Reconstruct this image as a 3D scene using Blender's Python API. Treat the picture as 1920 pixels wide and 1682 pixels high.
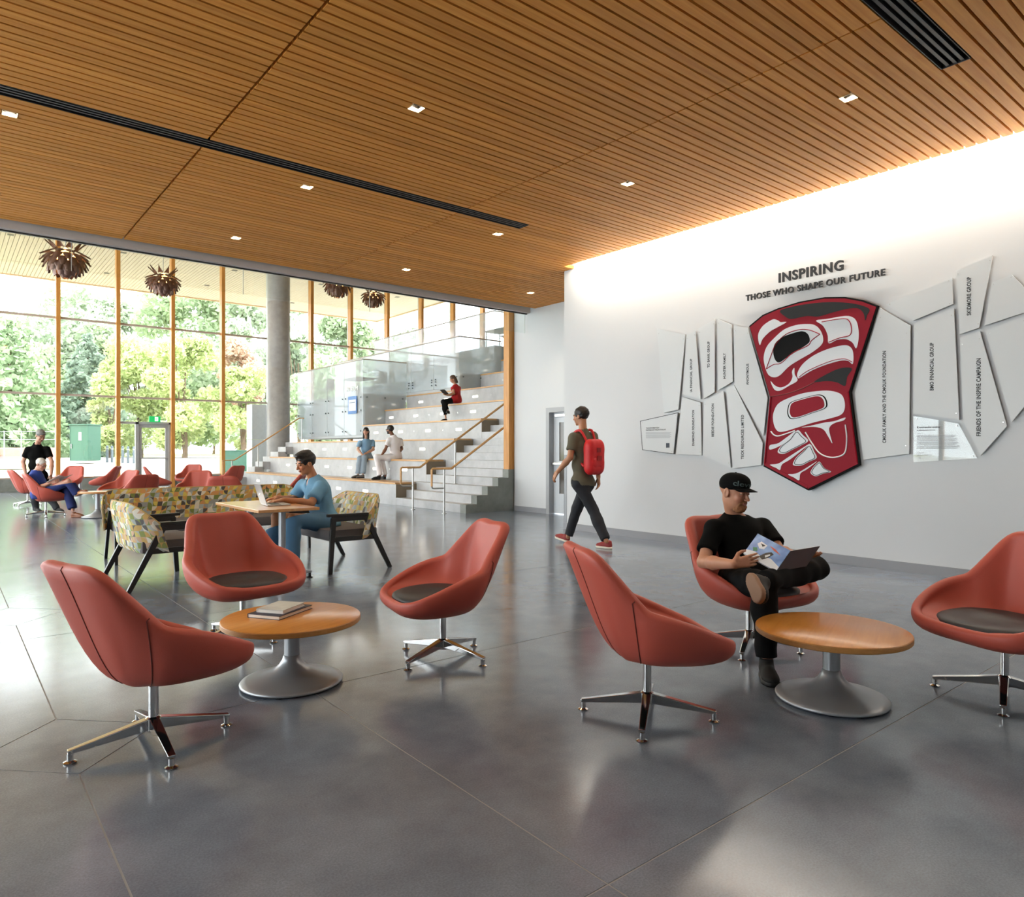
import bpy, bmesh, math, random
import numpy as np
from mathutils import Vector, Matrix, Euler

for _o in list(bpy.data.objects):
    bpy.data.objects.remove(_o)
SC = bpy.context.scene
COL = SC.collection
PI = math.pi

# ------------------------------------------------------------------ camera
# world axes follow the building: +Y runs along the white wall, +X towards it
FPX, CXP, HYP, CAMH = 1316.6, 960.0, 844.0, 1.30
_a = math.hypot(1070.0, FPX)
AX, AY = -1070.0 / _a, FPX / _a
BX, BY = FPX / _a, 1070.0 / _a
cam_d = bpy.data.cameras.new('camera')
cam = bpy.data.objects.new('camera', cam_d)
COL.objects.link(cam)
cam.location = (0, 0, CAMH)
cam.rotation_euler = (PI / 2, 0, -math.atan2(BY, AY))
cam_d.sensor_fit = 'HORIZONTAL'
cam_d.sensor_width = 36.0
cam_d.lens = FPX / 1920.0 * 36.0
cam_d.shift_y = (HYP - 841.0) / 1920.0
cam_d.clip_start = 0.05
cam_d.clip_end = 500
SC.camera = cam

# ------------------------------------------------------------------ light and exposure
SC.view_settings.view_transform = 'Standard'
SC.view_settings.look = 'None'
SC.view_settings.gamma = 1.0
SC.view_settings.use_curve_mapping = False
SC.view_settings.exposure = 0.42
SKY_STRENGTH = 6.6
SUN_STRENGTH = 3.2
COVE_POWER = 330.0
DOWNLIGHT_POWER = 62.0
wd = bpy.data.worlds.new('overcast_sky')
SC.world = wd
wd.use_nodes = True
_n = wd.node_tree.nodes
_n['Background'].inputs[0].default_value = (0.93, 0.97, 1.0, 1)
_n['Background'].inputs[1].default_value = SKY_STRENGTH
sun_d = bpy.data.lights.new('sun', 'SUN')
sun_d.energy = SUN_STRENGTH
sun_d.angle = math.radians(25)
sun_d.color = (1.0, 0.97, 0.92)
sun = bpy.data.objects.new('sun', sun_d)
COL.objects.link(sun)
sun.rotation_euler = (math.radians(38), 0, math.radians(25))
try:
    SC.cycles.use_denoising = True
    SC.cycles.max_bounces = 8
    SC.cycles.diffuse_bounces = 4
    SC.cycles.glossy_bounces = 4
    SC.cycles.transparent_max_bounces = 24
    SC.cycles.transmission_bounces = 6
    SC.cycles.caustics_reflective = False
    SC.cycles.caustics_refractive = False
    SC.cycles.sample_clamp_indirect = 6.0
except Exception:
    pass


# ------------------------------------------------------------------ picture measurements to places
def ray(x):
    t = (x - CXP) / FPX
    return t * BX + BY, t * AX + AY


def on_z(x, y, z=0.0):
    d = FPX * (CAMH - z) / (y - HYP)
    rx, ry = ray(x)
    return Vector((rx * d, ry * d, z))


def on_x(x, y, X):
    rx, ry = ray(x)
    d = X / rx
    return Vector((X, ry * d, CAMH - (y - HYP) * d / FPX))


def on_y(x, y, Y):
    rx, ry = ray(x)
    d = Y / ry
    return Vector((rx * d, Y, CAMH - (y - HYP) * d / FPX))


def at_d(x, y, d):
    rx, ry = ray(x)
    return Vector((rx * d, ry * d, CAMH - (y - HYP) * d / FPX))


# ------------------------------------------------------------------ materials
MATS = {}


def _new(name):
    m = bpy.data.materials.new(name)
    m.use_nodes = True
    nt = m.node_tree
    return m, nt, nt.nodes['Principled BSDF']


def rgb(h):
    h = h.lstrip('#')
    c = [int(h[i:i + 2], 16) / 255 for i in (0, 2, 4)]
    return tuple((v / 12.92 if v <= 0.04045 else ((v + 0.055) / 1.055) ** 2.4) for v in c) + (1,)


def mat(name, col, rough=0.5, metal=0.0, var=0.12, scale=8.0, bump=0.0, bscale=60.0, emit=None, estr=0.0,
        sheen=0.0, coat=0.0, rvar=0.0, spec=0.5, stretch=None, objrand=0.0):
    if name in MATS:
        return MATS[name]
    m, nt, p = _new(name)
    N, L = nt.nodes, nt.links
    if isinstance(col, str):
        col = rgb(col)
    tc = N.new('ShaderNodeTexCoord')
    vec = tc.outputs['Object']
    if stretch:
        mp = N.new('ShaderNodeMapping')
        mp.inputs['Scale'].default_value = stretch
        L.new(vec, mp.inputs['Vector'])
        vec = mp.outputs[0]
    nz = N.new('ShaderNodeTexNoise')
    nz.inputs['Scale'].default_value = scale
    nz.inputs['Detail'].default_value = 5
    L.new(vec, nz.inputs['Vector'])
    mx = N.new('ShaderNodeMix')
    mx.data_type = 'RGBA'
    mx.inputs['A'].default_value = tuple(c * (1 - var) for c in col[:3]) + (1,)
    mx.inputs['B'].default_value = tuple(min(1, c * (1 + var)) for c in col[:3]) + (1,)
    L.new(nz.outputs['Fac'], mx.inputs['Factor'])
    out = mx.outputs['Result']
    if objrand:
        oi = N.new('ShaderNodeObjectInfo')
        mr = N.new('ShaderNodeMapRange')
        mr.inputs['To Min'].default_value = 1 - objrand
        mr.inputs['To Max'].default_value = 1 + objrand
        L.new(oi.outputs['Random'], mr.inputs['Value'])
        hs = N.new('ShaderNodeHueSaturation')
        L.new(mr.outputs[0], hs.inputs['Value'])
        L.new(out, hs.inputs['Color'])
        out = hs.outputs[0]
    L.new(out, p.inputs['Base Color'])
    p.inputs['Roughness'].default_value = rough
    p.inputs['Metallic'].default_value = metal
    p.inputs['Specular IOR Level'].default_value = spec
    if sheen:
        p.inputs['Sheen Weight'].default_value = sheen
    if coat:
        p.inputs['Coat Weight'].default_value = coat
        p.inputs['Coat Roughness'].default_value = 0.1
    if rvar:
        mr = N.new('ShaderNodeMapRange')
        mr.inputs['To Min'].default_value = max(0, rough - rvar)
        mr.inputs['To Max'].default_value = rough + rvar
        L.new(nz.outputs['Fac'], mr.inputs['Value'])
        L.new(mr.outputs[0], p.inputs['Roughness'])
    if bump:
        n2 = N.new('ShaderNodeTexNoise')
        n2.inputs['Scale'].default_value = bscale
        n2.inputs['Detail'].default_value = 4
        L.new(vec, n2.inputs['Vector'])
        b = N.new('ShaderNodeBump')
        b.inputs['Strength'].default_value = bump
        b.inputs['Distance'].default_value = 0.01
        L.new(n2.outputs['Fac'], b.inputs['Height'])
        L.new(b.outputs[0], p.inputs['Normal'])
    if emit is not None:
        if isinstance(emit, str):
            emit = rgb(emit)
        p.inputs['Emission Color'].default_value = emit
        p.inputs['Emission Strength'].default_value = estr
    MATS[name] = m
    return m


def wood(name, c1, c2, rough=0.4, grain=(1, 1, 1), scale=3.0, objrand=0.0, coat=0.0):
    """stretched-noise grain; grain gives the frequency along each axis"""
    if name in MATS:
        return MATS[name]
    m, nt, p = _new(name)
    N, L = nt.nodes, nt.links
    tc = N.new('ShaderNodeTexCoord')
    oi = N.new('ShaderNodeObjectInfo')
    ad = N.new('ShaderNodeVectorMath')
    ad.operation = 'ADD'
    sc = N.new('ShaderNodeVectorMath')
    sc.operation = 'SCALE'
    sc.inputs[0].default_value = (37.0, 19.0, 53.0)
    L.new(oi.outputs['Random'], sc.inputs['Scale'])
    L.new(tc.outputs['Object'], ad.inputs[0])
    L.new(sc.outputs[0], ad.inputs[1])
    mp = N.new('ShaderNodeMapping')
    mp.inputs['Scale'].default_value = grain
    L.new(ad.outputs[0], mp.inputs['Vector'])
    nz = N.new('ShaderNodeTexNoise')
    nz.inputs['Scale'].default_value = scale
    nz.inputs['Detail'].default_value = 8
    nz.inputs['Roughness'].default_value = 0.65
    nz.inputs['Distortion'].default_value = 0.6
    L.new(mp.outputs[0], nz.inputs['Vector'])
    cr = N.new('ShaderNodeValToRGB')
    cr.color_ramp.elements[0].position = 0.3
    cr.color_ramp.elements[0].color = rgb(c1) if isinstance(c1, str) else c1
    cr.color_ramp.elements[1].position = 0.72
    cr.color_ramp.elements[1].color = rgb(c2) if isinstance(c2, str) else c2
    L.new(nz.outputs['Fac'], cr.inputs['Fac'])
    out = cr.outputs['Color']
    if objrand:
        mr = N.new('ShaderNodeMapRange')
        mr.inputs['To Min'].default_value = 1 - objrand
        mr.inputs['To Max'].default_value = 1 + objrand
        L.new(oi.outputs['Random'], mr.inputs['Value'])
        hs = N.new('ShaderNodeHueSaturation')
        L.new(mr.outputs[0], hs.inputs['Value'])
        L.new(out, hs.inputs['Color'])
        out = hs.outputs[0]
    L.new(out, p.inputs['Base Color'])
    p.inputs['Roughness'].default_value = rough
    if coat:
        p.inputs['Coat Weight'].default_value = coat
        p.inputs['Coat Roughness'].default_value = 0.15
    MATS[name] = m
    return m


def concrete(name, c1, c2, rough=0.6, rvar=0.1, s1=0.6, s2=5.0, bump=0.05, speck=0.0):
    if name in MATS:
        return MATS[name]
    m, nt, p = _new(name)
    N, L = nt.nodes, nt.links
    tc = N.new('ShaderNodeNewGeometry')
    def noise(s, d, r=0.6):
        n = N.new('ShaderNodeTexNoise')
        n.inputs['Scale'].default_value = s
        n.inputs['Detail'].default_value = d
        n.inputs['Roughness'].default_value = r
        L.new(tc.outputs['Position'], n.inputs['Vector'])
        return n
    a, b, c = noise(s1, 6), noise(s2, 8), noise(140, 2)
    ma = N.new('ShaderNodeMath'); ma.operation = 'MULTIPLY_ADD'
    ma.inputs[1].default_value = 0.6
    L.new(a.outputs['Fac'], ma.inputs[0])
    mb = N.new('ShaderNodeMath'); mb.operation = 'MULTIPLY'
    mb.inputs[1].default_value = 0.4
    L.new(b.outputs['Fac'], mb.inputs[0])
    L.new(mb.outputs[0], ma.inputs[2])
    cr = N.new('ShaderNodeValToRGB')
    cr.color_ramp.elements[0].position = 0.36
    cr.color_ramp.elements[0].color = rgb(c1)
    cr.color_ramp.elements[1].position = 0.66
    cr.color_ramp.elements[1].color = rgb(c2)
    L.new(ma.outputs[0], cr.inputs['Fac'])
    col = cr.outputs['Color']
    if speck:
        mr = N.new('ShaderNodeMapRange')
        mr.inputs['From Min'].default_value = 0.35
        mr.inputs['From Max'].default_value = 0.65
        mr.inputs['To Min'].default_value = 1 - speck
        mr.inputs['To Max'].default_value = 1 + speck
        L.new(c.outputs['Fac'], mr.inputs['Value'])
        hs = N.new('ShaderNodeHueSaturation')
        L.new(mr.outputs[0], hs.inputs['Value'])
        L.new(col, hs.inputs['Color'])
        col = hs.outputs[0]
    L.new(col, p.inputs['Base Color'])
    mr = N.new('ShaderNodeMapRange')
    mr.inputs['From Min'].default_value = 0.3
    mr.inputs['From Max'].default_value = 0.7
    mr.inputs['To Min'].default_value = max(0.02, rough - rvar)
    mr.inputs['To Max'].default_value = rough + rvar
    L.new(b.outputs['Fac'], mr.inputs['Value'])
    L.new(mr.outputs[0], p.inputs['Roughness'])
    if bump:
        bn = N.new('ShaderNodeBump')
        bn.inputs['Strength'].default_value = bump
        bn.inputs['Distance'].default_value = 0.01
        L.new(b.outputs['Fac'], bn.inputs['Height'])
        L.new(bn.outputs[0], p.inputs['Normal'])
    MATS[name] = m
    return m


def glass(name, tint=(0.95, 0.98, 0.97), refl=0.06, milk=0.0, milkcol=(0.85, 0.92, 0.95)):
    """thin pane: mostly straight-through light, a little mirror, optional frosting"""
    if name in MATS:
        return MATS[name]
    m = bpy.data.materials.new(name)
    m.use_nodes = True
    nt = m.node_tree
    N, L = nt.nodes, nt.links
    N.remove(N['Principled BSDF'])
    out = N['Material Output']
    tr = N.new('ShaderNodeBsdfTransparent')
    nz = N.new('ShaderNodeTexNoise')
    nz.inputs['Scale'].default_value = 0.4
    mc = N.new('ShaderNodeMix'); mc.data_type = 'RGBA'
    mc.inputs['A'].default_value = tuple(t * 0.985 for t in tint) + (1,)
    mc.inputs['B'].default_value = tuple(tint) + (1,)
    L.new(nz.outputs['Fac'], mc.inputs['Factor'])
    L.new(mc.outputs['Result'], tr.inputs['Color'])
    gl = N.new('ShaderNodeBsdfGlossy')
    gl.inputs['Roughness'].default_value = 0.02
    base = tr.outputs[0]
    if milk:
        df = N.new('ShaderNodeBsdfDiffuse'); df.inputs['Color'].default_value = tuple(milkcol) + (1,)
        tl = N.new('ShaderNodeBsdfTranslucent'); tl.inputs['Color'].default_value = tuple(milkcol) + (1,)
        m0 = N.new('ShaderNodeMixShader'); m0.inputs[0].default_value = 0.5
        L.new(df.outputs[0], m0.inputs[1]); L.new(tl.outputs[0], m0.inputs[2])
        m1 = N.new('ShaderNodeMixShader'); m1.inputs[0].default_value = milk
        L.new(tr.outputs[0], m1.inputs[1]); L.new(m0.outputs[0], m1.inputs[2])
        base = m1.outputs[0]
    mx = N.new('ShaderNodeMixShader')
    mx.inputs[0].default_value = refl
    L.new(base, mx.inputs[1])
    L.new(gl.outputs[0], mx.inputs[2])
    L.new(mx.outputs[0], out.inputs['Surface'])
    MATS[name] = m
    return m


# ------------------------------------------------------------------ mesh builders
class MB:
    def __init__(self):
        self.v, self.f = [], []

    def add(self, vs, fs):
        o = len(self.v)
        self.v += [tuple(p) for p in vs]
        self.f += [tuple(i + o for i in q) for q in fs]
        return self

    def box(self, x0, x1, y0, y1, z0, z1, M=None):
        vs = [(x, y, z) for x in (x0, x1) for y in (y0, y1) for z in (z0, z1)]
        if M is not None:
            vs = [M @ Vector(p) for p in vs]
        return self.add(vs, [(0, 1, 3, 2), (4, 6, 7, 5), (0, 4, 5, 1), (2, 3, 7, 6), (0, 2, 6, 4), (1, 5, 7, 3)])

    def prism(self, pts, vec):
        """extrude a planar polygon (3-D points) along vec"""
        n = len(pts)
        vec = Vector(vec)
        a = [Vector(p) for p in pts]
        b = [p + vec for p in a]
        fs = [tuple(range(n))[::-1], tuple(range(n, 2 * n))]
        for i in range(n):
            j = (i + 1) % n
            fs.append((i, j, n + j, n + i))
        return self.add(a + b, fs)

    def bar(self, a, b, w, h, w2=None, h2=None, up=(0, 0, 1)):
        """square-section beam from a to b, tapering to w2 x h2"""
        a, b = Vector(a), Vector(b)
        w2 = w if w2 is None else w2
        h2 = h if h2 is None else h2
        d = (b - a).normalized()
        u = Vector(up)
        if abs(d.dot(u)) > 0.98:
            u = Vector((1, 0, 0))
        s = d.cross(u).normalized()
        u = s.cross(d)
        vs = []
        for p, ww, hh in ((a, w, h), (b, w2, h2)):
            for i, j in ((-1, -1), (1, -1), (1, 1), (-1, 1)):
                vs.append(p + s * (i * ww / 2) + u * (j * hh / 2))
        return self.add(vs, [(3, 2, 1, 0), (4, 5, 6, 7), (0, 1, 5, 4), (1, 2, 6, 5), (2, 3, 7, 6), (3, 0, 4, 7)])

    def tube(self, path, r, n=10, cap=True, r2=None):
        path = [Vector(p) for p in path]
        k = len(path)
        rs = [r + ((r2 if r2 is not None else r) - r) * i / max(1, k - 1) for i in range(k)]
        if isinstance(r, (list, tuple)):
            rs = list(r)
        vs = []
        ref = None
        for i, p in enumerate(path):
            d = (path[min(k - 1, i + 1)] - path[max(0, i - 1)]).normalized()
            if ref is None:
                ref = Vector((0, 0, 1)) if abs(d.z) < 0.9 else Vector((1, 0, 0))
            s = d.cross(ref)
            if s.length < 1e-5:
                s = d.cross(Vector((0.3, 0.9, 0.2)))
            s.normalize()
            u = s.cross(d)
            ref = u
            for j in range(n):
                a = 2 * PI * j / n
                vs.append(p + (s * math.cos(a) + u * math.sin(a)) * rs[i])
        fs = []
        for i in range(k - 1):
            for j in range(n):
                j2 = (j + 1) % n
                fs.append((i * n + j, i * n + j2, (i + 1) * n + j2, (i + 1) * n + j))
        if cap:
            fs.append(tuple(range(n))[::-1])
            fs.append(tuple((k - 1) * n + j for j in range(n)))
        return self.add(vs, fs)

    def lathe(self, prof, n=32, c=(0, 0, 0)):
        """prof: (r, z) pairs from bottom to top"""
        vs, fs = [], []
        k = len(prof)
        for r, z in prof:
            for j in range(n):
                a = 2 * PI * j / n
                vs.append((c[0] + max(r, 1e-5) * math.cos(a), c[1] + max(r, 1e-5) * math.sin(a), c[2] + z))
        for i in range(k - 1):
            for j in range(n):
                j2 = (j + 1) % n
                fs.append((i * n + j, i * n + j2, (i + 1) * n + j2, (i + 1) * n + j))
        fs.append(tuple(range(n))[::-1])
        fs.append(tuple((k - 1) * n + j for j in range(n)))
        return self.add(vs, fs)

    def grid(self, rows, closed=False):
        """rows: list of equal-length point lists; closed joins the last column to the first"""
        n = len(rows[0])
        vs = [p for r in rows for p in r]
        fs = []
        for i in range(len(rows) - 1):
            for j in range(n if closed else n - 1):
                j2 = (j + 1) % n
                fs.append((i * n + j, i * n + j2, (i + 1) * n + j2, (i + 1) * n + j))
        return self.add(vs, fs)

    def mesh(self, name, smooth=False, bevel=0.0, angle=35):
        me = bpy.data.meshes.new(name)
        me.from_pydata(self.v, [], self.f)
        me.update()
        if bevel:
            bm = bmesh.new()
            bm.from_mesh(me)
            es = [e for e in bm.edges if len(e.link_faces) == 2 and e.calc_face_angle(0) > 0.5]
            bmesh.ops.bevel(bm, geom=es, offset=bevel, segments=2, affect='EDGES', profile=0.6)
            bm.to_mesh(me)
            bm.free()
        if smooth:
            me.polygons.foreach_set('use_smooth', [True] * len(me.polygons))
            try:
                me.set_sharp_from_angle(angle=math.radians(angle))
            except Exception:
                pass
        return me

    def build(self, name, m, parent=None, smooth=False, bevel=0.0, angle=35):
        return obj(name, self.mesh(name, smooth, bevel, angle), m, parent)


def obj(name, me, m=None, parent=None, loc=None, rotz=None):
    o = bpy.data.objects.new(name, me)
    COL.objects.link(o)
    if m is not None and me is not None and len(me.materials) == 0:
        me.materials.append(m)
    if parent is not None:
        o.parent = parent
    if loc is not None:
        o.location = loc
    if rotz is not None:
        o.rotation_euler = (0, 0, rotz)
    return o


def tag(o, label, cat, group=None, kind=None):
    o['label'] = label
    o['category'] = cat
    if group:
        o['group'] = group
    if kind:
        o['kind'] = kind
    return o


def thing(name, label, cat, loc=(0, 0, 0), rotz=0.0, group=None):
    o = bpy.data.objects.new(name, None)
    COL.objects.link(o)
    o.empty_display_size = 0.1
    o.location = loc
    o.rotation_euler = (0, 0, rotz)
    return tag(o, label, cat, group)


def struct(o, label=None, cat=None):
    o['kind'] = 'structure'
    if label:
        o['label'] = label
    if cat:
        o['category'] = cat
    return o


def copy_tree(o, parent=None):
    c = o.copy()
    COL.objects.link(c)
    c.parent = parent
    for ch in list(o.children):
        copy_tree(ch, c)
    return c


def text_mesh(s, size, depth=0.0, spacing=1.0, bold=0.0, align='LEFT'):
    cu = bpy.data.curves.new('t', 'FONT')
    cu.body = s
    cu.size = size
    cu.extrude = depth / 2
    cu.space_character = spacing
    cu.offset = bold
    cu.align_x = align
    cu.resolution_u = 3
    o = bpy.data.objects.new('t', cu)
    COL.objects.link(o)
    dg = bpy.context.evaluated_depsgraph_get()
    dg.update()
    me = bpy.data.meshes.new_from_object(o.evaluated_get(dg))
    bpy.data.objects.remove(o)
    bpy.data.curves.remove(cu)
    me.materials.clear()
    return me


def mesh_width(me):
    xs = [v.co.x for v in me.vertices]
    return min(xs), max(xs)


def islands(me):
    """split a mesh into its loose pieces, left to right"""
    bm = bmesh.new()
    bm.from_mesh(me)
    bm.verts.ensure_lookup_table()
    seen, out = set(), []
    for v in bm.verts:
        if v.index in seen:
            continue
        st, comp = [v], []
        seen.add(v.index)
        while st:
            q = st.pop()
            comp.append(q.index)
            for e in q.link_edges:
                w = e.other_vert(q)
                if w.index not in seen:
                    seen.add(w.index)
                    st.append(w)
        out.append(comp)
    res = []
    for comp in out:
        mp = {vi: k for k, vi in enumerate(comp)}
        vs = [tuple(bm.verts[i].co) for i in comp]
        cs = set(comp)
        fs = [tuple(mp[v.index] for v in f.verts) for f in bm.faces if f.verts[0].index in cs]
        res.append((min(p[0] for p in vs), vs, fs))
    bm.free()
    res.sort(key=lambda t: t[0])
    return [(vs, fs) for _, vs, fs in res]


def spline(pts, n, closed=False):
    """Catmull-Rom through points (any dimension)"""
    P = np.array(pts, float)
    k = len(P)
    segs = k if closed else k - 1
    out = []
    for i in range(n):
        t = i / n * segs if closed else i / (n - 1) * segs
        s = min(int(t), segs - 1)
        u = t - s
        g = (lambda j: P[j % k]) if closed else (lambda j: P[min(max(j, 0), k - 1)])
        p0, p1, p2, p3 = g(s - 1), g(s), g(s + 1), g(s + 2)
        out.append(0.5 * ((2 * p1) + (-p0 + p2) * u + (2 * p0 - 5 * p1 + 4 * p2 - p3) * u * u + (-p0 + 3 * p1 - 3 * p2 + p3) * u ** 3))
    return np.array(out)
# ------------------------------------------------------------------ shared materials
M_white = mat('white_paint', (0.585, 0.60, 0.61, 1), 0.55, var=0.015, scale=2, bump=0.02, bscale=200)
M_black = mat('black_metal', (0.006, 0.006, 0.007, 1), 0.5, var=0.2)
M_floor = concrete('polished_concrete', '#5a6370', '#7c8693', rough=0.16, rvar=0.025, s1=0.55, s2=3.5, bump=0.0, speck=0.12)
M_joint = mat('joint_filler', '#8d8f90', 0.7, var=0.1)
M_conc = concrete('cast_concrete', '#9fa0a2', '#c2c3c4', rough=0.45, rvar=0.1, s1=0.9, s2=4.0, bump=0.04)
M_conc2 = concrete('side_concrete', '#6c706b', '#8d918b', rough=0.6, rvar=0.1, s1=1.2, s2=6.0, bump=0.05)
M_colc = concrete('column_concrete', '#8d8c89', '#a9a7a3', rough=0.55, rvar=0.1, s1=1.0, s2=5.0, bump=0.05)
M_slat = wood('ceiling_cedar', '#cf8436', '#eca750', 0.5, grain=(0.35, 9, 9), scale=3.0, objrand=0.10)
M_slat.node_tree.nodes['Principled BSDF'].inputs['Specular IOR Level'].default_value = 0.18
M_slaty = wood('soffit_cedar', '#c4ac92', '#d8c6ae', 0.5, grain=(9, 0.35, 9), scale=3.0)
M_timber = wood('glulam_timber', '#b9772f', '#d49a4e', 0.45, grain=(6, 6, 0.5), scale=3.0, objrand=0.05)
M_oak = wood('oak_board', '#b98a55', '#d3a871', 0.4, grain=(5, 0.6, 5), scale=3.0)
M_steel = mat('brushed_steel', '#b9b9b6', 0.3, metal=0.9, var=0.06, scale=30)
M_chrome = mat('polished_chrome', '#c9c9c9', 0.07, metal=1.0, var=0.03)
M_alu = mat('grey_aluminium', '#b4b6b7', 0.4, metal=0.3, var=0.05)
M_base = mat('rubber_baseboard', '#8b8c90', 0.55, var=0.05)
M_glass = glass('window_glass', (0.97, 0.985, 0.98), 0.05)
M_glass2 = glass('baffle_glass', (0.96, 0.985, 0.98), 0.04)
M_dark = mat('dark_void', (0.004, 0.004, 0.004, 1), 0.9, var=0.2)

ZC = 4.25            # underside of the ceiling slats
XW = 7.98            # face of the white wall
YW = 8.45            # where that wall ends
XF = 9.60            # face of the recessed wall with the door
YB = 11.20           # bulkhead
YG = 27.0            # window wall
ZR = 8.6             # atrium roof


# ------------------------------------------------------------------ floor: slabs between sawn joints
def build_floor():
    fl = MB().box(-8, 23, -6, YG + 0.3, -0.25, -0.0015).build('floor', M_joint)
    struct(fl, 'polished grey concrete floor cut by straight joints', 'floor')
    gap = 0.0035
    xl = [-8, -2.85, -0.65, 0.43, 1.55]
    yl = [-6, 1.45, 3.65, 5.85, 6.73, 10.25, 14.65, 19.05, 23.45, YG + 0.1]
    yr = [-6, 1.45, 3.65, 5.85, 10.25, 14.65, 19.05, 23.45, YG + 0.1]
    dia = [(0.43, 3.65), (0.43, 6.73)]
    h = 0.37
    polys = []
    for i in range(len(xl) - 1):
        for j in range(len(yl) - 1):
            x0, x1, y0, y1 = xl[i], xl[i + 1], yl[j], yl[j + 1]
            pts = []
            for (cx, cy, ax_, ay_) in ((x0, y0, 1, 1), (x1, y0, -1, 1), (x1, y1, -1, -1), (x0, y1, 1, -1)):
                hit = any(abs(cx - d[0]) < 1e-6 and abs(cy - d[1]) < 1e-6 for d in dia)
                if hit:
                    p, q = (cx, cy + ay_ * h), (cx + ax_ * h, cy)
                    pts += [p, q] if (ax_ * ay_ > 0) else [q, p]
                else:
                    pts.append((cx, cy))
            polys.append(pts)
    for d in dia:
        polys.append([(d[0], d[1] - h), (d[0] + h, d[1]), (d[0], d[1] + h), (d[0] - h, d[1])])
    for j in range(len(yr) - 1):
        polys.append([(1.55, yr[j]), (10.5, yr[j]), (10.5, yr[j + 1]), (1.55, yr[j + 1])])
    for pts in polys:
        n = len(pts)
        # move every edge inwards by the joint's half width
        ins = []
        for k in range(n):
            p0, p1, p2 = Vector(pts[k - 1]), Vector(pts[k]), Vector(pts[(k + 1) % n])
            d1, d2 = (p1 - p0).normalized(), (p2 - p1).normalized()
            n1, n2 = Vector((-d1.y, d1.x)), Vector((-d2.y, d2.x))
            b = n1 + n2
            ins.append(p1 + b * (gap / max(0.3, 1 + n1.dot(n2))))
        MB().prism([(p.x, p.y, -0.05) for p in ins], (0, 0, 0.05)).build('slab', M_floor, fl)


build_floor()


# ------------------------------------------------------------------ walls
def wall(name, x0, x1, y0, y1, z0, z1, label, m=None):
    o = MB().box(x0, x1, y0, y1, z0, z1).build(name, m or M_white)
    return struct(o, label, 'wall')


wall_right = wall('wall_right', XW, XW + 0.2, -6, YW, -0.02, 4.9, 'long white wall carrying the donor plaques')
wall_return = wall('wall_return', XW + 0.2, XF + 0.2, YW - 0.2, YW, -0.02, 4.9, 'short white wall turning back beside the grey door')
# recessed wall with a doorway
DY0, DY1, DZ = 9.66, 10.64, 2.11
wb = MB()
wb.box(XF, XF + 0.2, YW, DY0, 0, ZR).box(XF, XF + 0.2, DY1, 11.72, 0, ZR).box(XF, XF + 0.2, DY0, DY1, DZ, ZR)
wall_far = struct(wb.build('wall_recess', M_white), 'recessed white wall with the grey steel door', 'wall')
wall('wall_stair', XF + 0.21, 23, 11.5, 11.72, 0, ZR, 'white wall along the near side of the wide stair')
wall('wall_end', 22.9, 23.1, 11.72, YG + 0.2, 0, ZR, 'white end wall of the upper floor')
wall('wall_back', -8, XW + 0.2, -6.2, -6, 0, 4.9, 'white wall closing the lounge behind the seats')

bb = MB().box(XW - 0.014, XW + 0.01, -6, YW + 0.012, 0, 0.105).build('baseboard_right', M_base)
struct(bb, 'grey rubber baseboard along the long white wall', 'baseboard')
bb = MB().box(XF - 0.014, XF + 0.01, YW, DY0 - 0.06, 0, 0.105).box(XF - 0.014, XF + 0.01, DY1 + 0.06, 11.72, 0, 0.105).build('baseboard_recess', M_base)
struct(bb, 'grey rubber baseboard beside the grey door', 'baseboard')
cg = MB().box(XW - 0.004, XW + 0.06, YW, YW + 0.004, 0.1, 1.22).box(XW - 0.004, XW, YW - 0.06, YW + 0.004, 0.1, 1.22).build('trim_1', mat('corner_guard_steel', '#8b8e92', 0.45, metal=0.2, var=0.05))
struct(cg, 'stainless corner guard on the end of the white wall', 'corner guard')

# steel door in the recessed wall
dr = struct(thing('door_2', 'grey steel door with narrow glass in the recessed wall', 'door', (0, 0, 0)))
M_dframe = mat('door_frame_paint', '#9c9ea1', 0.4, var=0.03)
M_dleaf = mat('door_leaf_paint', '#c3c8cd', 0.35, var=0.03)
M_dglass = mat('dark_door_glass', '#4a4640', 0.08, var=0.1, coat=0.3)
MB().box(XF - 0.02, XF + 0.22, DY1 - 0.045, DY1 + 0.05, 0, DZ + 0.05).build('jamb', M_dframe, dr)
MB().box(XF - 0.02, XF + 0.22, DY0 - 0.05, DY0 + 0.045, 0, DZ + 0.05).build('jamb', M_dframe, dr)
MB().box(XF - 0.02, XF + 0.22, DY0 + 0.045, DY1 - 0.045, DZ - 0.045, DZ + 0.05).build('head', M_dframe, dr)
lf = MB()
gx0, gx1, gy0, gy1 = XF + 0.10, XF + 0.145, DY0 + 0.05, DY1 - 0.05
w0, w1 = DY1 - 0.36, DY1 - 0.22
for (a, b, z0, z1) in ((gy0, w0, 0.02, DZ - 0.05), (w1, gy1, 0.02, DZ - 0.05), (w0, w1, 0.02, 0.42), (w0, w1, 0.98, 1.08), (w0, w1, 1.86, DZ - 0.05)):
    lf.box(gx0, gx1, a, b, z0, z1)
leaf = lf.build('door_leaf', M_dleaf, dr)
MB().box(gx0 + 0.015, gx0 + 0.025, w0, w1, 0.42, 0.98).build('glass_lite', M_dglass, leaf)
MB().box(gx0 + 0.015, gx0 + 0.025, w0, w1, 1.08, 1.86).build('glass_lite', M_dglass, leaf)
MB().box(gx0 - 0.06, gx0, gy0 + 0.1, gy1 - 0.01, 1.0, 1.05).build('push_bar', M_steel, leaf, bevel=0.005)
MB().box(gx0 - 0.05, gx0, gy1 - 0.42, gy1 - 0.08, DZ - 0.14, DZ - 0.08).build('door_closer', M_steel, leaf, bevel=0.005)

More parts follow.
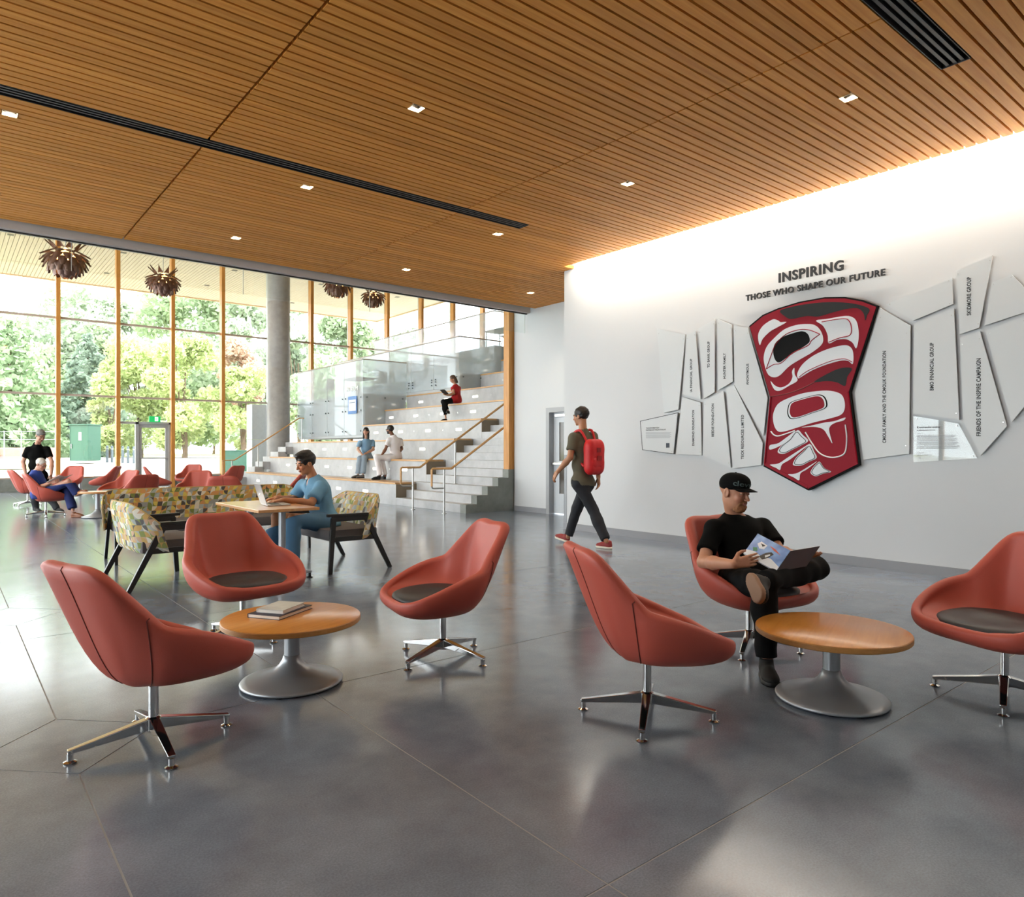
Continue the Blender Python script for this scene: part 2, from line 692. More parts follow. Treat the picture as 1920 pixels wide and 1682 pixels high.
# ------------------------------------------------------------------ slatted ceiling
ceil_o = MB().box(-8, XW + 0.2, -6, YB + 0.02, ZC + 0.17, ZC + 0.4).box(XW + 0.2, XF + 0.2, YW - 0.2, YB + 0.02, ZC + 0.16, ZC + 0.4).build('ceiling', M_dark)
struct(ceil_o, 'lounge ceiling of warm cedar slats with dark gaps', 'ceiling')
PITCH, SLW, SLH = 0.1015, 0.081, 0.045
J1, J2, J3 = 1.97, 4.99, 8.0
XSE = 7.77                    # slats stop short of the white wall: light cove
DLX = [-2.25, 0.466, 3.18, 5.895]
DLY = [0.34, 2.76, 5.18, 7.60, 10.03]
downs = []
for x in DLX:
    for y in DLY:
        downs.append((x, y))
downs += [(8.57, 10.03)]
Y0S = 0.3
nsl = int((YB - 0.06 - Y0S) / PITCH)
def snap(y):
    return Y0S + (round((y - Y0S) / PITCH - 0.5) + 0.5) * PITCH
downs = [(x, snap(y)) for x, y in downs]
SLOT1 = (-2.6, 5.98, snap(7.03 + 0.05) - PITCH / 2, snap(7.03 + 0.05) + 1.5 * PITCH)
SLOT2 = (3.2, 6.02, snap(1.97 + 0.05) - PITCH / 2, snap(1.97 + 0.05) + 1.5 * PITCH)
_sl_cache = {}
rest = MB()
HOLE = 0.062


def slat_mesh(L):
    k = round(L, 3)
    if k not in _sl_cache:
        me = MB().box(-L / 2, L / 2, -SLW / 2, SLW / 2, 0, SLH).mesh('slat', bevel=0.0)
        me.materials.append(M_slat)
        _sl_cache[k] = me
    return _sl_cache[k]


nslat = 0
for (xa, xb, ymin, gapw) in ((-3.0, J1, -9, 0.012), (J1, J2, -9, 0.012), (J2, XSE, -9, 0.005), (J3, XF, YW, 0.005)):
    for i in range(nsl):
        y = Y0S + (i + 0.5) * PITCH
        if y < ymin + 0.05:
            continue
        xe = J3 - 0.005 if (xb == XSE and y > YW - 0.25) else xb
        segs = [(xa + gapw, xe - (gapw if xb in (J1, J2) else 0.0))]
        cuts = [(x - HOLE, x + HOLE) for x, yy in downs if abs(yy - y) < 0.02]
        for sl in (SLOT1, SLOT2):
            if sl[2] < y < sl[3]:
                cuts.append((sl[0] - 0.004, sl[1] + 0.004))
        for c0, c1 in cuts:
            ns = []
            for s0, s1 in segs:
                if c1 <= s0 or c0 >= s1:
                    ns.append((s0, s1))
                else:
                    if c0 - s0 > 0.02:
                        ns.append((s0, c0))
                    if s1 - c1 > 0.02:
                        ns.append((c1, s1))
            segs = ns
        for s0, s1 in segs:
            # pieces that the picture shows are single slats; the ones overhead and behind are one part
            vis = False
            for k in range(9):
                x = s0 + (s1 - s0) * k / 8
                d = x * BY + y * AY
                if d > 0.5:
                    px = CXP + FPX * (x * BX + y * AX) / d
                    py = HYP - FPX * (ZC - CAMH) / d
                    if -20 < px < 1940 and -20 < py < 900:
                        vis = True
            if vis and nslat < 300:
                nslat += 1
                obj('slat', slat_mesh(s1 - s0), None, ceil_o, ((s0 + s1) / 2, y, ZC))
            else:
                rest.box(s0, s1, y - SLW / 2, y + SLW / 2, ZC, ZC + SLH)
ro = rest.build('overhead_slats', M_slat, ceil_o)
ro['kind'] = 'stuff'

# bulkhead where the low ceiling meets the tall atrium, and the wall above it
M_bulk = mat('bulkhead_paint', '#cdc2ba', 0.6, var=0.02)
bk = MB().box(-8, XF, YB, YB + 0.22, ZC - 0.07, ZC + 0.4).build('trim_2', M_bulk)
struct(bk, 'grey bulkhead edge where the slatted ceiling meets the atrium', 'bulkhead')
wall('wall_over', -8, XF, YB + 0.02, YB + 0.2, ZC + 0.4, ZR, 'white wall above the bulkhead facing the atrium')
bt = MB().box(-8, XF, YB + 0.10, YB + 0.14, ZC - 0.085, ZC - 0.07).build('trim_3', M_black)
struct(bt, 'black clamp rail holding the glass smoke baffle', 'rail')
bf = thing('smoke_baffle', 'clear glass smoke baffle hanging below the grey bulkhead', 'glass baffle', (0, YB + 0.12, ZC - 0.085))
xj = [-8.0]
for px in (134, 456, 693, 870, 984):
    xj.append(on_y(px, 600, YB + 0.12).x)
for a, b in zip(xj[:-1], xj[1:]):
    MB().box(a + 0.006, b - 0.006, -0.006, 0.006, -0.40, 0.0).build('pane', M_glass2, bf)
    MB().box(b - 0.004, b + 0.004, -0.004, 0.004, -0.40, 0.0).build('joint', mat('silicone', '#b9bdb9', 0.5), bf)

# cove light between slats and white wall
cv = thing('cove_light', 'glowing light strip hidden in the cove above the white wall', 'cove light', (XSE + 0.03, 1.0, ZC + 0.11))
M_led = mat('led_strip', (1, 0.93, 0.82, 1), 0.5, emit=(1, 0.90, 0.76, 1), estr=6.0)
MB().box(-0.02, 0.02, -7, 7.1, 0.0, 0.012).build('led_strip', M_led, cv)
MB().box(-0.03, -0.024, -7, 7.1, -0.06, 0.05).build('fascia', M_white, cv)
la = bpy.data.lights.new('cove_glow', 'AREA')
la.shape = 'RECTANGLE'
la.size, la.size_y = 0.05, 14.0
la.energy = COVE_POWER
la.color = (1.0, 0.90, 0.77)
lo = bpy.data.objects.new('cove_glow', la)
COL.objects.link(lo)
lo.parent = cv
lo.location = (0.0, 0.05, -0.01)
lo.rotation_euler = (0, math.radians(-32), 0)

# recessed square downlights
M_dlw = mat('downlight_inner', '#e6cda4', 0.35, var=0.05)
M_lamp = mat('warm_lamp', (1, 0.85, 0.6, 1), 0.4, emit=(1, 0.80, 0.52, 1), estr=16.0)
proto_dl = None
dl_labels = []
for i, (x, y) in enumerate(downs):
    if proto_dl is None:
        t = thing('downlight', 'small square recessed downlight set between ceiling slats', 'downlight', (x, y, ZC), 0, 'ceiling downlights')
        s = 0.056
        hb = MB()
        for (a, b, c, d) in ((-s, s, -s, -s + 0.003), (-s, s, s - 0.003, s), (-s, -s + 0.003, -s, s), (s - 0.003, s, -s, s)):
            hb.box(a, b, c, d, -0.003, 0.030)
        hb.build('trim_box', M_dlw, t)
        hb = MB()
        for (a, b, c, d) in ((-s, s, -s, -s + 0.003), (-s, s, s - 0.003, s), (-s, -s + 0.003, -s, s), (s - 0.003, s, -s, s)):
            hb.box(a, b, c, d, 0.031, 0.15)
        hb.box(-s, s, -s, s, 0.15, 0.155)
        hb.build('housing', M_black, t)
        MB().lathe([(0.0, 0.125), (0.030, 0.125), (0.034, 0.15)], 20).build('lamp', M_lamp, t)
        ld = bpy.data.lights.new('downlight_beam', 'SPOT')
        ld.energy = DOWNLIGHT_POWER
        ld.spot_size = math.radians(105)
        ld.spot_blend = 0.6
        ld.shadow_soft_size = 0.05
        ld.color = (1.0, 0.86, 0.68)
        lo = bpy.data.objects.new('downlight_beam', ld)
        COL.objects.link(lo)
        lo.parent = t
        lo.location = (0, 0, 0.05)
        proto_dl = t
    else:
        t = copy_tree(proto_dl)
        t.location = (x, y, ZC)
    row = min(range(5), key=lambda k: abs(DLY[k] - y))
    t['label'] = 'square downlight in the %s, %s' % (
        'narrow bay by the grey door' if x > 8 else ('slat bay farthest from the wall', 'third slat bay', 'second slat bay', 'slat bay along the wall')[min(range(4), key=lambda k: abs(DLX[k] - x))],
        ('short of the small diffuser', 'level with the small diffuser', 'between the two diffusers', 'just past the long diffuser', 'closest to the bulkhead')[row])

# linear slot diffusers
def slot(sl, label):
    t = thing('slot_diffuser', label, 'air diffuser', ((sl[0] + sl[1]) / 2, (sl[2] + sl[3]) / 2, ZC))
    L, W = (sl[1] - sl[0]) / 2, (sl[3] - sl[2]) / 2
    MB().box(-L, L, -W, W, 0.05, 0.06).build('backing', M_dark, t)
    for k in (-1, 1):
        MB().box(-L, L, k * W - 0.006 * (k > 0), k * W + 0.006 * (k < 0), 0, 0.05).build('rim', M_black, t)
    MB().box(-L, -L + 0.006, -W, W, 0, 0.05).build('end_cap', M_black, t)
    MB().box(L - 0.006, L, -W, W, 0, 0.05).build('end_cap', M_black, t)
    for k in (-0.5, 0.0, 0.5):
        MB().box(-L, L, k * W - 0.012, k * W + 0.012, 0.006, 0.03).build('blade', mat('satin_black', (0.012, 0.012, 0.013, 1), 0.35), t)


slot(SLOT1, 'long black slot diffuser running across the ceiling')
slot(SLOT2, 'short black slot diffuser near the white wall')

# ------------------------------------------------------------------ window wall (curtain wall)
win = struct(thing('window_1', 'tall glazed window wall with timber mullions', 'window', (0, YG, 0)))
MX = [2.93 + 1.715 * k for k in range(-6, 12)]
M_tran = mat('transom_metal', '#b3a498', 0.5, metal=0.0, var=0.04)
M_mulc = mat('mullion_cap', '#b9bcbc', 0.4, metal=0.2, var=0.03)
proto = None
for x in MX:
    steel = abs(x - 9.79) < 0.3
    if steel:
        o = MB().box(-0.045, 0.045, -0.16, 0.06, 0, ZR).build('steel_mullion', M_alu, win)
    elif proto is None:
        proto = o = MB().box(-0.06, 0.06, -0.20, 0.06, 0, ZR).build('mullion', M_timber, win)
        o['proto'] = 1
        c = MB().box(-0.035, 0.035, 0.06, 0.16, 0, ZR).build('mullion_cap', M_mulc, o)
    else:
        o = copy_tree(proto, win)
    o.location = (x, 0, 0)
del proto['proto']
DOOR_BAY = None
zr = [0.40, 3.11, 5.60, ZR]
pane_cache = {}
for k in range(len(MX) - 1):
    x0, x1 = MX[k], MX[k + 1]
    for z in (3.11, 5.60):
        MB().box(x0 + 0.06, x1 - 0.06, -0.05, 0.06, z - 0.032, z + 0.032).build('transom', M_tran, win)
    door_bay = (x0 < 5.6 < x1)
    for r in range(3):
        za, zb = zr[r], zr[r + 1]
        if r == 0 and door_bay:
            continue
        MB().box(x0 + 0.05, x1 - 0.05, -0.006, 0.006, za + 0.02, zb - 0.02).build('pane', M_glass, win)
    if not door_bay:
        MB().box(x0 + 0.06, x1 - 0.06, -0.05, 0.06, 0.38, 0.43).build('sill_rail', M_tran, win)
# exit door in its bay
bx0, bx1 = 4.645 + 0.06, 6.36 - 0.06
ed = struct(thing('door_1', 'glazed aluminium exit door in the window wall', 'door', (0, YG, 0)))
dx0, dx1 = 5.22, bx1
MB().box(dx0 - 0.03, dx0 + 0.07, -0.08, 0.08, 0, 2.27).build('jamb', M_alu, ed)
MB().box(dx1 - 0.06, dx1, -0.08, 0.08, 0, 2.27).build('jamb', M_alu, ed)
MB().box(bx0, dx1, -0.08, 0.08, 2.20, 2.28).build('head', M_alu, ed)
MB().box(bx0, bx1, -0.006, 0.006, 2.28, 3.08).build('transom_pane', M_glass, ed)
MB().box(bx0, dx0 - 0.03, -0.006, 0.006, 0.1, 2.20).build('side_pane', M_glass, ed)
MB().box(bx0, dx0 - 0.03, -0.05, 0.05, 0, 0.1).build('side_sill', M_alu, ed)
lb = MB()
a, b = dx0 + 0.07, dx1 - 0.06
lb.box(a, a + 0.1, -0.03, 0.03, 0.01, 2.2).box(b - 0.1, b, -0.03, 0.03, 0.01, 2.2).box(a + 0.1, b - 0.1, -0.03, 0.03, 2.08, 2.2).box(a + 0.1, b - 0.1, -0.03, 0.03, 0.01, 0.25)
lfo = lb.build('door_leaf', M_alu, ed)
MB().box(a + 0.1, b - 0.1, -0.006, 0.006, 0.25, 2.08).build('pane', M_glass, lfo)
MB().tube([(a + 0.05, -0.09, 1.02), (b - 0.05, -0.09, 1.02)], 0.022, 10).build('push_bar', M_alu, lfo, smooth=True)
MB().box(a + 0.35, b - 0.12, -0.1, -0.03, 2.1, 2.16).build('door_closer', M_alu, lfo)
# exit sign
es = thing('exit_sign', 'green illuminated exit sign with white running figure above glazed door', 'exit sign', (on_y(290, 787, YG - 0.15).x, YG - 0.15, 2.28))
MB().box(-0.18, 0.18, -0.03, 0.03, 0.0, 0.2).build('case', mat('exit_green', '#1f9d55', 0.4, emit='#12a04f', estr=0.8), es, bevel=0.006)
M_exw = mat('exit_white', '#ffffff', 0.5, emit='#ffffff', estr=1.2)
rm = MB()
rm.box(0.0, 0.10, -0.034, -0.0305, 0.03, 0.17)
rm.build('doorway_symbol', M_exw, es)
rm = MB()
M_exg = MATS['exit_green']
rm.box(0.035, 0.055, -0.038, -0.0345, 0.135, 0.155).box(0.03, 0.055, -0.038, -0.0345, 0.085, 0.13).box(0.012, 0.035, -0.038, -0.0345, 0.105, 0.12)
rm.box(0.05, 0.08, -0.038, -0.0345, 0.07, 0.085).box(0.02, 0.04, -0.038, -0.0345, 0.045, 0.085)
rm.build('running_figure', M_exg, es)

# concrete sill kerb under the glass
sk = MB().box(-7, bx0 - 0.06, YG - 0.16, YG + 0.1, 0, 0.39).build('trim_4', M_conc2)
struct(sk, 'low concrete kerb below the window wall left of exit door', 'kerb')
sk = MB().box(bx1 + 0.06, 9.7, YG - 0.16, YG + 0.1, 0, 0.39).build('trim_5', M_conc2)
struct(sk, 'low concrete kerb between exit door and stair', 'kerb')

# atrium roof, and the wide canopy outside with its slatted soffit
rf = MB().box(-8, 23.1, YB + 0.2, YG + 0.3, ZR, ZR + 0.3).build('ceiling_atrium', mat('pale_cedar', '#c9a87c', 0.5, var=0.06))
struct(rf, 'high atrium ceiling', 'ceiling')
# glazed side of the building, left of the picture
w2 = struct(thing('window_2', 'glazed side wall left of the lounge', 'window', (-8, 0, 0)))
ys = [2.25 + 2.0625 * k for k in range(13)]
wall('wall_left', -8.1, -7.9, -6, 2.2, 0, 4.9, 'white wall left of the lounge')
mp_ = MB().box(-0.06, 0.06, -0.06, 0.06, 0, ZR).mesh('mullion')
mp_.materials.append(M_timber)
for y in ys:
    obj('mullion', mp_, None, w2, (0, y, 0))
for a, b in zip(ys[:-1], ys[1:]):
    top = ZC + 0.16 if b < YB + 0.5 else ZR
    MB().box(-0.006, 0.006, a + 0.06, b - 0.06, 0.05, top).build('pane', M_glass, w2)

# canopy outside
XC1 = 18.4
YC = 34.3
ZS = 8.32
cn = thing('canopy', 'wide roof canopy outside with pale cedar slat soffit', 'canopy', (0, 0, 0))
MB().box(-9, XC1, YG + 0.18, YC, ZS + 0.05, ZS + 0.45).build('roof', mat('canopy_metal', '#b9b4ae', 0.5), cn)
MB().box(-9, XC1 + 0.06, YC, YC + 0.06, ZS - 0.05, ZS + 0.45).build('fascia', mat('canopy_fascia', '#d9bb92', 0.5), cn)
MB().box(XC1, XC1 + 0.06, YG + 0.18, YC, ZS - 0.05, ZS + 0.45).build('fascia', MATS['canopy_fascia'], cn)
sf = MB()
x = -9.0
while x < XC1 - 0.1:
    sf.box(x, x + 0.115, YG + 0.2, 31.9, ZS, ZS + 0.04)
    sf.box(x, x + 0.115, 31.93, YC, ZS, ZS + 0.04)
    x += 0.128
so = sf.build('soffit_slats', M_slaty, cn)
so['kind'] = 'stuff'
for px, py in ((20, 440), (232, 474), (200, 512), (388, 535), (440, 507), (602, 533), (548, 568), (745, 557)):
    d = FPX * (ZS - CAMH) / (HYP - py)
    rx, ry = ray(px)
    X, Y = rx * d, ry * d
    if YG + 0.3 < Y < YC:
        MB().box(X - 0.09, X + 0.09, Y - 0.09, Y + 0.09, ZS - 0.01, ZS + 0.005).build('soffit_light', mat('soffit_light', '#4a443c', 0.5), cn)

# ------------------------------------------------------------------ bleachers
RISE, RUN = 0.177, 0.28
X1 = 8.33
YS0, YS1 = 11.95, 14.60     # wide stair between these
YL = 25.05                  # far end of the seating tiers
TR, TD = 3 * RISE, 3 * RUN
YP = {4: 21.2, 5: 21.2, 6: 21.2, 7: 18.03, 8: 18.03, 9: 18.03}   # pods take the far part of the upper tiers
bl = thing('bleacher', 'stepped concrete bleachers with oak seat edges and small lights', 'bleachers', (X1, YS1, 0))
M_stepl = mat('step_light', '#fff4e0', 0.4, emit='#fff1da', estr=5.0)
NT = 9
for k in range(1, NT + 1):
    xa = (k - 1) * TD
    ya, yb = 0.0, YP.get(k, YL) - YS1
    z = k * TR
    zb_ = (k - 1) * TR - 0.05 if k > 1 else 0
    xb = xa + TD + 0.3 if k < NT else 22.85 - X1
    t_ = MB().box(xa, xb, ya, yb, max(0, zb_), z - 0.04).build('tier', M_conc, bl)
    MB().box(xa - 0.025, xa + 0.5, ya - 0.012, yb, z - 0.04, z).build('oak_seat', M_oak, t_, bevel=0.004)
    MB().box(xa + 0.5, xb, ya, yb, z - 0.04, z - 0.002).build('tread', M_conc, t_)
    MB().box(xa + 0.0, min(xa + TD, 22.8 - X1), -0.012, 0.0, max(0, zb_), z - 0.04).build('end_shade', mat('end_shade_brown', '#857866', 0.6, var=0.08), t_)  # thin sheet added over the concrete tier end; its brown paints in the shade
    ly = 0.9 + (k % 2) * 0.5
    while ly < yb - 0.5:
        MB().box(xa - 0.006, xa + 0.02, ly, ly + 0.26, z - TR * 0.50 - 0.032, z - TR * 0.50 + 0.032).build('step_light', M_stepl, t_)
        oc = MB().lathe([(0.0, 0), (0.022, 0), (0.022, 0.004), (0, 0.004)], 10).build('outlet_cover', M_steel, t_)
        oc.location = (xa - 0.001, ly + 0.9, z - TR * 0.5)
        oc.rotation_euler = (0, -PI / 2, 0)
        ly += 1.55
# landing of the upper floor
MB().box(9 * TD + 0.3, 22.85 - X1, 0, YL - YS1, 8 * TR, 9 * TR - 0.06).build('upper_floor', M_conc, bl)

# wide stair on the near side
st = thing('stair', 'wide concrete stair climbing beside the bleachers', 'stair', (X1, YS0, 0))
NS = 27
for k in range(NS):
    x0 = k * RUN
    MB().box(x0, x0 + RUN + 0.05 if k < NS - 1 else 22.85 - X1, 0, YS1 - YS0, max(0, k * RISE - 0.1), (k + 1) * RISE).build('step', M_conc, st, bevel=0.006)
# stepped side wall (concrete) and its infill
pts = [(0, 0, 0)]
for k in range(5):
    pts += [(k * RUN, 0, (k + 1) * RISE), ((k + 1) * RUN if k < 4 else XF - X1 + 0.0, 0, (k + 1) * RISE)]
pts.append((XF - X1 + 0.0, 0, 0))
MB().prism([(p[0], -0.2, p[2]) for p in pts][::-1], (0, 0.2, 0)).build('side_wall', M_conc2, st)
MB().box(XF - X1 + 0.02, 22.85 - X1, -0.22, 0.0, 0, 4.9).build('inner_side_wall', M_white, st)
# narrow stair at the far side by the glass
s2 = thing('side_stair', 'narrow concrete stair beside the window wall and round column', 'stair', (X1 - 0.55, YL + 0.01, 0))
for k in range(9):
    x0 = k * RUN
    MB().box(x0, x0 + RUN + (0.05 if k < 8 else 1.4), 0, 0.76, max(0, k * RISE - 0.1), (k + 1) * RISE).build('step', M_conc, s2, bevel=0.006)

# timber post closing the white wall
tp = MB().box(9.47, 9.63, 11.76, 11.94, 0.885, ZR).build('timber_post', M_timber)
tag(tp, 'tall timber post standing on the concrete stair side wall', 'post')

# round concrete column
cc = thing('column', 'thick round concrete column by the window wall', 'column', (9.93, 26.25, 0))
MB().lathe([(0.41, 1.2), (0.41, 4.38), (0.405, 4.39), (0.41, 4.40), (0.41, 6.88), (0.405, 6.89), (0.41, 6.90), (0.41, ZR)], 48).build('shaft', M_colc, cc, smooth=True, angle=60)
MB().lathe([(0.41, 0), (0.41, 1.2)], 48).build('foot', M_colc, cc, smooth=True, angle=60)


# ------------------------------------------------------------------ handrails
def rail(label, y, x_end, loopy, posts, x_start=8.0, y_end=None):
    t = thing('handrail', label, 'handrail', (x_start, y, 0))
    zt = 0.90
    sl = RISE / RUN
    xs = X1 - x_start
    top = lambda x: zt + 0.02 + max(0, (x - xs + 0.15)) * sl
    path = [(-0.30, 0, zt), (-0.27, 0, zt + 0.02), (0, 0, zt + 0.02), (xs - 0.15, 0, zt + 0.02)]
    n = 14
    for i in range(1, n + 1):
        x = xs - 0.15 + (x_end - x_start - xs + 0.15) * i / n
        path.append((x, 0, top(x)))
    MB().tube(path, 0.024, 10).build('oak_rail', M_oak, t, smooth=True)
    MB().tube([(-0.30, 0, zt), (-0.30, 0, 0.56)], 0.022, 10).build('oak_drop', M_oak, t, smooth=True)
    MB().tube([(-0.30, 0, 0.56), (-0.28, 0, 0.53), (-0.25, 0, 0.52), (0, 0, 0.52)], 0.016, 8).build('steel_return', M_steel, t, smooth=True)
    for x in posts:
        zb = 0.0 if x < xs else (math.floor((x - xs) / RUN) + 1) * RISE
        MB().tube([(x, 0, zb), (x, 0, top(x) - 0.02)], 0.021, 12).build('post', M_steel, t, smooth=True)
        MB().lathe([(0.05, zb), (0.05, zb + 0.008), (0.02, zb + 0.014)], 16, (x, 0, 0)).build('foot_plate', M_steel, t, smooth=True)


rail('oak handrail on steel posts up the middle of the wide stair', 13.28, 13.3, True, [0.0, 1.12, 2.8, 4.5])
rail('oak handrail on steel posts along the near edge of wide stair', 12.05, 12.3, True, [0.0, 1.65, 3.3])
# far side rail
t = thing('handrail', 'thin oak handrail beside the window wall stair', 'handrail', (0, 25.12, 0))
pa, pb = on_y(440, 862.7, 25.12), on_y(561, 784, 25.12)
pc = on_y(418, 863.5, 25.12)
pd = on_y(570, 784.5, 25.12)
MB().tube([(pc.x, 0, pc.z - 0.5), (pc.x, 0, pc.z), (pa.x, 0, pa.z), (pb.x, 0, pb.z), (pd.x, 0, pd.z)], 0.024, 10).build('oak_rail', M_oak, t, smooth=True)
for px, zb in ((435, 0.0), (484, 0.531), (566, 1.593)):
    q = on_y(px, 800, 25.12)
    f_ = min(1, max(0, (q.x - pa.x) / (pb.x - pa.x)))
    MB().tube([(q.x, 0, zb), (q.x, 0, pa.z + (pb.z - pa.z) * f_)], 0.02, 10).build('post', M_steel, t, smooth=True)

# ------------------------------------------------------------------ meeting pods with frosted glass
M_frost = glass('frosted_glass', (0.95, 0.985, 1.0), 0.04, 0.30, (0.97, 0.99, 1.0))
M_stud = mat('stud_metal', '#5b6063', 0.3, metal=0.9)


def pod(label, xf, y0, y1, zf, zlow, xlen, n, sidelow):
    """concrete block with floor zf; glass in front (towards -X) from zlow to zf+1.1 and along the near side"""
    t = thing('meeting_pod', label, 'meeting pod', (xf, y0, zlow))
    L = y1 - y0
    MB().box(0.06, xlen, 0.06, L, 0.0, zf - zlow - 0.03).build('concrete_block', mat('pod_concrete', '#bcc0c2', 0.6, var=0.1, scale=3), t)
    MB().box(0.06, xlen + 1.5, 0.06, L, zf - zlow - 0.03, zf - zlow).build('floor_slab', M_conc, t)
    gh = zf - zlow + 1.12
    w = L / n
    for i in range(n):
        g = MB().box(-0.006, 0.006, i * w + 0.008, (i + 1) * w - 0.008, 0.08, gh).build('glass_panel', M_frost, t)
        for zz in (0.22, (zf - zlow) * 0.62, zf - zlow - 0.12):
            for yy in (i * w + 0.12, (i + 1) * w - 0.12):
                MB().tube([(-0.03, yy, zz), (0.06, yy, zz)], 0.022, 8).build('stud', M_stud, g)
    g = MB().box(0.0, xlen, -0.006, 0.006, sidelow, gh).build('glass_panel', M_frost, t)
    for xx in (0.15, xlen / 2, xlen - 0.15):
        MB().tube([(xx, -0.03, zf - zlow - 0.12), (xx, 0.06, zf - zlow - 0.12)], 0.022, 8).build('stud', M_stud, g)
    MB().box(-0.02, 0.02, 0, L, gh, gh + 0.03).build('top_rail', M_tran, t)
    MB().box(0.02, xlen, -0.02, 0.02, gh, gh + 0.03).build('top_rail', M_tran, t)
    return t


p1 = pod('frosted glass meeting pod with the white atrium lettering and blue notice', 10.85, 21.2, 26.7, 3.186, 1.72, 1.66, 4, 0.05)
p2 = pod('frosted glass meeting pod above the woman in red', 12.53, 18.03, 26.7, 3.717, 3.20, 1.66, 6, 0.02)
p3 = pod('frosted glass meeting pod at the top of the bleachers', 14.2, 18.4, 26.7, 4.779, 3.75, 2.6, 5, 0.02)
# lettering and notice on the first pod
M_letw = mat('white_letters', '#f4f6f7', 0.5)
tm = text_mesh('ATRIUM', 0.30, 0.012)
a0, a1 = mesh_width(tm)
pA, pB = on_x(650, 729, 10.83), on_x(671, 726, 10.83)
wl = pA.y - pB.y
sgn = thing('wall_lettering', 'white atrium lettering on frosted glass pod', 'lettering', (10.825, pA.y, pA.z - 0.10))
sc_ = wl / (a1 - a0)
for vs, fs in islands(tm):
    MB().add([(-p[2], -(p[0] - a0) * sc_, p[1] * 0.72) for p in vs], fs).build('letter', M_letw, sgn)
ns = thing('notice', 'blue notice with white sheet fixed to frosted glass pod', 'notice', (10.82, on_x(661, 760, 10.82).y, on_x(661, 776, 10.82).z))
q0, q1 = on_x(653, 745, 10.82), on_x(669, 776, 10.82)
hw, hh = (q0.y - q1.y) / 2, q0.z - q1.z
MB().box(-0.012, 0.0, -hw, hw, 0, hh).build('board', mat('notice_blue', '#1667b0', 0.4), ns)
MB().box(-0.016, -0.012, -hw * 0.82, hw * 0.82, hh * 0.17, hh * 0.80).build('sheet', mat('notice_paper', '#eef3f6', 0.6), ns)
MB().box(-0.018, -0.016, -hw * 0.68, hw * 0.68, hh * 0.62, hh * 0.67).build('print_line', mat('notice_print', '#7f8fa6', 0.6), ns)

# furniture inside the pods, seen through the glass
M_shellw = mat('white_shell', '#d9dadb', 0.4, var=0.03)


def pod_table(x, y, z, label):
    t = thing('meeting_table', label, 'table', (x, y, z), 0, 'pod tables')
    MB().box(-0.4, 0.4, -0.7, 0.7, 0.70, 0.73).build('top', mat('pod_tabletop', '#6d6a66', 0.4), t, bevel=0.004)
    for sx in (-0.3, 0.3):
        for sy in (-0.6, 0.6):
            MB().tube([(sx, sy, 0), (sx, sy, 0.7)], 0.02, 8).build('leg', M_steel, t)


def pod_chair(x, y, z, rz, label):
    t = thing('shell_chair', label, 'chair', (x, y, z), rz, 'pod chairs')
    rows = []
    for i in range(7):
        u = i / 6
        rows.append([((v - 0.5) * 0.44 * (1 - 0.15 * u), -0.2 - 0.06 * u + 0.05 * (2 * abs(v - 0.5)) ** 2, 0.46 + 0.36 * u) for v in np.linspace(0, 1, 7)])
    m_ = MB().grid(rows).build('backrest', M_shellw, t, smooth=True)
    so_ = m_.modifiers.new('thick', 'SOLIDIFY'); so_.thickness = 0.015
    MB().box(-0.22, 0.22, -0.2, 0.22, 0.43, 0.46).build('seat', M_shellw, t, bevel=0.01)
    for sx in (-0.18, 0.18):
        for sy in (-0.18, 0.18):
            MB().tube([(sx * 1.15, sy * 1.15, 0), (sx * 0.7, sy * 0.7, 0.43)], 0.012, 6).build('leg', M_steel, t)


pod_table(11.9, 23.6, 3.186, 'meeting table standing in the lettered pod')
pod_chair(11.75, 21.75, 3.186, 0.3, 'white shell chair by the side glass of the lettered pod')
pod_chair(11.5, 25.4, 3.186, 0.3, 'white shell chair at the far end of the lettered pod')
pod_table(13.7, 20.4, 3.717, 'meeting table in the pod above the woman in red')
pod_chair(13.4, 22.2, 3.717, -1.2, 'white shell chair in the pod above the woman in red')
pod_table(15.3, 19.3, 4.779, 'meeting table in the pod at the top of the bleachers')
pod_chair(15.2, 18.9, 4.779, 2.0, 'white shell chair in the pod at the top of the bleachers')

# ------------------------------------------------------------------ artichoke pendant lamps
M_leafc = mat('copper_leaf', '#6d5248', 0.4, metal=0.4, var=0.15, scale=12)
M_glow = mat('pendant_glow', (1, 0.62, 0.25, 1), 0.5, emit=(1, 0.5, 0.16, 1), estr=6.0)
leaf_me = {}


def leaf_mesh(s, up):
    key = (round(s, 3), up)
    if key in leaf_me:
        return leaf_me[key]
    w, h = s, s * 1.15
    rows = []
    for i in range(5):
        u = i / 4
        wid = w * (1.0 - 0.15 * u) if u < 0.75 else w * 0.55
        if up:
            wid = w * 0.7 * (1 - u) + 0.004
        rows.append([((v - 0.5) * wid, 0.10 * h * math.sin(u * PI * 0.5) - 0.12 * w * (2 * (v - 0.5)) ** 2, -h * u) for v in (0, 0.25, 0.5, 0.75, 1)])
    rows.append([((v - 0.5) * 0.01, 0.10 * h, -h * 1.12) for v in (0, 0.25, 0.5, 0.75, 1)])
    m = MB().grid(rows)
    n = len(m.v)
    m.add([(a, b - 0.004, c) for a, b, c in m.v], [tuple(reversed(q)) for q in m.f])
    me = m.mesh('leaf', smooth=True)
    me.materials.append(M_leafc)
    leaf_me[key] = me
    return me


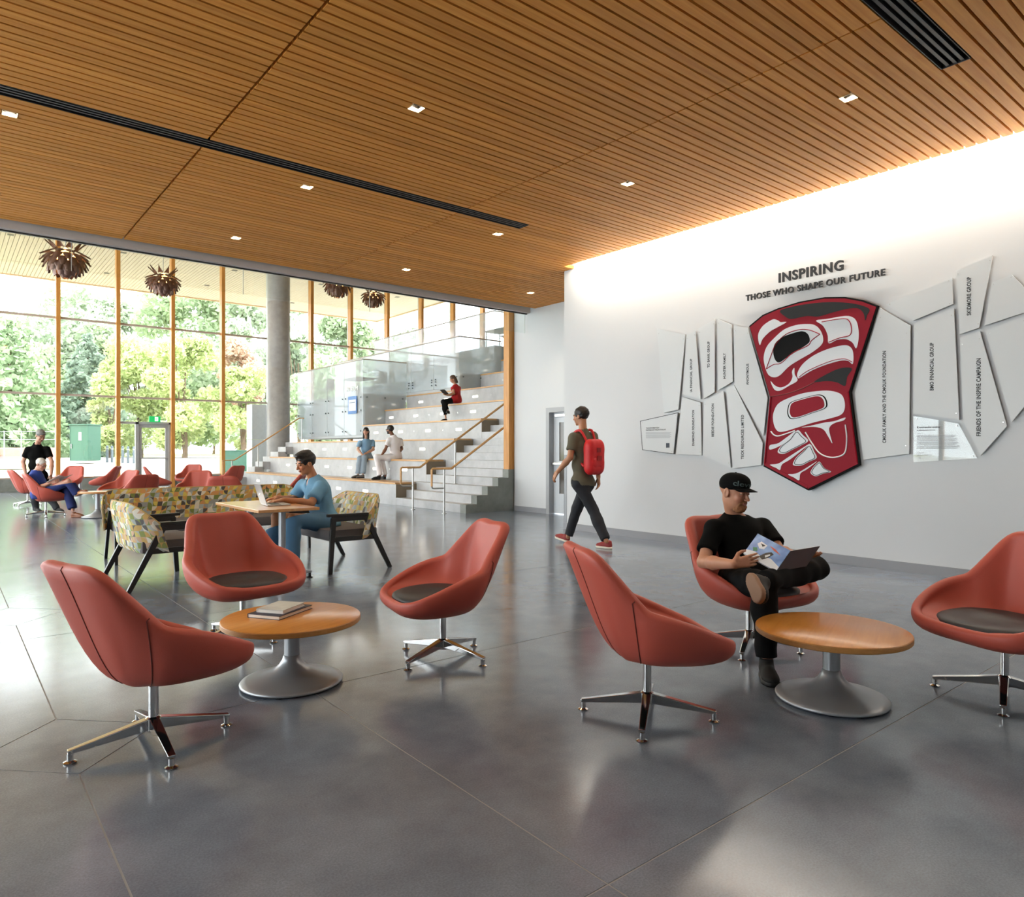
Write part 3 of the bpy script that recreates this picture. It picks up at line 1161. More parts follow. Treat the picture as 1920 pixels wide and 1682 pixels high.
def pendant(c, R, label):
    t = thing('pendant_lamp', label, 'pendant lamp', (c.x, c.y, c.z - R), 0, 'artichoke pendant lamps')
    MB().tube([(0, 0, R * 1.5), (0, 0, ZR - c.z + R)], 0.012, 6).build('stem', M_steel, t)
    MB().lathe([(0.01, R * 0.45), (R * 0.45, R * 0.75), (R * 0.5, R * 1.2), (R * 0.25, R * 1.6), (0.02, R * 1.75)], 20).build('inner_glow', M_glow, t, smooth=True)
    rows = 7
    for k in range(rows):
        a = math.radians(-58 + 112 * k / (rows - 1))
        r, z = R * math.cos(a) * 0.84, R + R * math.sin(a) * 0.66
        n = max(6, int(round(12 * math.cos(a) ** 0.6)))
        up = k == rows - 1
        for j in range(n):
            ang = 2 * PI * (j + 0.5 * (k % 2)) / n
            o = obj('leaf', leaf_mesh(R * 0.44 if not up else R * 0.50, up), None, t)
            pitch = a * 0.75
            tilt = -(0.50 - pitch * 0.5) if not up else 2.2
            phi = a + 0.38 if not up else 2.25
            o.matrix_local = Matrix.Translation((r * math.cos(ang), r * math.sin(ang), z + R * 0.16)) @ Matrix.Rotation(ang - PI / 2, 4, 'Z') @ Matrix.Rotation(phi, 4, 'X')


pendant(at_d(123, 491, 15.2), 0.41, 'dark copper artichoke pendant over the standing man in black')
pendant(at_d(306, 532, 20.0), 0.41, 'glowing copper artichoke pendant in front of the exit door bay')
pendant(at_d(633, 538, 22.5), 0.40, 'dark copper artichoke pendant cut off by the bulkhead near column')
pendant(at_d(700, 560, 26.0), 0.39, 'small copper artichoke pendant with orange glow above the pods')
# ------------------------------------------------------------------ outside: ground, trees and street things
rnd = random.Random(7)
M_pave = concrete('outdoor_paving', '#b9b5ac', '#d3d0c8', rough=0.8, s1=0.2, s2=2.0, bump=0.0)
M_lawn = mat('dry_grass', '#a9b06a', 0.9, var=0.3, scale=1.5)
M_road = mat('asphalt', '#9a9a98', 0.9, var=0.06)


def gz(y):
    """the ground climbs away from the building"""
    return -0.06 + max(0.0, min(1.0, (y - 29) / 16)) * 0.86


rows = []
for y in (YG + 0.1, 29, 33, 37, 41, 45, 60, 140):
    rows.append([(x, y, gz(y)) for x in (-90, 120)])
g = MB().grid(rows).build('ground', M_pave)
struct(g, 'pale paved ground outside the window wall', 'ground')
tag(MB().grid([[(x, y, gz(y) + 0.02) for x in (-90, 120)] for y in (47, 55)]).build('road', M_road), 'grey road running behind the utility cabinet', 'road', None, 'structure')
for y0, y1, x0, x1, lb in ((38, 46.5, -90, 4, 'strip of dry grass beside the fenced yard'), (55.5, 100, -90, 120, 'grassy verge under the trees')):
    yy = [y0 + (y1 - y0) * i / 4 for i in range(5)]
    tag(MB().grid([[(x, y, gz(y) + 0.03) for x in (x0, x1)] for y in yy]).build('lawn', M_lawn), lb, 'grass', None, 'structure')


def leafmat(name, c1, c2):
    if name in MATS:
        return MATS[name]
    m = bpy.data.materials.new(name)
    m.use_nodes = True
    nt = m.node_tree
    N, L = nt.nodes, nt.links
    N.remove(N['Principled BSDF'])
    ge = N.new('ShaderNodeNewGeometry')
    nz = N.new('ShaderNodeTexNoise'); nz.inputs['Scale'].default_value = 0.6; nz.inputs['Detail'].default_value = 3
    L.new(ge.outputs['Position'], nz.inputs['Vector'])
    av = N.new('ShaderNodeMath'); av.operation = 'MULTIPLY_ADD'; av.inputs[1].default_value = 0.5
    L.new(ge.outputs['Random Per Island'], av.inputs[0])
    h = N.new('ShaderNodeMath'); h.operation = 'MULTIPLY'; h.inputs[1].default_value = 0.6
    L.new(nz.outputs['Fac'], h.inputs[0]); L.new(h.outputs[0], av.inputs[2])
    cr = N.new('ShaderNodeValToRGB')
    cr.color_ramp.elements[0].position = 0.15; cr.color_ramp.elements[0].color = rgb(c1)
    cr.color_ramp.elements[1].position = 0.85; cr.color_ramp.elements[1].color = rgb(c2)
    L.new(av.outputs[0], cr.inputs['Fac'])
    df = N.new('ShaderNodeBsdfDiffuse'); tl = N.new('ShaderNodeBsdfTranslucent')
    L.new(cr.outputs['Color'], df.inputs['Color']); L.new(cr.outputs['Color'], tl.inputs['Color'])
    mx = N.new('ShaderNodeMixShader'); mx.inputs[0].default_value = 0.45
    L.new(df.outputs[0], mx.inputs[1]); L.new(tl.outputs[0], mx.inputs[2])
    L.new(mx.outputs[0], N['Material Output'].inputs['Surface'])
    MATS[name] = m
    return m


M_bark = mat('bark', '#6b5a49', 0.9, var=0.25, scale=6)


def leaves(points, size, seed):
    """one small folded leaf card per point"""
    rs = np.random.RandomState(seed)
    P = np.array(points)
    n = len(P)
    a = rs.normal(size=(n, 3)); a /= np.linalg.norm(a, axis=1)[:, None]
    b = np.cross(a, rs.normal(size=(n, 3))); b /= np.linalg.norm(b, axis=1)[:, None]
    s = size * (0.6 + 0.8 * rs.rand(n))[:, None]
    V = np.stack([P - a * s, P + b * s * 0.5, P + a * s, P - b * s * 0.5], 1).reshape(-1, 3)
    F = np.arange(4 * n).reshape(n, 4)
    me = bpy.data.meshes.new('foliage')
    me.from_pydata(V.tolist(), [], F.tolist())
    me.update()
    return me


def broadleaf(px, py_top, py_bot, pw, d, m, label, n=5200, size=0.26, seed=0, group='broadleaf trees outside', gappy=0.0):
    rx, ry = ray(px)
    base = Vector((rx * d, ry * d, 0))
    base.z = gz(base.y)
    top = CAMH + (HYP - py_top) * d / FPX
    bot = max(base.z + 0.3, CAMH + (HYP - py_bot) * d / FPX)
    R = pw * d / FPX / 2
    Hh = top - bot
    rs = np.random.RandomState(seed + 11)
    blobs = []
    for i in range(16):
        u = rs.rand()
        z = bot + Hh * (0.08 + 0.86 * u)
        rr = R * (0.55 + 0.45 * math.sin(PI * min(1, u * 0.85 + 0.12)))
        an = rs.rand() * 2 * PI
        off = rr * math.sqrt(rs.rand()) * 0.75
        blobs.append((base.x + off * math.cos(an), base.y + off * math.sin(an), z, R * (0.28 + 0.2 * rs.rand())))
    pts = []
    per = n // len(blobs)
    for bx_, by_, bz_, br in blobs:
        v = rs.normal(size=(per, 3)); v /= np.linalg.norm(v, axis=1)[:, None]
        r = br * (0.55 + 0.5 * rs.rand(per)) 
        q = v * r[:, None] * np.array([1, 1, 0.8]) + np.array([bx_, by_, bz_])
        pts.append(q)
    pts = np.concatenate(pts)
    pts = pts[pts[:, 2] > base.z + 0.2]
    t = thing('tree', label, 'tree', base, 0, group)
    me = leaves(pts - np.array(base), size, seed)
    o = obj('foliage', me, m, t)
    o['kind'] = 'stuff'
    tb = MB()
    tb.tube([(0, 0, -0.3), (0.1, 0, (bot - base.z) * 0.6 + 0.5), (0, 0.1, (bot - base.z) + Hh * 0.55)], 0.2, 7, r2=0.07)
    tb.build('trunk', M_bark, t, smooth=True)
    for k in range(5):
        b = blobs[k]
        MB().tube([(0, 0, (bot - base.z) + Hh * 0.1 * k), ((b[0] - base.x) * 0.6, (b[1] - base.y) * 0.6, b[2] - base.z - 0.3)], 0.08, 5, r2=0.03).build('branch', M_bark, t)


def conifer(px, py_top, pw, d, m, label, n=5200, size=0.30, seed=0):
    rx, ry = ray(px)
    base = Vector((rx * d, ry * d, 0))
    base.z = gz(base.y)
    Hh = CAMH + (HYP - py_top) * d / FPX - base.z
    R = pw * d / FPX / 2
    rs = np.random.RandomState(seed + 5)
    pts = []
    tiers = 15
    for k in range(tiers):
        u = k / (tiers - 1)
        z = Hh * (0.06 + 0.92 * u)
        rr = R * (1 - u) ** 0.8 + 0.25
        nb = int(9 - 4 * u)
        for j in range(nb):
            an = 2 * PI * (j + rs.rand() * 0.6) / nb
            m_ = max(6, int(n / tiers / nb * (1.5 - u)))
            s = rs.rand(m_) ** 0.7
            lat = (rs.rand(m_) - 0.5) * 0.9 * (1 - s * 0.6) * rr * 0.5
            x = s * rr * math.cos(an) - lat * math.sin(an)
            y = s * rr * math.sin(an) + lat * math.cos(an)
            zz = z - s * s * rr * 0.35 + (rs.rand(m_) - 0.5) * 0.35
            pts.append(np.stack([x, y, zz], 1))
    pts = np.concatenate(pts)
    pts = pts[pts[:, 2] > 0.1]
    t = thing('conifer', label, 'tree', base, 0, 'conifers outside')
    o = obj('foliage', leaves(pts, size, seed), m, t)
    o['kind'] = 'stuff'
    MB().tube([(0, 0, -0.3), (0, 0, Hh * 0.95)], 0.22, 7, r2=0.03).build('trunk', M_bark, t, smooth=True)


G1 = leafmat('leaf_lime', '#a3b574', '#d9dfae')
G2 = leafmat('leaf_green', '#94a985', '#c3cfb2')
G3 = leafmat('leaf_fir', '#708676', '#a6b5a2')
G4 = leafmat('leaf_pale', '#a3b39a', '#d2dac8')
G5 = leafmat('leaf_pink', '#c3a08c', '#dcc9b4')
G6 = leafmat('leaf_conifer', '#8aa67e', '#c4d3b2')
# far row against the sky
far = [(30, 500, 840, 250, 66, 'behind the bright drooping conifer'), (160, 520, 840, 210, 70, 'rising over the dark fir'), (255, 545, 840, 170, 74, 'between the dark fir and lime trees'),
       (345, 508, 840, 210, 68, 'behind the lime trees at the exit door'), (455, 525, 840, 180, 66, 'behind the pinkish tree'), (560, 550, 840, 170, 66, 'behind the round column'),
       (640, 590, 830, 140, 68, 'over the lettered pod'), (760, 612, 800, 110, 72, 'over the pod above the woman in red'), (-90, 490, 840, 230, 66, 'at the outer edge of the yard'),
       (705, 610, 830, 100, 76, 'under the end of the canopy'), (100, 560, 850, 160, 78, 'in the gap between conifer and fir'), (400, 560, 850, 150, 80, 'deep behind the lime trees')]
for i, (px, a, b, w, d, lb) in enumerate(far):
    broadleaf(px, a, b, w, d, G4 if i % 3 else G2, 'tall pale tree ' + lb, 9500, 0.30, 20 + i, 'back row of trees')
conifer(18, 600, 240, 44, G6, 'bright green drooping conifer behind the fenced yard', 9000, 0.22, 3)
conifer(-110, 560, 260, 46, G6, 'bright green drooping conifer at the edge of the yard', 7000, 0.22, 4)
conifer(165, 628, 190, 50, G3, 'dark blue green fir behind the utility cabinet', 9000, 0.22, 6)
broadleaf(262, 640, 850, 150, 46, G1, 'lime green leafy tree seen beside the exit door', 11000, 0.15, 41)
broadleaf(345, 618, 850, 150, 44, G1, 'lime green leafy tree seen behind the exit door', 11000, 0.15, 42)
broadleaf(205, 700, 862, 90, 44, G1, 'small lime green tree beside the utility cabinet', 6000, 0.15, 43)
broadleaf(455, 640, 760, 100, 52, G5, 'pinkish seed heavy tree near the round column', 7000, 0.16, 44)
broadleaf(455, 690, 862, 120, 44, G1, 'lime green tree near the round column', 9000, 0.15, 45)
broadleaf(600, 640, 860, 140, 48, G2, 'mid green tree behind the bleacher glass', 8000, 0.16, 46)
broadleaf(60, 770, 850, 120, 47, G6, 'low bright green shrub by the fence', 5000, 0.13, 47)

# utility cabinet
d = 36.0
c0 = at_d(139, 864, d)
cab = thing('utility_cabinet', 'green metal utility cabinet outside with white notice', 'cabinet', (at_d(160, 864, d).x, at_d(160, 864, d).y, at_d(160, 864, d).z), -math.atan2(BY, AY) - 0.25)
M_cab = mat('cabinet_green', '#2f5c49', 0.5, var=0.06)
hw = 21 * d / FPX
hc = 66 * d / FPX
MB().box(-hw, hw, -0.4, 0.4, 0, hc).build('body', M_cab, cab, bevel=0.02)
MB().box(-hw - 0.04, hw + 0.04, -0.46, 0.46, hc, hc + 0.06).build('lid', M_cab, cab, bevel=0.01)
MB().box(0.0, 0.17, -0.415, -0.405, hc * 0.58, hc * 0.80).build('notice_sheet', mat('paper_white', '#f2f2f0', 0.6), cab)
MB().box(-hw + 0.12, -hw + 0.16, -0.44, -0.4, hc * 0.35, hc * 0.48).build('handle', M_steel, cab)
MB().box(-hw + 0.05, -hw + 0.055, -0.41, -0.4, 0.03, hc - 0.03).build('door_seam', M_dark, cab)
# second flatter cabinet near the stair
c2 = at_d(445, 862, 34)
c2.z = gz(c2.y)
cb2 = thing('utility_cabinet', 'low mint green utility cabinet outside beside the stair', 'cabinet', c2, -0.4)
MB().box(-0.75, 0.75, -0.5, 0.5, 0, 1.0).build('body', mat('cabinet_mint', '#5f9383', 0.5), cb2, bevel=0.02)
MB().box(-0.79, 0.79, -0.54, 0.54, 1.0, 1.05).build('lid', MATS['cabinet_mint'], cb2, bevel=0.01)
# bollards
M_boll = mat('bollard_grey', '#5f6b74', 0.5)
bp = None
for px in (201, 210, 230, 240, 251):
    q = at_d(px, 864, 37)
    q.z = gz(q.y)
    if bp is None:
        bp = thing('bollard', 'dark grey steel bollard outside near the utility cabinet', 'bollard', q, 0, 'bollards')
        MB().lathe([(0.06, 0), (0.06, 0.85), (0.05, 0.88), (0.0, 0.9)], 14).build('post', M_boll, bp, smooth=True)
        MB().lathe([(0.062, 0.70), (0.062, 0.75)], 14).build('band', M_steel, bp, smooth=True)
    else:
        copy_tree(bp).location = q
# white clad volume beside the stair, outside the glass
vx0, vx1 = on_y(470, 800, YG + 0.5).x, on_y(497, 800, YG + 0.5).x
vc = thing('clad_pier', 'white metal clad pier outside beside the stair window', 'pier', (vx0, YG + 0.35, 0))
for z0, z1 in ((0, 1.7), (1.715, 3.07)):
    MB().box(0, vx1 - vx0 + 0.1, 0, 0.6, z0, z1).build('panel', mat('white_cladding', '#dfe3e8', 0.4), vc)
# fenced yard on the left
fx0, fx1 = at_d(-120, 860, 40), at_d(104, 860, 40)
fn = thing('fence', 'grey mesh fence round the yard behind the standing man', 'fence', (0, 0, 0))
M_fence = mat('fence_grey', '#9aa0a3', 0.6)
prev = None
for k in range(8):
    p = fx0.lerp(fx1, k / 7)
    z = gz(p.y)
    MB().tube([(p.x, p.y, z), (p.x, p.y, z + 1.6)], 0.035, 6).build('post', M_fence, fn)
    if prev is not None:
        for h in (0.1, 0.6, 1.1, 1.55):
            MB().tube([(prev.x, prev.y, z + h), (p.x, p.y, z + h)], 0.015, 5).build('wire', M_fence, fn)
    prev = p
bw0, bw1 = at_d(-150, 850, 41.5), at_d(104, 850, 41.5)
lw = MB().bar((bw0.x, bw0.y, 1.0), (bw1.x, bw1.y, 1.0), 0.2, 0.9).build('low_wall', mat('brick_red', '#b98a7c', 0.8, var=0.2, scale=4))
tag(lw, 'low reddish wall behind the mesh fence', 'wall', None)
# ------------------------------------------------------------------ red swivel lounge chair
M_red = mat('brick_red_leather', '#b14f40', 0.5, var=0.05, scale=3, bump=0.10, bscale=260, spec=0.45)
M_seam = mat('leather_seam', '#6a2820', 0.6, var=0.1)
M_seat = mat('charcoal_seat_vinyl', '#2a2b2f', 0.5, var=0.06, bump=0.06, bscale=300)

RIM = [  # half rim from the middle of the front lip to the middle of the back's top: x, y, z
    (0.00, 0.330, 0.392), (0.12, 0.332, 0.396), (0.222, 0.320, 0.406), (0.300, 0.270, 0.428), (0.346, 0.180, 0.468),
    (0.367, 0.070, 0.514), (0.364, -0.020, 0.545), (0.346, -0.088, 0.563), (0.320, -0.135, 0.580), (0.300, -0.165, 0.612), (0.281, -0.205, 0.662),
    (0.261, -0.250, 0.716), (0.240, -0.292, 0.768), (0.208, -0.328, 0.812), (0.155, -0.345, 0.829), (0.08, -0.346, 0.828), (0.0, -0.342, 0.825)]


def chair_shell():
    half = spline(RIM, 40)
    full = np.concatenate([half, half[-2:0:-1] * np.array([-1, 1, 1])])
    n = len(full)
    rows_out, rows_in = [], []
    cols = []
    for i in range(n):
        R = full[i]
        t = full[(i + 1) % n] - full[i - 1]
        t /= np.linalg.norm(t)
        T = 0.022 + 0.010 * min(1.0, max(0.0, (R[2] - 0.40) / 0.2))      # half thickness of the padded rim
        back = min(1.0, max(0.0, (R[2] - 0.45) / 0.35))      # 0 on the seat rim, 1 on the back
        # local frame across the rim: w points outwards, u along the surface downwards
        rad = np.array([R[0], R[1], 0.0]); rad /= max(1e-6, np.linalg.norm(rad))
        w = rad * 1.0 + np.array([0, 0, 0.25 * back])
        w -= t * np.dot(w, t); w /= np.linalg.norm(w)
        u = np.cross(t, w); u /= np.linalg.norm(u)
        if u[2] < 0:
            u = -u
        # bottom target of the outer skin and seat target of the inner skin
        B = np.array([R[0] * 0.30, R[1] * 0.26 - 0.02, 0.292])
        S = np.array([R[0] * 0.62, R[1] * 0.62 + 0.02, 0.405])
        lo = R - u * 0.012
        outer0 = lo + w * T
        inner0 = lo - w * T * 1.15
        arc = []
        for k in range(1, 6):
            a = PI * k / 6
            arc.append(lo + w * T * math.cos(a) * (1.0 if a < PI / 2 else 1.15) + u * T * 0.9 * math.sin(a))
        hgt = R[2] - 0.292
        low = 1.0 - back
        c1 = outer0 - np.array([0, 0, 1.0]) * hgt * (0.42 + 0.30 * low) + np.array([0, 0.085, 0]) * back * (hgt / 0.5) - rad * (0.01 - 0.02 * low)
        c2 = np.array([R[0] * (0.70 + 0.10 * low), R[1] * (0.62 + 0.12 * low), 0.295 + 0.015 * back])
        out = []
        for k in range(13):
            s = k / 12
            out.append((1 - s) ** 3 * outer0 + 3 * (1 - s) ** 2 * s * c1 + 3 * (1 - s) * s * s * c2 + s ** 3 * B)
        ih = R[2] - 0.405
        d1 = inner0 - np.array([0, 0, 1.0]) * max(0.0, ih) * 0.45 + np.array([0, 0.055, 0]) * back
        d2 = np.array([R[0] * 0.78, R[1] * 0.74 + 0.02, 0.408])
        inn = []
        for k in range(11):
            s = k / 10
            inn.append((1 - s) ** 3 * inner0 + 3 * (1 - s) ** 2 * s * d1 + 3 * (1 - s) * s * s * d2 + s ** 3 * S)
        cols.append(out[::-1] + arc + inn)
    m = len(cols[0])
    rows = [[cols[i][k] for i in range(n)] for k in range(m)]
    b = MB().grid(rows, closed=True)
    # close bottom and seat centre
    b.f.append(tuple(range(n)))
    b.f.append(tuple((m - 1) * n + j for j in range(n))[::-1])
    me = b.mesh('shell', smooth=True, angle=75)
    return me, cols, n


def make_red_chair():
    t = thing('lounge_chair', 'brick red lounge chair', 'chair', (0, 0, 0), 0, 'red lounge chairs')
    me, cols, n = chair_shell()
    bm = bmesh.new(); bm.from_mesh(me)
    bmesh.ops.recalc_face_normals(bm, faces=bm.faces)
    bm.to_mesh(me); bm.free()
    sh = obj('shell', me, M_red, t)
    # piped seams: middle of the back, and where back meets each side
    def seam(i, name='seam', off=0.001, kk=range(1, 14)):
        pts = []
        for k in kk:
            p = cols[i][k]
            q = np.array([p[0], p[1], 0]); q /= max(1e-6, np.linalg.norm(q))
            pts.append(p + q * off)
        MB().tube(pts, 0.0026, 6).build(name, M_seam, sh, smooth=True)
    seam(n // 2)
    for i in (23, n - 23):
        seam(i)
    # seat pad
    rows = []
    for (s, z) in ((1.0, 0.395), (1.02, 0.405), (1.0, 0.418), (0.93, 0.426), (0.75, 0.430), (0.45, 0.431), (0.05, 0.431)):
        ring = []
        for j in range(40):
            a = 2 * PI * j / 40
            ca, sa = math.cos(a), math.sin(a)
            x = 0.256 * math.copysign(abs(ca) ** 0.85, ca)
            y = 0.065 + (0.243 if sa > 0 else 0.235) * math.copysign(abs(sa) ** 0.9, sa)
            ring.append((x * s, 0.065 + (y - 0.065) * s, z - 0.012 * max(0, y) / 0.3))
        rows.append(ring)
    b = MB().grid(rows, closed=True)
    b.f.append(tuple(range(40))[::-1])
    b.f.append(tuple(6 * 40 + j for j in range(40)))
    b.build('seat_pad', M_seat, t, smooth=True, angle=70)
    # swivel base
    bs = thing_part('base', t)
    MB().lathe([(0.021, 0.085), (0.021, 0.31)], 20).build('post', M_chrome, bs, smooth=True)
    MB().lathe([(0.024, 0.055), (0.032, 0.065), (0.032, 0.115), (0.022, 0.122)], 20).build('hub', M_chrome, bs, smooth=True)
    for k in range(4):
        a = k * PI / 2
        ca, sa = math.cos(a), math.sin(a)
        lg = MB().bar((0.02 * ca, 0.02 * sa, 0.092), (0.325 * ca, 0.325 * sa, 0.048), 0.042, 0.05, 0.03, 0.016).build('leg', M_chrome, bs, bevel=0.004)
        MB().lathe([(0.024, 0.0), (0.026, 0.006), (0.013, 0.012), (0.013, 0.042)], 14, (0.315 * ca, 0.315 * sa, 0)).build('glide', M_chrome, lg, smooth=True)
    MB().lathe([(0.085, 0.282), (0.095, 0.300)], 20).build('seat_plate', M_black, t)
    return t


def thing_part(name, parent):
    """a joint mesh part that carries sub-parts (hidden hub disc)"""
    return MB().lathe([(0.026, 0.06), (0.026, 0.11)], 12).build(name, M_chrome, parent)


chair0 = make_red_chair()
_used = []


def place_chair(x, y, face, base, label):
    """face: heading of the chair's front in the plan (0 = +X); base: angle of the star base"""
    c = chair0 if not _used else copy_tree(chair0)
    _used.append(c)
    c.location = (x, y, 0)
    rz = face - PI / 2
    c.rotation_euler = (0, 0, rz)
    for ch in c.children:
        if ch.name.split('.')[0] == 'base':
            ch.rotation_euler = (0, 0, base - rz)
    c['label'] = label
    return c


R_ = math.radians
place_chair(0.73, 3.42, R_(17), R_(0), 'brick red lounge chair seen from behind beside the table with books')
place_chair(1.63, 4.98, R_(279), R_(20), 'brick red lounge chair facing the table with books from the patterned seats')
place_chair(2.44, 3.69, R_(167), R_(16), 'brick red lounge chair alone on the white wall side of the book table')
place_chair(2.68, 2.25, R_(-27), R_(36), 'brick red lounge chair turned away, between the two round tables')
place_chair(4.12, 2.60, R_(260), R_(25), 'brick red lounge chair under the man in the black cap')
place_chair(4.33, 1.23, R_(158), R_(15), 'brick red lounge chair cut by the frame beside the empty round table')
# far group by the windows
FAR = [  # base on the floor (pixel), heading in the plan, label
    (86, 968, 5, 'red lounge chair holding the man in blue scrubs'),
    (52, 948, 10, 'red lounge chair half hidden behind the man in black'),
    (128, 930, 232, 'red lounge chair facing the lounge next to the first timber mullion'),
    (197, 930, 150, 'red lounge chair with a pointed arm by the kerb and second mullion'),
    (222, 952, 205, 'red lounge chair with an open seat behind the patterned sofa end'),
    (256, 972, 108, 'red lounge chair with its seamed back to the patterned sofa'),
    (296, 930, -8, 'red lounge chair seen from behind in front of the exit door'),
    (355, 921, 231, 'red lounge chair standing closest to the glass right of exit door'),
    (367, 955, 240, 'red lounge chair between the sofa and the window chairs'),
    (432, 926, 112, 'red lounge chair near the foot of the window stair'),
    (427, 979, 60, 'red lounge chair with just its back showing over the sofa'),
    (538, 963, 145, 'red lounge chair behind the student, before the bleachers'),
]
for px, py, face, lb in FAR:
    p = on_z(px, py)
    place_chair(p.x, p.y, R_(face), R_(px % 90), lb)

# ------------------------------------------------------------------ round pedestal tables
M_top = wood('oak_veneer', '#b8792f', '#cf9146', 0.30, grain=(0.7, 9, 1), scale=3.0, coat=0.2)
M_edge = wood('oak_edge', '#a8743a', '#c08c50', 0.4, grain=(6, 6, 30), scale=4.0)
M_silver = mat('silver_paint', '#9fa2a6', 0.35, metal=0.45, var=0.03)


def round_table(x, y, r, h, label, light=False):
    t = thing('round_table', label, 'table', (x, y, 0), 0.35, 'round pedestal tables')
    MB().lathe([(0.0, h - 0.004), (r - 0.004, h - 0.004), (r - 0.002, h - 0.002), (r - 0.005, h), (0.0, h)], 64).build('tabletop', M_top, t, smooth=True)
    MB().lathe([(r - 0.02, h - 0.032), (r - 0.003, h - 0.031), (r, h - 0.028), (r, h - 0.006), (r - 0.002, h - 0.0035), (r - 0.02, h - 0.0035)], 64).build('edge_band', M_edge, t, smooth=True)
    MB().lathe([(0.0, h - 0.031), (r - 0.02, h - 0.031)], 48).build('underside', M_black, t)
    MB().lathe([(0.042, 0.155), (0.042, h - 0.03)], 32).build('stem', M_silver, t, smooth=True)
    prof = [(0.266, 0.006), (0.275, 0.010), (0.277, 0.018), (0.270, 0.026), (0.24, 0.034), (0.19, 0.046), (0.14, 0.062), (0.10, 0.082), (0.07, 0.108), (0.052, 0.135), (0.046, 0.158), (0.042, 0.160)]
    MB().lathe(prof, 56).build('trumpet_base', M_silver, t, smooth=True, angle=60)
    for k in range(4):
        a = k * PI / 2 + 0.6
        MB().lathe([(0.016, 0), (0.016, 0.008)], 10, (0.25 * math.cos(a), 0.25 * math.sin(a), 0)).build('glide', M_black, t)
    return t


TH = 0.372
round_table(1.52, 3.82, 0.375, TH, 'round oak pedestal table with two books on it')
round_table(3.60, 1.79, 0.375, TH, 'empty round oak pedestal table at the feet of the capped man')
q = on_z(183, 970)
round_table(q.x, q.y, 0.33, 0.50, 'pale round pedestal table in front of the man in blue scrubs')
q = on_z(150, 925)
round_table(q.x, q.y, 0.36, 0.50, 'pale round pedestal table close to the window kerb')

# books on the first table
M_paper = mat('paper_edge', '#e9e4da', 0.7, var=0.05, scale=1, stretch=(2, 2, 400))
M_navy = mat('navy_cover', '#23283c', 0.5, var=0.05)
M_grey = mat('photo_cover', '#b9bab4', 0.35, var=0.55, scale=9)
M_wcov = mat('white_cover', '#e6e3df', 0.4, var=0.03)


def book(corner_a, corner_b, corner_c, z, th, mc, label, cover_top=None):
    """corners: spine-side near, page-side near, far (tabletop points)"""
    a, b, c = (Vector((p.x, p.y, 0)) for p in (corner_a, corner_b, corner_c))
    ex = b - a
    w = ex.length
    ex.normalize()
    ey = Vector((-ex.y, ex.x, 0))
    h = abs((c - b).dot(ey))
    t = thing('book', label, 'book', (a.x, a.y, z), math.atan2(ex.y, ex.x))
    MB().box(0, w, 0, h, th - 0.003, th).build('cover', cover_top or mc, t)
    MB().box(0, w, 0, h, 0, 0.003).build('back_cover', mc, t)
    MB().box(0, 0.003, 0, h, 0.003, th - 0.003).build('spine', mc, t)
    MB().box(0.003, w - 0.004, 0.003, h - 0.003, 0.003, th - 0.003).build('pages', M_paper, t)
    return t


zt = TH
ba = [on_z(464, 1158, zt), on_z(524, 1163.5, zt), on_z(585, 1141, zt)]
book(ba[0], ba[1], ba[2], zt, 0.022, M_navy, 'thick book with a navy cover lying on the round table')
ba = [on_z(481, 1148, zt + 0.022), on_z(531, 1151.5, zt + 0.022), on_z(573, 1136, zt + 0.022)]
book(ba[0], ba[1], ba[2], zt + 0.022, 0.02, M_wcov, 'smaller white book with a grey photograph on the navy book', M_grey)


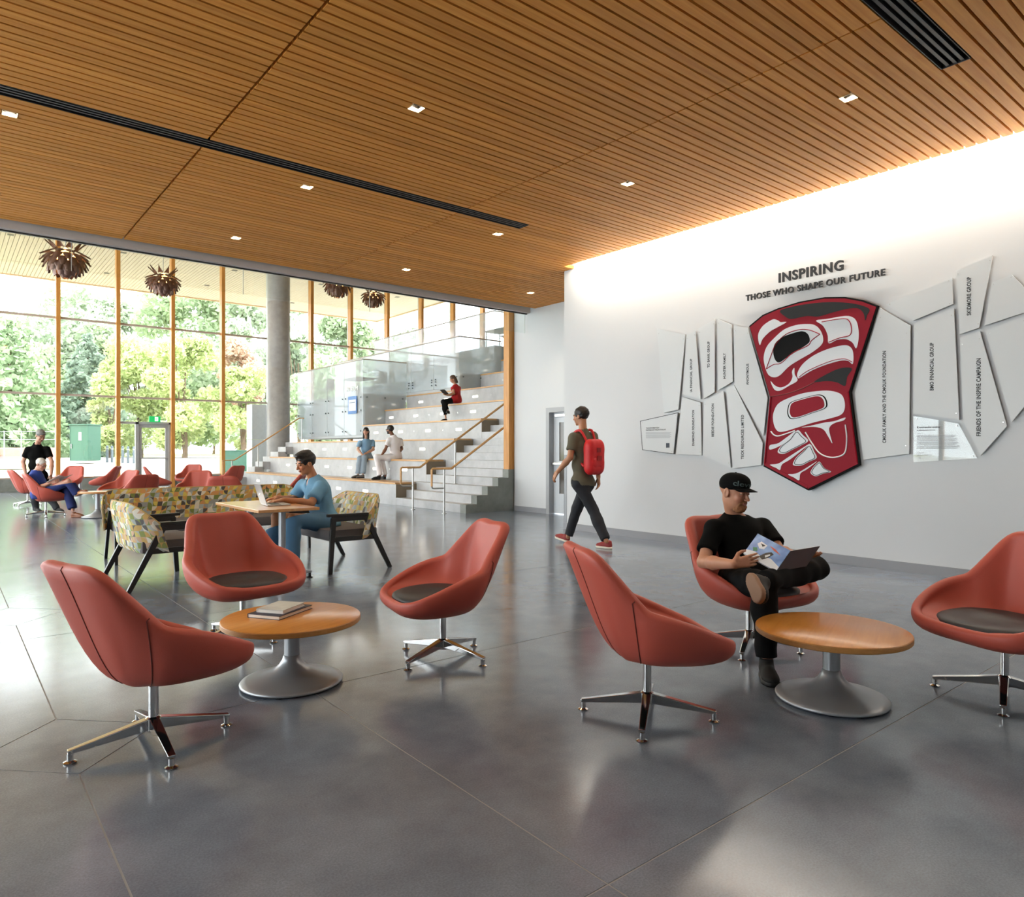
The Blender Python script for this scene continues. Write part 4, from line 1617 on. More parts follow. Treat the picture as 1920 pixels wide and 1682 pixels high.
# ------------------------------------------------------------------ patterned fabric
def fabric(name, cell=0.055, pal=('#8c8f8a', '#b98f4a', '#6f7a3c', '#cfc8b4', '#4a4540', '#c7b353', '#9aa39c', '#c08a52')):
    m, nt, p = _new(name)
    N, L = nt.nodes, nt.links
    uv = N.new('ShaderNodeUVMap')
    sc = N.new('ShaderNodeVectorMath'); sc.operation = 'SCALE'; sc.inputs['Scale'].default_value = 1 / cell
    L.new(uv.outputs[0], sc.inputs[0])
    fl = N.new('ShaderNodeVectorMath'); fl.operation = 'FLOOR'
    fr = N.new('ShaderNodeVectorMath'); fr.operation = 'FRACTION'
    L.new(sc.outputs[0], fl.inputs[0]); L.new(sc.outputs[0], fr.inputs[0])
    def wn(off):
        a = N.new('ShaderNodeVectorMath'); a.operation = 'ADD'; a.inputs[1].default_value = off
        L.new(fl.outputs[0], a.inputs[0])
        w = N.new('ShaderNodeTexWhiteNoise'); w.noise_dimensions = '3D'
        L.new(a.outputs[0], w.inputs['Vector'])
        return w
    w1, w2, w3 = wn((0.5, 0.5, 0.1)), wn((7.5, 3.5, 2.1)), wn((1.5, 9.5, 5.1))
    def ramp(w):
        cr = N.new('ShaderNodeValToRGB')
        cr.color_ramp.interpolation = 'CONSTANT'
        e = cr.color_ramp.elements
        while len(e) < len(pal):
            e.new(0.5)
        for i, c in enumerate(pal):
            e[i].position = i / len(pal)
            e[i].color = rgb(c)
        L.new(w.outputs['Value'], cr.inputs['Fac'])
        return cr
    c1, c2 = ramp(w1), ramp(w2)
    # quarter disc about a random corner of the cell
    sep = N.new('ShaderNodeSeparateColor'); L.new(w3.outputs['Color'], sep.inputs[0])
    def rnd01(o):
        g = N.new('ShaderNodeMath'); g.operation = 'GREATER_THAN'; g.inputs[1].default_value = 0.5
        L.new(o, g.inputs[0]); return g
    cb = N.new('ShaderNodeCombineXYZ')
    L.new(rnd01(sep.outputs[0]).outputs[0], cb.inputs[0]); L.new(rnd01(sep.outputs[1]).outputs[0], cb.inputs[1])
    ds = N.new('ShaderNodeVectorMath'); ds.operation = 'DISTANCE'
    sx = N.new('ShaderNodeVectorMath'); sx.operation = 'MULTIPLY'; sx.inputs[1].default_value = (1, 1, 0)
    L.new(fr.outputs[0], sx.inputs[0])
    L.new(sx.outputs[0], ds.inputs[0]); L.new(cb.outputs[0], ds.inputs[1])
    lt = N.new('ShaderNodeMath'); lt.operation = 'LESS_THAN'; lt.inputs[1].default_value = 0.95
    L.new(ds.outputs['Value'], lt.inputs[0])
    mx = N.new('ShaderNodeMix'); mx.data_type = 'RGBA'
    L.new(lt.outputs[0], mx.inputs['Factor']); L.new(c1.outputs[0], mx.inputs['A']); L.new(c2.outputs[0], mx.inputs['B'])
    L.new(mx.outputs['Result'], p.inputs['Base Color'])
    p.inputs['Roughness'].default_value = 0.85
    MATS[name] = m
    return m


M_fab = fabric('geometric_fabric')
M_fabl = fabric('geometric_fabric_pale', 0.055, ('#a9b0ad', '#c7a566', '#8f9a5c', '#dcd8ca', '#6d6a68', '#d0c277', '#b5bcb6', '#c9a88c'))
M_ebony = mat('ebony_wood', '#1b1a19', 0.4, var=0.2, scale=6, stretch=(1, 1, 0.2))
M_gseat = mat('grey_upholstery', '#5a5657', 0.8, var=0.06, bump=0.05, bscale=400)
M_pipe = mat('ochre_piping', '#b79a5e', 0.7)


def back_shell(W, bend, zlo, zhi, y0, y1, wrap, mname, parent, name='backrest'):
    """curved upholstered back: wraps forward at both ends; UV in metres"""
    nu, nv = 44, 9
    th = 0.055
    def cen(u, v):
        s = (u - 0.5) * 2
        a = abs(s)
        x = math.copysign(W / 2 * (a if a < 0.85 else 0.85 + 0.15 * math.sin((a - 0.85) / 0.15 * PI / 2)), s)
        fwd = wrap * max(0, (a - bend) / (1 - bend)) ** 2.0
        drop = (zhi - zlo) * 0.42 * max(0, (a - bend) / (1 - bend)) ** 2.2
        z = zlo + (zhi - drop - zlo) * v
        y = y0 + (y1 - y0) * v + fwd
        return np.array([x, y, z])
    outer, inner = [], []
    for j in range(nv + 1):
        v = j / nv
        ro, ri = [], []
        for i in range(nu + 1):
            u = i / nu
            p = cen(u, v)
            du = cen(min(1, u + 0.01), v) - cen(max(0, u - 0.01), v)
            nrm = np.array([du[1], -du[0], 0.0]); nrm /= np.linalg.norm(nrm)
            e = th / 2 * (1 - 0.75 * max(0, abs(2 * v - 1) - 0.8) / 0.2) * (1 - 0.7 * max(0, abs(2 * u - 1) - 0.94) / 0.06)
            ro.append(p + nrm * e)
            ri.append(p - nrm * e)
        outer.append(ro); inner.append(ri)
    verts, uvs = [], []
    def addrow(r, v, sgn):
        acc = 0
        o = len(verts)
        for k, p in enumerate(r):
            if k:
                acc += float(np.linalg.norm(r[k] - r[k - 1]))
            verts.append(tuple(p)); uvs.append((acc * 1.0 + (3.3 if sgn else 0), float(p[2]) if True else v))
        return o
    faces = []
    n = nu + 1
    o0 = None
    for j in range(nv + 1):
        o = addrow(outer[j], j / nv, 0)
        if j:
            for i in range(nu):
                faces.append((o - n + i, o - n + i + 1, o + i + 1, o + i))
    base_i = len(verts)
    for j in range(nv + 1):
        o = addrow(inner[j], j / nv, 1)
        if j:
            for i in range(nu):
                faces.append((o - n + i + 1, o - n + i, o + i, o + i + 1))
    nO = (nv + 1) * n
    for i in range(nu):
        faces.append((nv * n + i, nv * n + i + 1, nO + nv * n + i + 1, nO + nv * n + i))
        faces.append((i + 1, i, nO + i, nO + i + 1))
    for j in range(nv):
        faces.append((j * n, (j + 1) * n, nO + (j + 1) * n, nO + j * n))
        faces.append(((j + 1) * n + nu, j * n + nu, nO + j * n + nu, nO + (j + 1) * n + nu))
    me = bpy.data.meshes.new(name)
    me.from_pydata(verts, [], faces)
    lay = me.uv_layers.new(name='UVMap')
    for lp in me.loops:
        lay.data[lp.index].uv = uvs[lp.vertex_index]
    bm = bmesh.new(); bm.from_mesh(me)
    bmesh.ops.recalc_face_normals(bm, faces=bm.faces)
    bm.to_mesh(me); bm.free()
    me.polygons.foreach_set('use_smooth', [True] * len(me.polygons))
    me.set_sharp_from_angle(angle=R_(50))
    o = obj(name, me, mname, parent)
    # piping along the top edge
    pts = [(cen(i / nu, 1.0) + np.array([0, 0, 0.004])) for i in range(nu + 1)]
    MB().tube(pts, 0.007, 6).build('piping', M_pipe, o, smooth=True)
    return o


def armchair(x, y, face, W, label, fab):
    """front along local +y"""
    t = thing('armchair', label, 'armchair', (x, y, 0), face - PI / 2)
    hw = W / 2
    back_shell(W + 0.02, 0.62, 0.34, 0.80, -0.27, -0.35, 0.22, fab, t)
    MB().box(-hw + 0.05, hw - 0.05, -0.27, 0.30, 0.335, 0.455).build('seat', M_gseat, t, bevel=0.025, smooth=True)
    for s in (-1, 1):
        xx = s * hw
        MB().bar((xx, 0.31, 0.0), (xx, 0.27, 0.585), 0.034, 0.045, 0.034, 0.055, up=(0, 1, 0)).build('front_leg', M_ebony, t, bevel=0.004)
        MB().bar((xx, -0.40, 0.0), (xx, -0.10, 0.585), 0.034, 0.040, 0.034, 0.060, up=(0, 1, 0)).build('rear_leg', M_ebony, t, bevel=0.004)
        MB().prism([(xx - 0.025, 0.34, 0.60), (xx + 0.025, 0.34, 0.60), (xx + 0.02, -0.13, 0.595), (xx - 0.02, -0.13, 0.595)], (0, 0, 0.03)).build('armrest', M_ebony, t, bevel=0.005)
        MB().bar((xx, 0.29, 0.575), (xx, -0.11, 0.575), 0.03, 0.055).build('arm_rail', M_ebony, t, bevel=0.004)
        MB().bar((xx - s * 0.0, 0.28, 0.36), (xx, -0.22, 0.36), 0.025, 0.05).build('side_rail', M_ebony, t, bevel=0.004)
        for yy in (0.31, -0.40):
            MB().lathe([(0.014, -0.0), (0.014, 0.008)], 10, (xx, yy, 0)).build('glide', M_black, t)
    return t


armchair(1.68, 7.62, R_(4), 0.92, 'patterned armchair seen from behind its back, facing the laptop table', M_fabl)
armchair(3.46, 7.47, R_(180), 1.16, 'wide patterned armchair in which the student sits', M_fabl)

# sofa behind the laptop table, facing it
sx0, sx1 = 1.53, 3.80
sofa = thing('sofa', 'long sofa with geometric patterned back behind the laptop table', 'sofa', ((sx0 + sx1) / 2, 9.22, 0), PI)
Ws = sx1 - sx0
back_shell(Ws + 0.12, 0.86, 0.36, 0.82, -0.28, -0.40, 0.16, M_fab, sofa)
MB().box(-Ws / 2 + 0.03, Ws / 2 - 0.03, -0.27, 0.30, 0.34, 0.455).build('seat', M_gseat, sofa, bevel=0.025, smooth=True)
for s in (-1, 1):
    MB().bar((s * Ws / 2, 0.26, 0.0), (s * Ws / 2, 0.24, 0.60), 0.034, 0.045, up=(0, 1, 0)).build('front_leg', M_ebony, sofa, bevel=0.004)
    MB().bar((s * Ws / 2, -0.40, 0.0), (s * Ws / 2, -0.12, 0.60), 0.034, 0.045, up=(0, 1, 0)).build('rear_leg', M_ebony, sofa, bevel=0.004)
    MB().box(s * Ws / 2 - 0.024, s * Ws / 2 + 0.024, -0.14, 0.30, 0.60, 0.63).build('armrest', M_ebony, sofa, bevel=0.005)
MB().bar((-Ws / 2, 0.24, 0.36), (Ws / 2, 0.24, 0.36), 0.03, 0.05).build('front_rail', M_ebony, sofa, bevel=0.004)

# laptop table
lt_ = thing('laptop_table', 'rectangular oak table holding the open laptop', 'table', (2.63, 7.33, 0))
M_tbl = wood('oak_laminate', '#c08a55', '#d6a673', 0.28, grain=(8, 0.7, 1), scale=3.0, coat=0.3)
TZ = 0.73
MB().box(-0.305, 0.305, -0.67, 0.67, TZ - 0.028, TZ).build('tabletop', M_tbl, lt_, bevel=0.003)
for yy in (-0.47, 0.47):
    MB().tube([(0, yy, 0.09), (0, yy, TZ - 0.03)], 0.034, 20).build('post', M_silver, lt_, smooth=True)
    MB().box(-0.2, 0.2, yy - 0.03, yy + 0.03, TZ - 0.045, TZ - 0.028).build('top_plate', M_silver, lt_)
    for s in (-1, 1):
        fo = MB().bar((0, yy, 0.09), (s * 0.30, yy, 0.062), 0.05, 0.06, 0.04, 0.028).build('foot', M_silver, lt_, bevel=0.006)
        MB().lathe([(0.03, 0.0), (0.03, 0.006), (0.014, 0.012), (0.014, 0.055)], 14, (s * 0.285, yy, 0)).build('glide', M_black, fo, smooth=True)

# laptop: screen back towards the camera's left, hinge on the far side from the student
M_lap = mat('laptop_silver', '#c3c6ca', 0.3, metal=0.5, var=0.02)
lp = thing('laptop', 'open silver laptop on the oak table', 'laptop', (2.60, 7.22, TZ), R_(-8))
MB().box(-0.02, 0.21, -0.16, 0.16, 0.003, 0.016).build('keyboard_deck', M_lap, lp, bevel=0.003)
MB().box(0.02, 0.12, -0.14, 0.14, 0.016, 0.0168).build('keys', M_black, lp)
MB().box(-0.018, -0.008, -0.145, 0.145, 0.008, 0.014).build('hinge', M_black, lp)
a = R_(18)
sc = MB().prism([(-0.02, -0.16, 0.016), (-0.02, 0.16, 0.016), (-0.02 - 0.22 * math.sin(a), 0.16, 0.016 + 0.22 * math.cos(a)), (-0.02 - 0.22 * math.sin(a), -0.16, 0.016 + 0.22 * math.cos(a))], (-0.006, 0, -0.001)).build('screen_lid', M_lap, lp, bevel=0.001)
MB().prism([(-0.0185 - 0.01 * math.sin(a), -0.15, 0.016 + 0.01 * math.cos(a)), (-0.0185 - 0.01 * math.sin(a), 0.15, 0.016 + 0.01 * math.cos(a)), (-0.0185 - 0.21 * math.sin(a), 0.15, 0.016 + 0.21 * math.cos(a)), (-0.0185 - 0.21 * math.sin(a), -0.15, 0.016 + 0.21 * math.cos(a))], (0.0008, 0, 0)).build('display', mat('display_glass', '#20242c', 0.1), sc)
em = MB().lathe([(0.0, 0), (0.016, 0), (0.016, 0.001), (0, 0.001)], 14).build('lid_emblem', mat('emblem_white', '#f2f4f6', 0.4), sc)
em.matrix_local = Matrix.Translation((-0.027 - 0.115 * math.sin(a), 0, 0.016 + 0.115 * math.cos(a))) @ Matrix.Rotation(-PI / 2 + a * 1, 4, 'Y')
# ------------------------------------------------------------------ donor wall: plaques, lettering, carved panel
M_plq = mat('plaque_white', (0.60, 0.63, 0.64, 1), 0.5, var=0.01)
M_ink = mat('black_lettering', '#16181c', 0.5)
M_acr = glass('acrylic', (0.95, 0.97, 0.97), 0.055, 0.10, (0.9, 0.92, 0.92))
XPF = XW - 0.040      # front face of the plaques


def cropper(x0, y0, s):
    return lambda p: (x0 + p[0] / s, y0 + p[1] / s)


CL = cropper(1180, 580, 5.258)
CR = cropper(1600, 470, 4.006)
CE = cropper(1380, 540, 4.207)
CI = cropper(1180, 460, 2.5946)


def up_text(s, p_start, p_end, parent, mesh_m, cap=None):
    """lettering that reads upwards on the wall, from pixel p_start to p_end along its baseline"""
    a, b = on_x(*p_start, XPF), on_x(*p_end, XPF)
    tm = text_mesh(s, 1.0, 0.0, 1.08, 0.034)
    x0, x1 = mesh_width(tm)
    k = (b.z - a.z) / (x1 - x0)
    ks = k * 1.2
    vs = [(XPF - 0.002, a.y + v.co.y * ks, a.z + (v.co.x - x0) * k) for v in tm.vertices]
    fs = [tuple(f.vertices) for f in tm.polygons]
    o = Vector(parent.location)
    MB().add([(p[0] - o.x, p[1] - o.y, p[2] - o.z) for p in vs], fs).build('lettering', mesh_m, parent)


def plaque(pts, conv, label, text=None, clear=False):
    w = [on_x(*conv(p), XPF) for p in pts]
    cy = sum(p.y for p in w) / len(w)
    zb = min(p.z for p in w)
    t = thing('donor_plaque' if not clear else 'acrylic_plaque', label, 'plaque', (XPF, cy, zb), 0, 'donor plaques on the white wall')
    MB().prism([(0, p.y - cy, p.z - zb) for p in w], (0.016, 0, 0)).build('panel', M_acr if clear else M_plq, t)
    # stand-off pins that hold it to the wall
    for p in w[:3]:
        q = Vector((0, p.y - cy, p.z - zb)).lerp(Vector((0, 0, sum(v.z - zb for v in w) / len(w))), 0.12)
        MB().tube([(-0.003, q.y, q.z), (XW - XPF - 0.002, q.y, q.z)], 0.006, 8).build('pin', M_steel, t)
    if text:
        s, a, b = text
        up_text(s, conv(a), conv(b), t, M_ink)
    return t, cy, zb


plaque([(272, 190), (550, 248), (483, 988), (340, 1020)], CL, 'blank white plaque beside the framed statement panel')
plaque([(565, 250), (650, 212), (702, 885), (523, 835)], CL, 'slim white plaque reading IA Financial Group', ('IA FINANCIAL GROUP', (620, 815), (620, 487)))
plaque([(680, 190), (840, 95), (840, 815), (735, 882)], CL, 'white plaque reading TD Bank Group', ('TD BANK GROUP', (792, 575), (792, 315)))
plaque([(868, 95), (1005, 150), (1020, 712), (872, 800)], CL, 'white plaque reading Hunter Family', ('HUNTER FAMILY', (950, 683), (950, 430)))
plaque([(1030, 155), (1165, 180), (1362, 870), (1322, 1250), (1035, 745)], CL, 'white plaque reading Anonymous beside the carved red panel', ('ANONYMOUS', (1177, 745), (1177, 535)))
plaque([(520, 865), (700, 918), (713, 1440), (458, 1428)], CL, 'white plaque reading Diamond Foundation', ('DIAMOND FOUNDATION', (640, 1345), (640, 993)))
plaque([(735, 905), (928, 808), (1000, 1562), (722, 1440)], CL, 'white plaque reading Beedie Foundation', ('BEEDIE FOUNDATION', (834, 1255), (834, 930)))
plaque([(955, 775), (1032, 745), (1315, 1320), (1298, 1535), (1020, 1570)], CL, 'white plaque reading Teck Resources Limited', ('TECK RESOURCES LIMITED', (1128, 1478), (1128, 1040)))
plaque([(200, 430), (428, 562), (418, 1525), (75, 1570), (10, 1070)], CR, 'large white plaque reading Cmolik Family and the Cmolik Foundation', ('CMOLIK FAMILY AND THE CMOLIK FOUNDATION', (245, 1445), (253, 752)))
plaque([(240, 405), (742, 205), (750, 400), (450, 525)], CR, 'blank white plaque with slanted top above the large plaque')
plaque([(455, 550), (755, 432), (795, 1270), (450, 1222)], CR, 'white plaque reading BMO Financial Group', ('BMO FINANCIAL GROUP', (603, 1050), (603, 690)))
plaque([(772, 150), (1045, 35), (945, 578), (800, 628)], CR, 'white plaque reading Skidmore Group', ('SKIDMORE GROUP', (884, 485), (886, 195)))
plaque([(1040, 240), (1190, 180), (1420, 420), (985, 562)], CR, 'blank white plaque next to the Skidmore plaque')
plaque([(800, 655), (950, 605), (1153, 1318), (957, 1538), (825, 1285)], CR, 'white plaque reading Friends of the Inspire Campaign', ('FRIENDS OF THE INSPIRE CAMPAIGN', (957, 1393), (958, 808)))
plaque([(990, 600), (1282, 495), (1420, 445), (1420, 1000), (1187, 1290)], CR, 'large blank white plaque next to the campaign friends plaque')


def flat_lines(t, conv, rows, cy, zb, m, x=XPF - 0.0025):
    """fine print as thin dark bars"""
    for (x0, y0, x1, y1, h) in rows:
        a, b = on_x(*conv((x0, y0)), x), on_x(*conv((x1, y1)), x)
        hz = abs(on_x(*conv((x0, y0 + h)), x).z - a.z)
        MB().prism([(x - XPF, a.y - cy, a.z - zb), (x - XPF, b.y - cy, b.z - zb), (x - XPF, b.y - cy, b.z - zb - hz), (x - XPF, a.y - cy, a.z - zb - hz)], (0.001, 0, 0)).build('print_line', m, t)


def small_text(t, conv, s, p0, p1, cy, zb, m):
    a, b = on_x(*conv(p0), XPF - 0.003), on_x(*conv(p1), XPF - 0.003)
    tm = text_mesh(s, 1.0, 0.0, 1.02, 0.01)
    x0, x1 = mesh_width(tm)
    k = (a.y - b.y) / (x1 - x0)
    MB().add([(-0.003, a.y - (v.co.x - x0) * k - cy, a.z + v.co.y * k - zb) for v in tm.vertices], [tuple(f.vertices) for f in tm.polygons]).build('lettering', m, t)


M_fine = mat('fine_print', '#9ea3a8', 0.6)
t, cy, zb = plaque([(108, 1103), (480, 1020), (438, 1425), (130, 1385)], CL, 'dark edged statement panel reading Transformation inspired by Philanthropy')
_w = [on_x(*CL(p), XPF) for p in [(108, 1103), (480, 1020), (438, 1425), (130, 1385)]]
for i in range(4):
    a, b = _w[i], _w[(i + 1) % 4]
    MB().bar((0.004, a.y - cy, a.z - zb), (0.004, b.y - cy, b.z - zb), 0.012, 0.008).build('edge_strip', M_ink, t)
small_text(t, CL, 'TRANSFORMATION', (163, 1178), (295, 1176), cy, zb, M_ink)
small_text(t, CL, 'INSPIRED BY PHILANTHROPY', (163, 1198), (362, 1196), cy, zb, M_ink)
flat_lines(t, CL, [(163, 1215 + 10 * k, 412 - 12 * (k % 2), 1214 + 10 * k, 4) for k in range(6)], cy, zb, M_fine)
flat_lines(t, CL, [(362, 1320, 396, 1319, 45)], cy, zb, mat('navy_mark', '#1d2638', 0.5))
t, cy, zb = plaque([(450, 1240), (790, 1300), (928, 1560), (450, 1590)], CR, 'clear acrylic statement panel below the BMO plaque', None, True)
small_text(t, CR, "Kwakwaka'wakw", (478, 1335), (652, 1333), cy, zb, M_ink)
small_text(t, CR, 'KNOWLEDGE IS POWER', (478, 1354), (615, 1353), cy, zb, M_ink)
flat_lines(t, CR, [(478, 1385 + 9 * k, 770 + 3 * k - 14 * (k % 3), 1384 + 9 * k, 4) for k in range(12)] + [(478, 1372, 512, 1372, 3), (478, 1518, 530, 1517, 4), (478, 1534, 585, 1533, 4), (488, 1556, 508, 1555, 5)], cy, zb, M_fine)


def heading(s, p0, p1, label, depth, bold):
    a, b = on_x(*CI(p0), XW - 0.05), on_x(*CI(p1), XW - 0.05)
    tm = text_mesh(s, 1.0, 0.0, 1.12, bold)
    x0, x1 = mesh_width(tm)
    k = (a.y - b.y) / (x1 - x0)
    t = thing('wall_lettering', label, 'lettering', (XW - 0.05, a.y, (a.z + b.z) / 2))
    # solid letters standing off the wall
    for vs, fs in islands(tm):
        front = [(0.0, -(p[0] - x0) * k, p[1] * k) for p in vs]
        n = len(front)
        m = MB().add(front, fs)
        bm_edges = {}
        for f in fs:
            for i in range(len(f)):
                e = (f[i], f[(i + 1) % len(f)])
                bm_edges[tuple(sorted(e))] = bm_edges.get(tuple(sorted(e)), []) + [e]
        m.add([(depth, p[1], p[2]) for p in front], [tuple(reversed(f)) for f in fs])
        for key, lst in bm_edges.items():
            if len(lst) == 1:
                i, j = lst[0]
                m.f.append((j, i, i + n, j + n))
        m.build('letter', M_ink, t)
    return t


heading('INSPIRING', (725, 178), (1040, 120), 'large black raised lettering reading Inspiring', 0.02, 0.026)
heading('THOSE WHO SHAPE OUR FUTURE', (565, 267), (1243, 148), 'smaller black raised lettering reading Those who shape our future', 0.02, 0.02)

# carved panel in red, white and black
M_pred = mat('carved_red', '#8a0d22', 0.6, var=0.06, scale=4, spec=0.2)
M_pdark = mat('carved_charcoal', '#343637', 0.8, var=0.08, spec=0.15)
M_pwhite = mat('carved_white', '#d3d8dc', 0.5, var=0.02)
M_pblack = mat('panel_black_edge', '#141516', 0.8, spec=0.15)
XE = XW - 0.07
out = [(103, 300), (210, 212), (330, 160), (500, 108), (700, 72), (860, 70), (1000, 95), (1115, 138), (895, 820), (970, 1398), (570, 1598), (217, 1408), (268, 862)]
W_ = [on_x(*CE(p), XE) for p in out]
cy = sum(p.y for p in W_) / len(W_)
zb = min(p.z for p in W_)
em_t = thing('carved_panel', 'tall carved red panel with white and black curved shapes', 'wall art', (XE, cy, zb))


def eloc(p, x=0.0):
    q = on_x(*CE(p), XE)
    return (x, q.y - cy, q.z - zb)


cen = (590, 820)
shrink = lambda p, k: (cen[0] + (p[0] - cen[0]) * k, cen[1] + (p[1] - cen[1]) * k)
MB().prism([eloc(p, 0.0) for p in out], (0.055, 0, 0)).build('backing', M_pblack, em_t)
MB().prism([eloc(shrink(p, 0.983), -0.006) for p in out], (0.006, 0, 0)).build('red_face', M_pred, em_t)
# raised rim round the lower edge
rimp = [(895, 820), (970, 1398), (570, 1598), (217, 1408), (268, 862)]
for a, b in zip(rimp[:-1], rimp[1:]):
    MB().bar(eloc(shrink(a, 0.965), -0.008), eloc(shrink(b, 0.965), -0.008), 0.008, 0.035).build('rim_strip', M_pred, em_t)


def inlay(pts, m, x, smooth=True, n=72):
    P = spline(pts, n, True) if smooth else pts
    MB().prism([eloc(p, x) for p in P], (0.004, 0, 0)).build('inlay', m, em_t)


def inline(pts, m, x, w=0.006, closed=False, n=48):
    P = spline(pts, n, closed)
    q = [eloc(p, x) for p in P]
    if closed:
        q.append(q[0])
    MB().tube(q, w, 6).build('inlay_line', m, em_t)


x1_, x2_, x3_ = -0.009, -0.012, -0.015
inlay([(350, 180), (450, 148), (620, 120), (790, 112), (950, 128), (1052, 165), (1036, 215), (1022, 255), (1008, 200), (965, 162), (880, 165), (760, 195), (650, 226), (560, 222), (440, 245), (390, 225)], M_pdark, x1_)
inlay([(330, 255), (290, 250), (215, 300), (178, 370), (190, 450), (215, 400), (270, 345), (330, 310), (400, 270), (355, 270)], M_pwhite, x1_)
inlay([(550, 285), (620, 292), (668, 335), (690, 400), (675, 450), (600, 510), (500, 568), (420, 620), (350, 688), (300, 705), (255, 680), (228, 605), (222, 540), (245, 465), (300, 400), (380, 330), (470, 295)], M_pwhite, x1_)
inline([(242, 640), (285, 520), (320, 440), (400, 365), (500, 330), (580, 332), (665, 365)], M_pred, x2_, 0.005)
inline([(665, 365), (600, 415), (570, 455), (450, 515), (360, 592), (300, 605), (242, 640)], M_pred, x2_, 0.005)
inlay([(430, 365), (520, 342), (568, 362), (585, 410), (568, 442), (480, 500), (400, 552), (345, 588), (312, 565), (297, 500), (312, 440), (360, 395)], M_pblack, x2_)
inlay([(635, 258), (720, 245), (860, 222), (922, 232), (955, 270), (970, 350), (965, 430), (948, 476), (922, 432), (870, 405), (800, 410), (735, 437), (725, 370), (690, 300)], M_pwhite, x1_)
inline([(680, 268), (850, 243), (900, 268), (915, 330), (898, 375), (820, 395), (735, 428)], M_pred, x2_, 0.005)
inlay([(492, 712), (488, 670), (530, 600), (620, 530), (740, 478), (860, 452), (912, 475), (928, 530), (922, 600), (888, 576), (820, 575), (700, 610), (600, 652), (520, 700)], M_pwhite, x1_)
inline([(500, 705), (560, 660), (660, 612), (770, 572), (860, 560), (920, 585)], M_pred, x2_, 0.004)
inlay([(275, 735), (310, 770), (360, 785), (420, 755), (448, 705), (445, 660), (462, 632), (465, 680), (487, 730), (420, 772), (350, 810), (305, 800)], M_pwhite, x1_)
inlay([(620, 742), (700, 690), (800, 642), (880, 627), (916, 642), (880, 700), (862, 772), (800, 746), (720, 735)], M_pdark, x1_)
inline([(275, 858), (400, 835), (520, 795), (620, 745)], mat('carved_deep_red', '#5c0a18', 0.5), x1_, 0.005)
inlay([(300, 980), (340, 910), (440, 860), (560, 825), (720, 810), (820, 832), (855, 880), (860, 950), (830, 1000), (740, 1030), (600, 1065), (480, 1103), (390, 1130), (340, 1133), (310, 1100), (295, 1040)], M_pwhite, x1_)
ov = [(410, 955), (435, 902), (540, 866), (645, 842), (697, 853), (722, 900), (710, 948), (600, 990), (500, 1025), (438, 1034), (412, 1005)]
inlay(ov, M_pblack, x2_)
inlay([(563 + (p[0] - 563) * 0.94, 938 + (p[1] - 938) * 0.94) for p in ov], M_pwhite, x3_)
inlay([(563 + (p[0] - 563) * 0.86, 938 + (p[1] - 938) * 0.86) for p in ov], M_pred, x3_ - 0.003)
inlay([(520, 1100), (600, 1085), (700, 1062), (780, 1050), (863, 1022), (850, 1045), (790, 1062), (748, 1088), (738, 1130), (762, 1225), (728, 1168), (690, 1115), (620, 1096)], M_pwhite, x1_)
inline([(550, 1138), (600, 1220), (660, 1300), (740, 1335), (820, 1328), (866, 1290), (877, 1180), (866, 1078)], M_pwhite, x1_, 0.008)
inline([(278, 1130), (305, 1160), (350, 1165), (470, 1125)], M_pwhite, x1_, 0.008)
inlay([(272, 1240), (335, 1225), (400, 1180), (470, 1130), (430, 1190), (350, 1245), (272, 1275)], M_pwhite, x1_)
for cl in ([(332, 1287), (360, 1245), (430, 1190), (487, 1122), (530, 1160), (572, 1205), (520, 1240), (450, 1275), (390, 1305), (345, 1305)],
           [(452, 1387), (480, 1335), (540, 1280), (587, 1232), (620, 1290), (638, 1340), (580, 1370), (520, 1400), (470, 1402)],
           [(592, 1460), (607, 1420), (650, 1375), (668, 1376), (700, 1420), (752, 1450), (690, 1465), (632, 1485)]):
    inlay(cl, M_pwhite, x1_)
    c0 = (sum(p[0] for p in cl) / len(cl), sum(p[1] for p in cl) / len(cl))
    inline([(c0[0] + (p[0] - c0[0]) * 0.86, c0[1] + (p[1] - c0[1]) * 0.86) for p in cl], M_pblack, x2_, 0.003, True)
inlay([(270, 1395), (340, 1383), (430, 1325), (585, 1228), (440, 1345), (368, 1390), (350, 1435), (320, 1420)], M_pwhite, x1_)
inlay([(415, 1470), (490, 1458), (640, 1368), (562, 1430), (512, 1462), (500, 1516), (460, 1495)], M_pwhite, x1_)
# ------------------------------------------------------------------ figures: smooth blended volumes turned into one skin each
def V3(*a):
    return np.array(a, float)


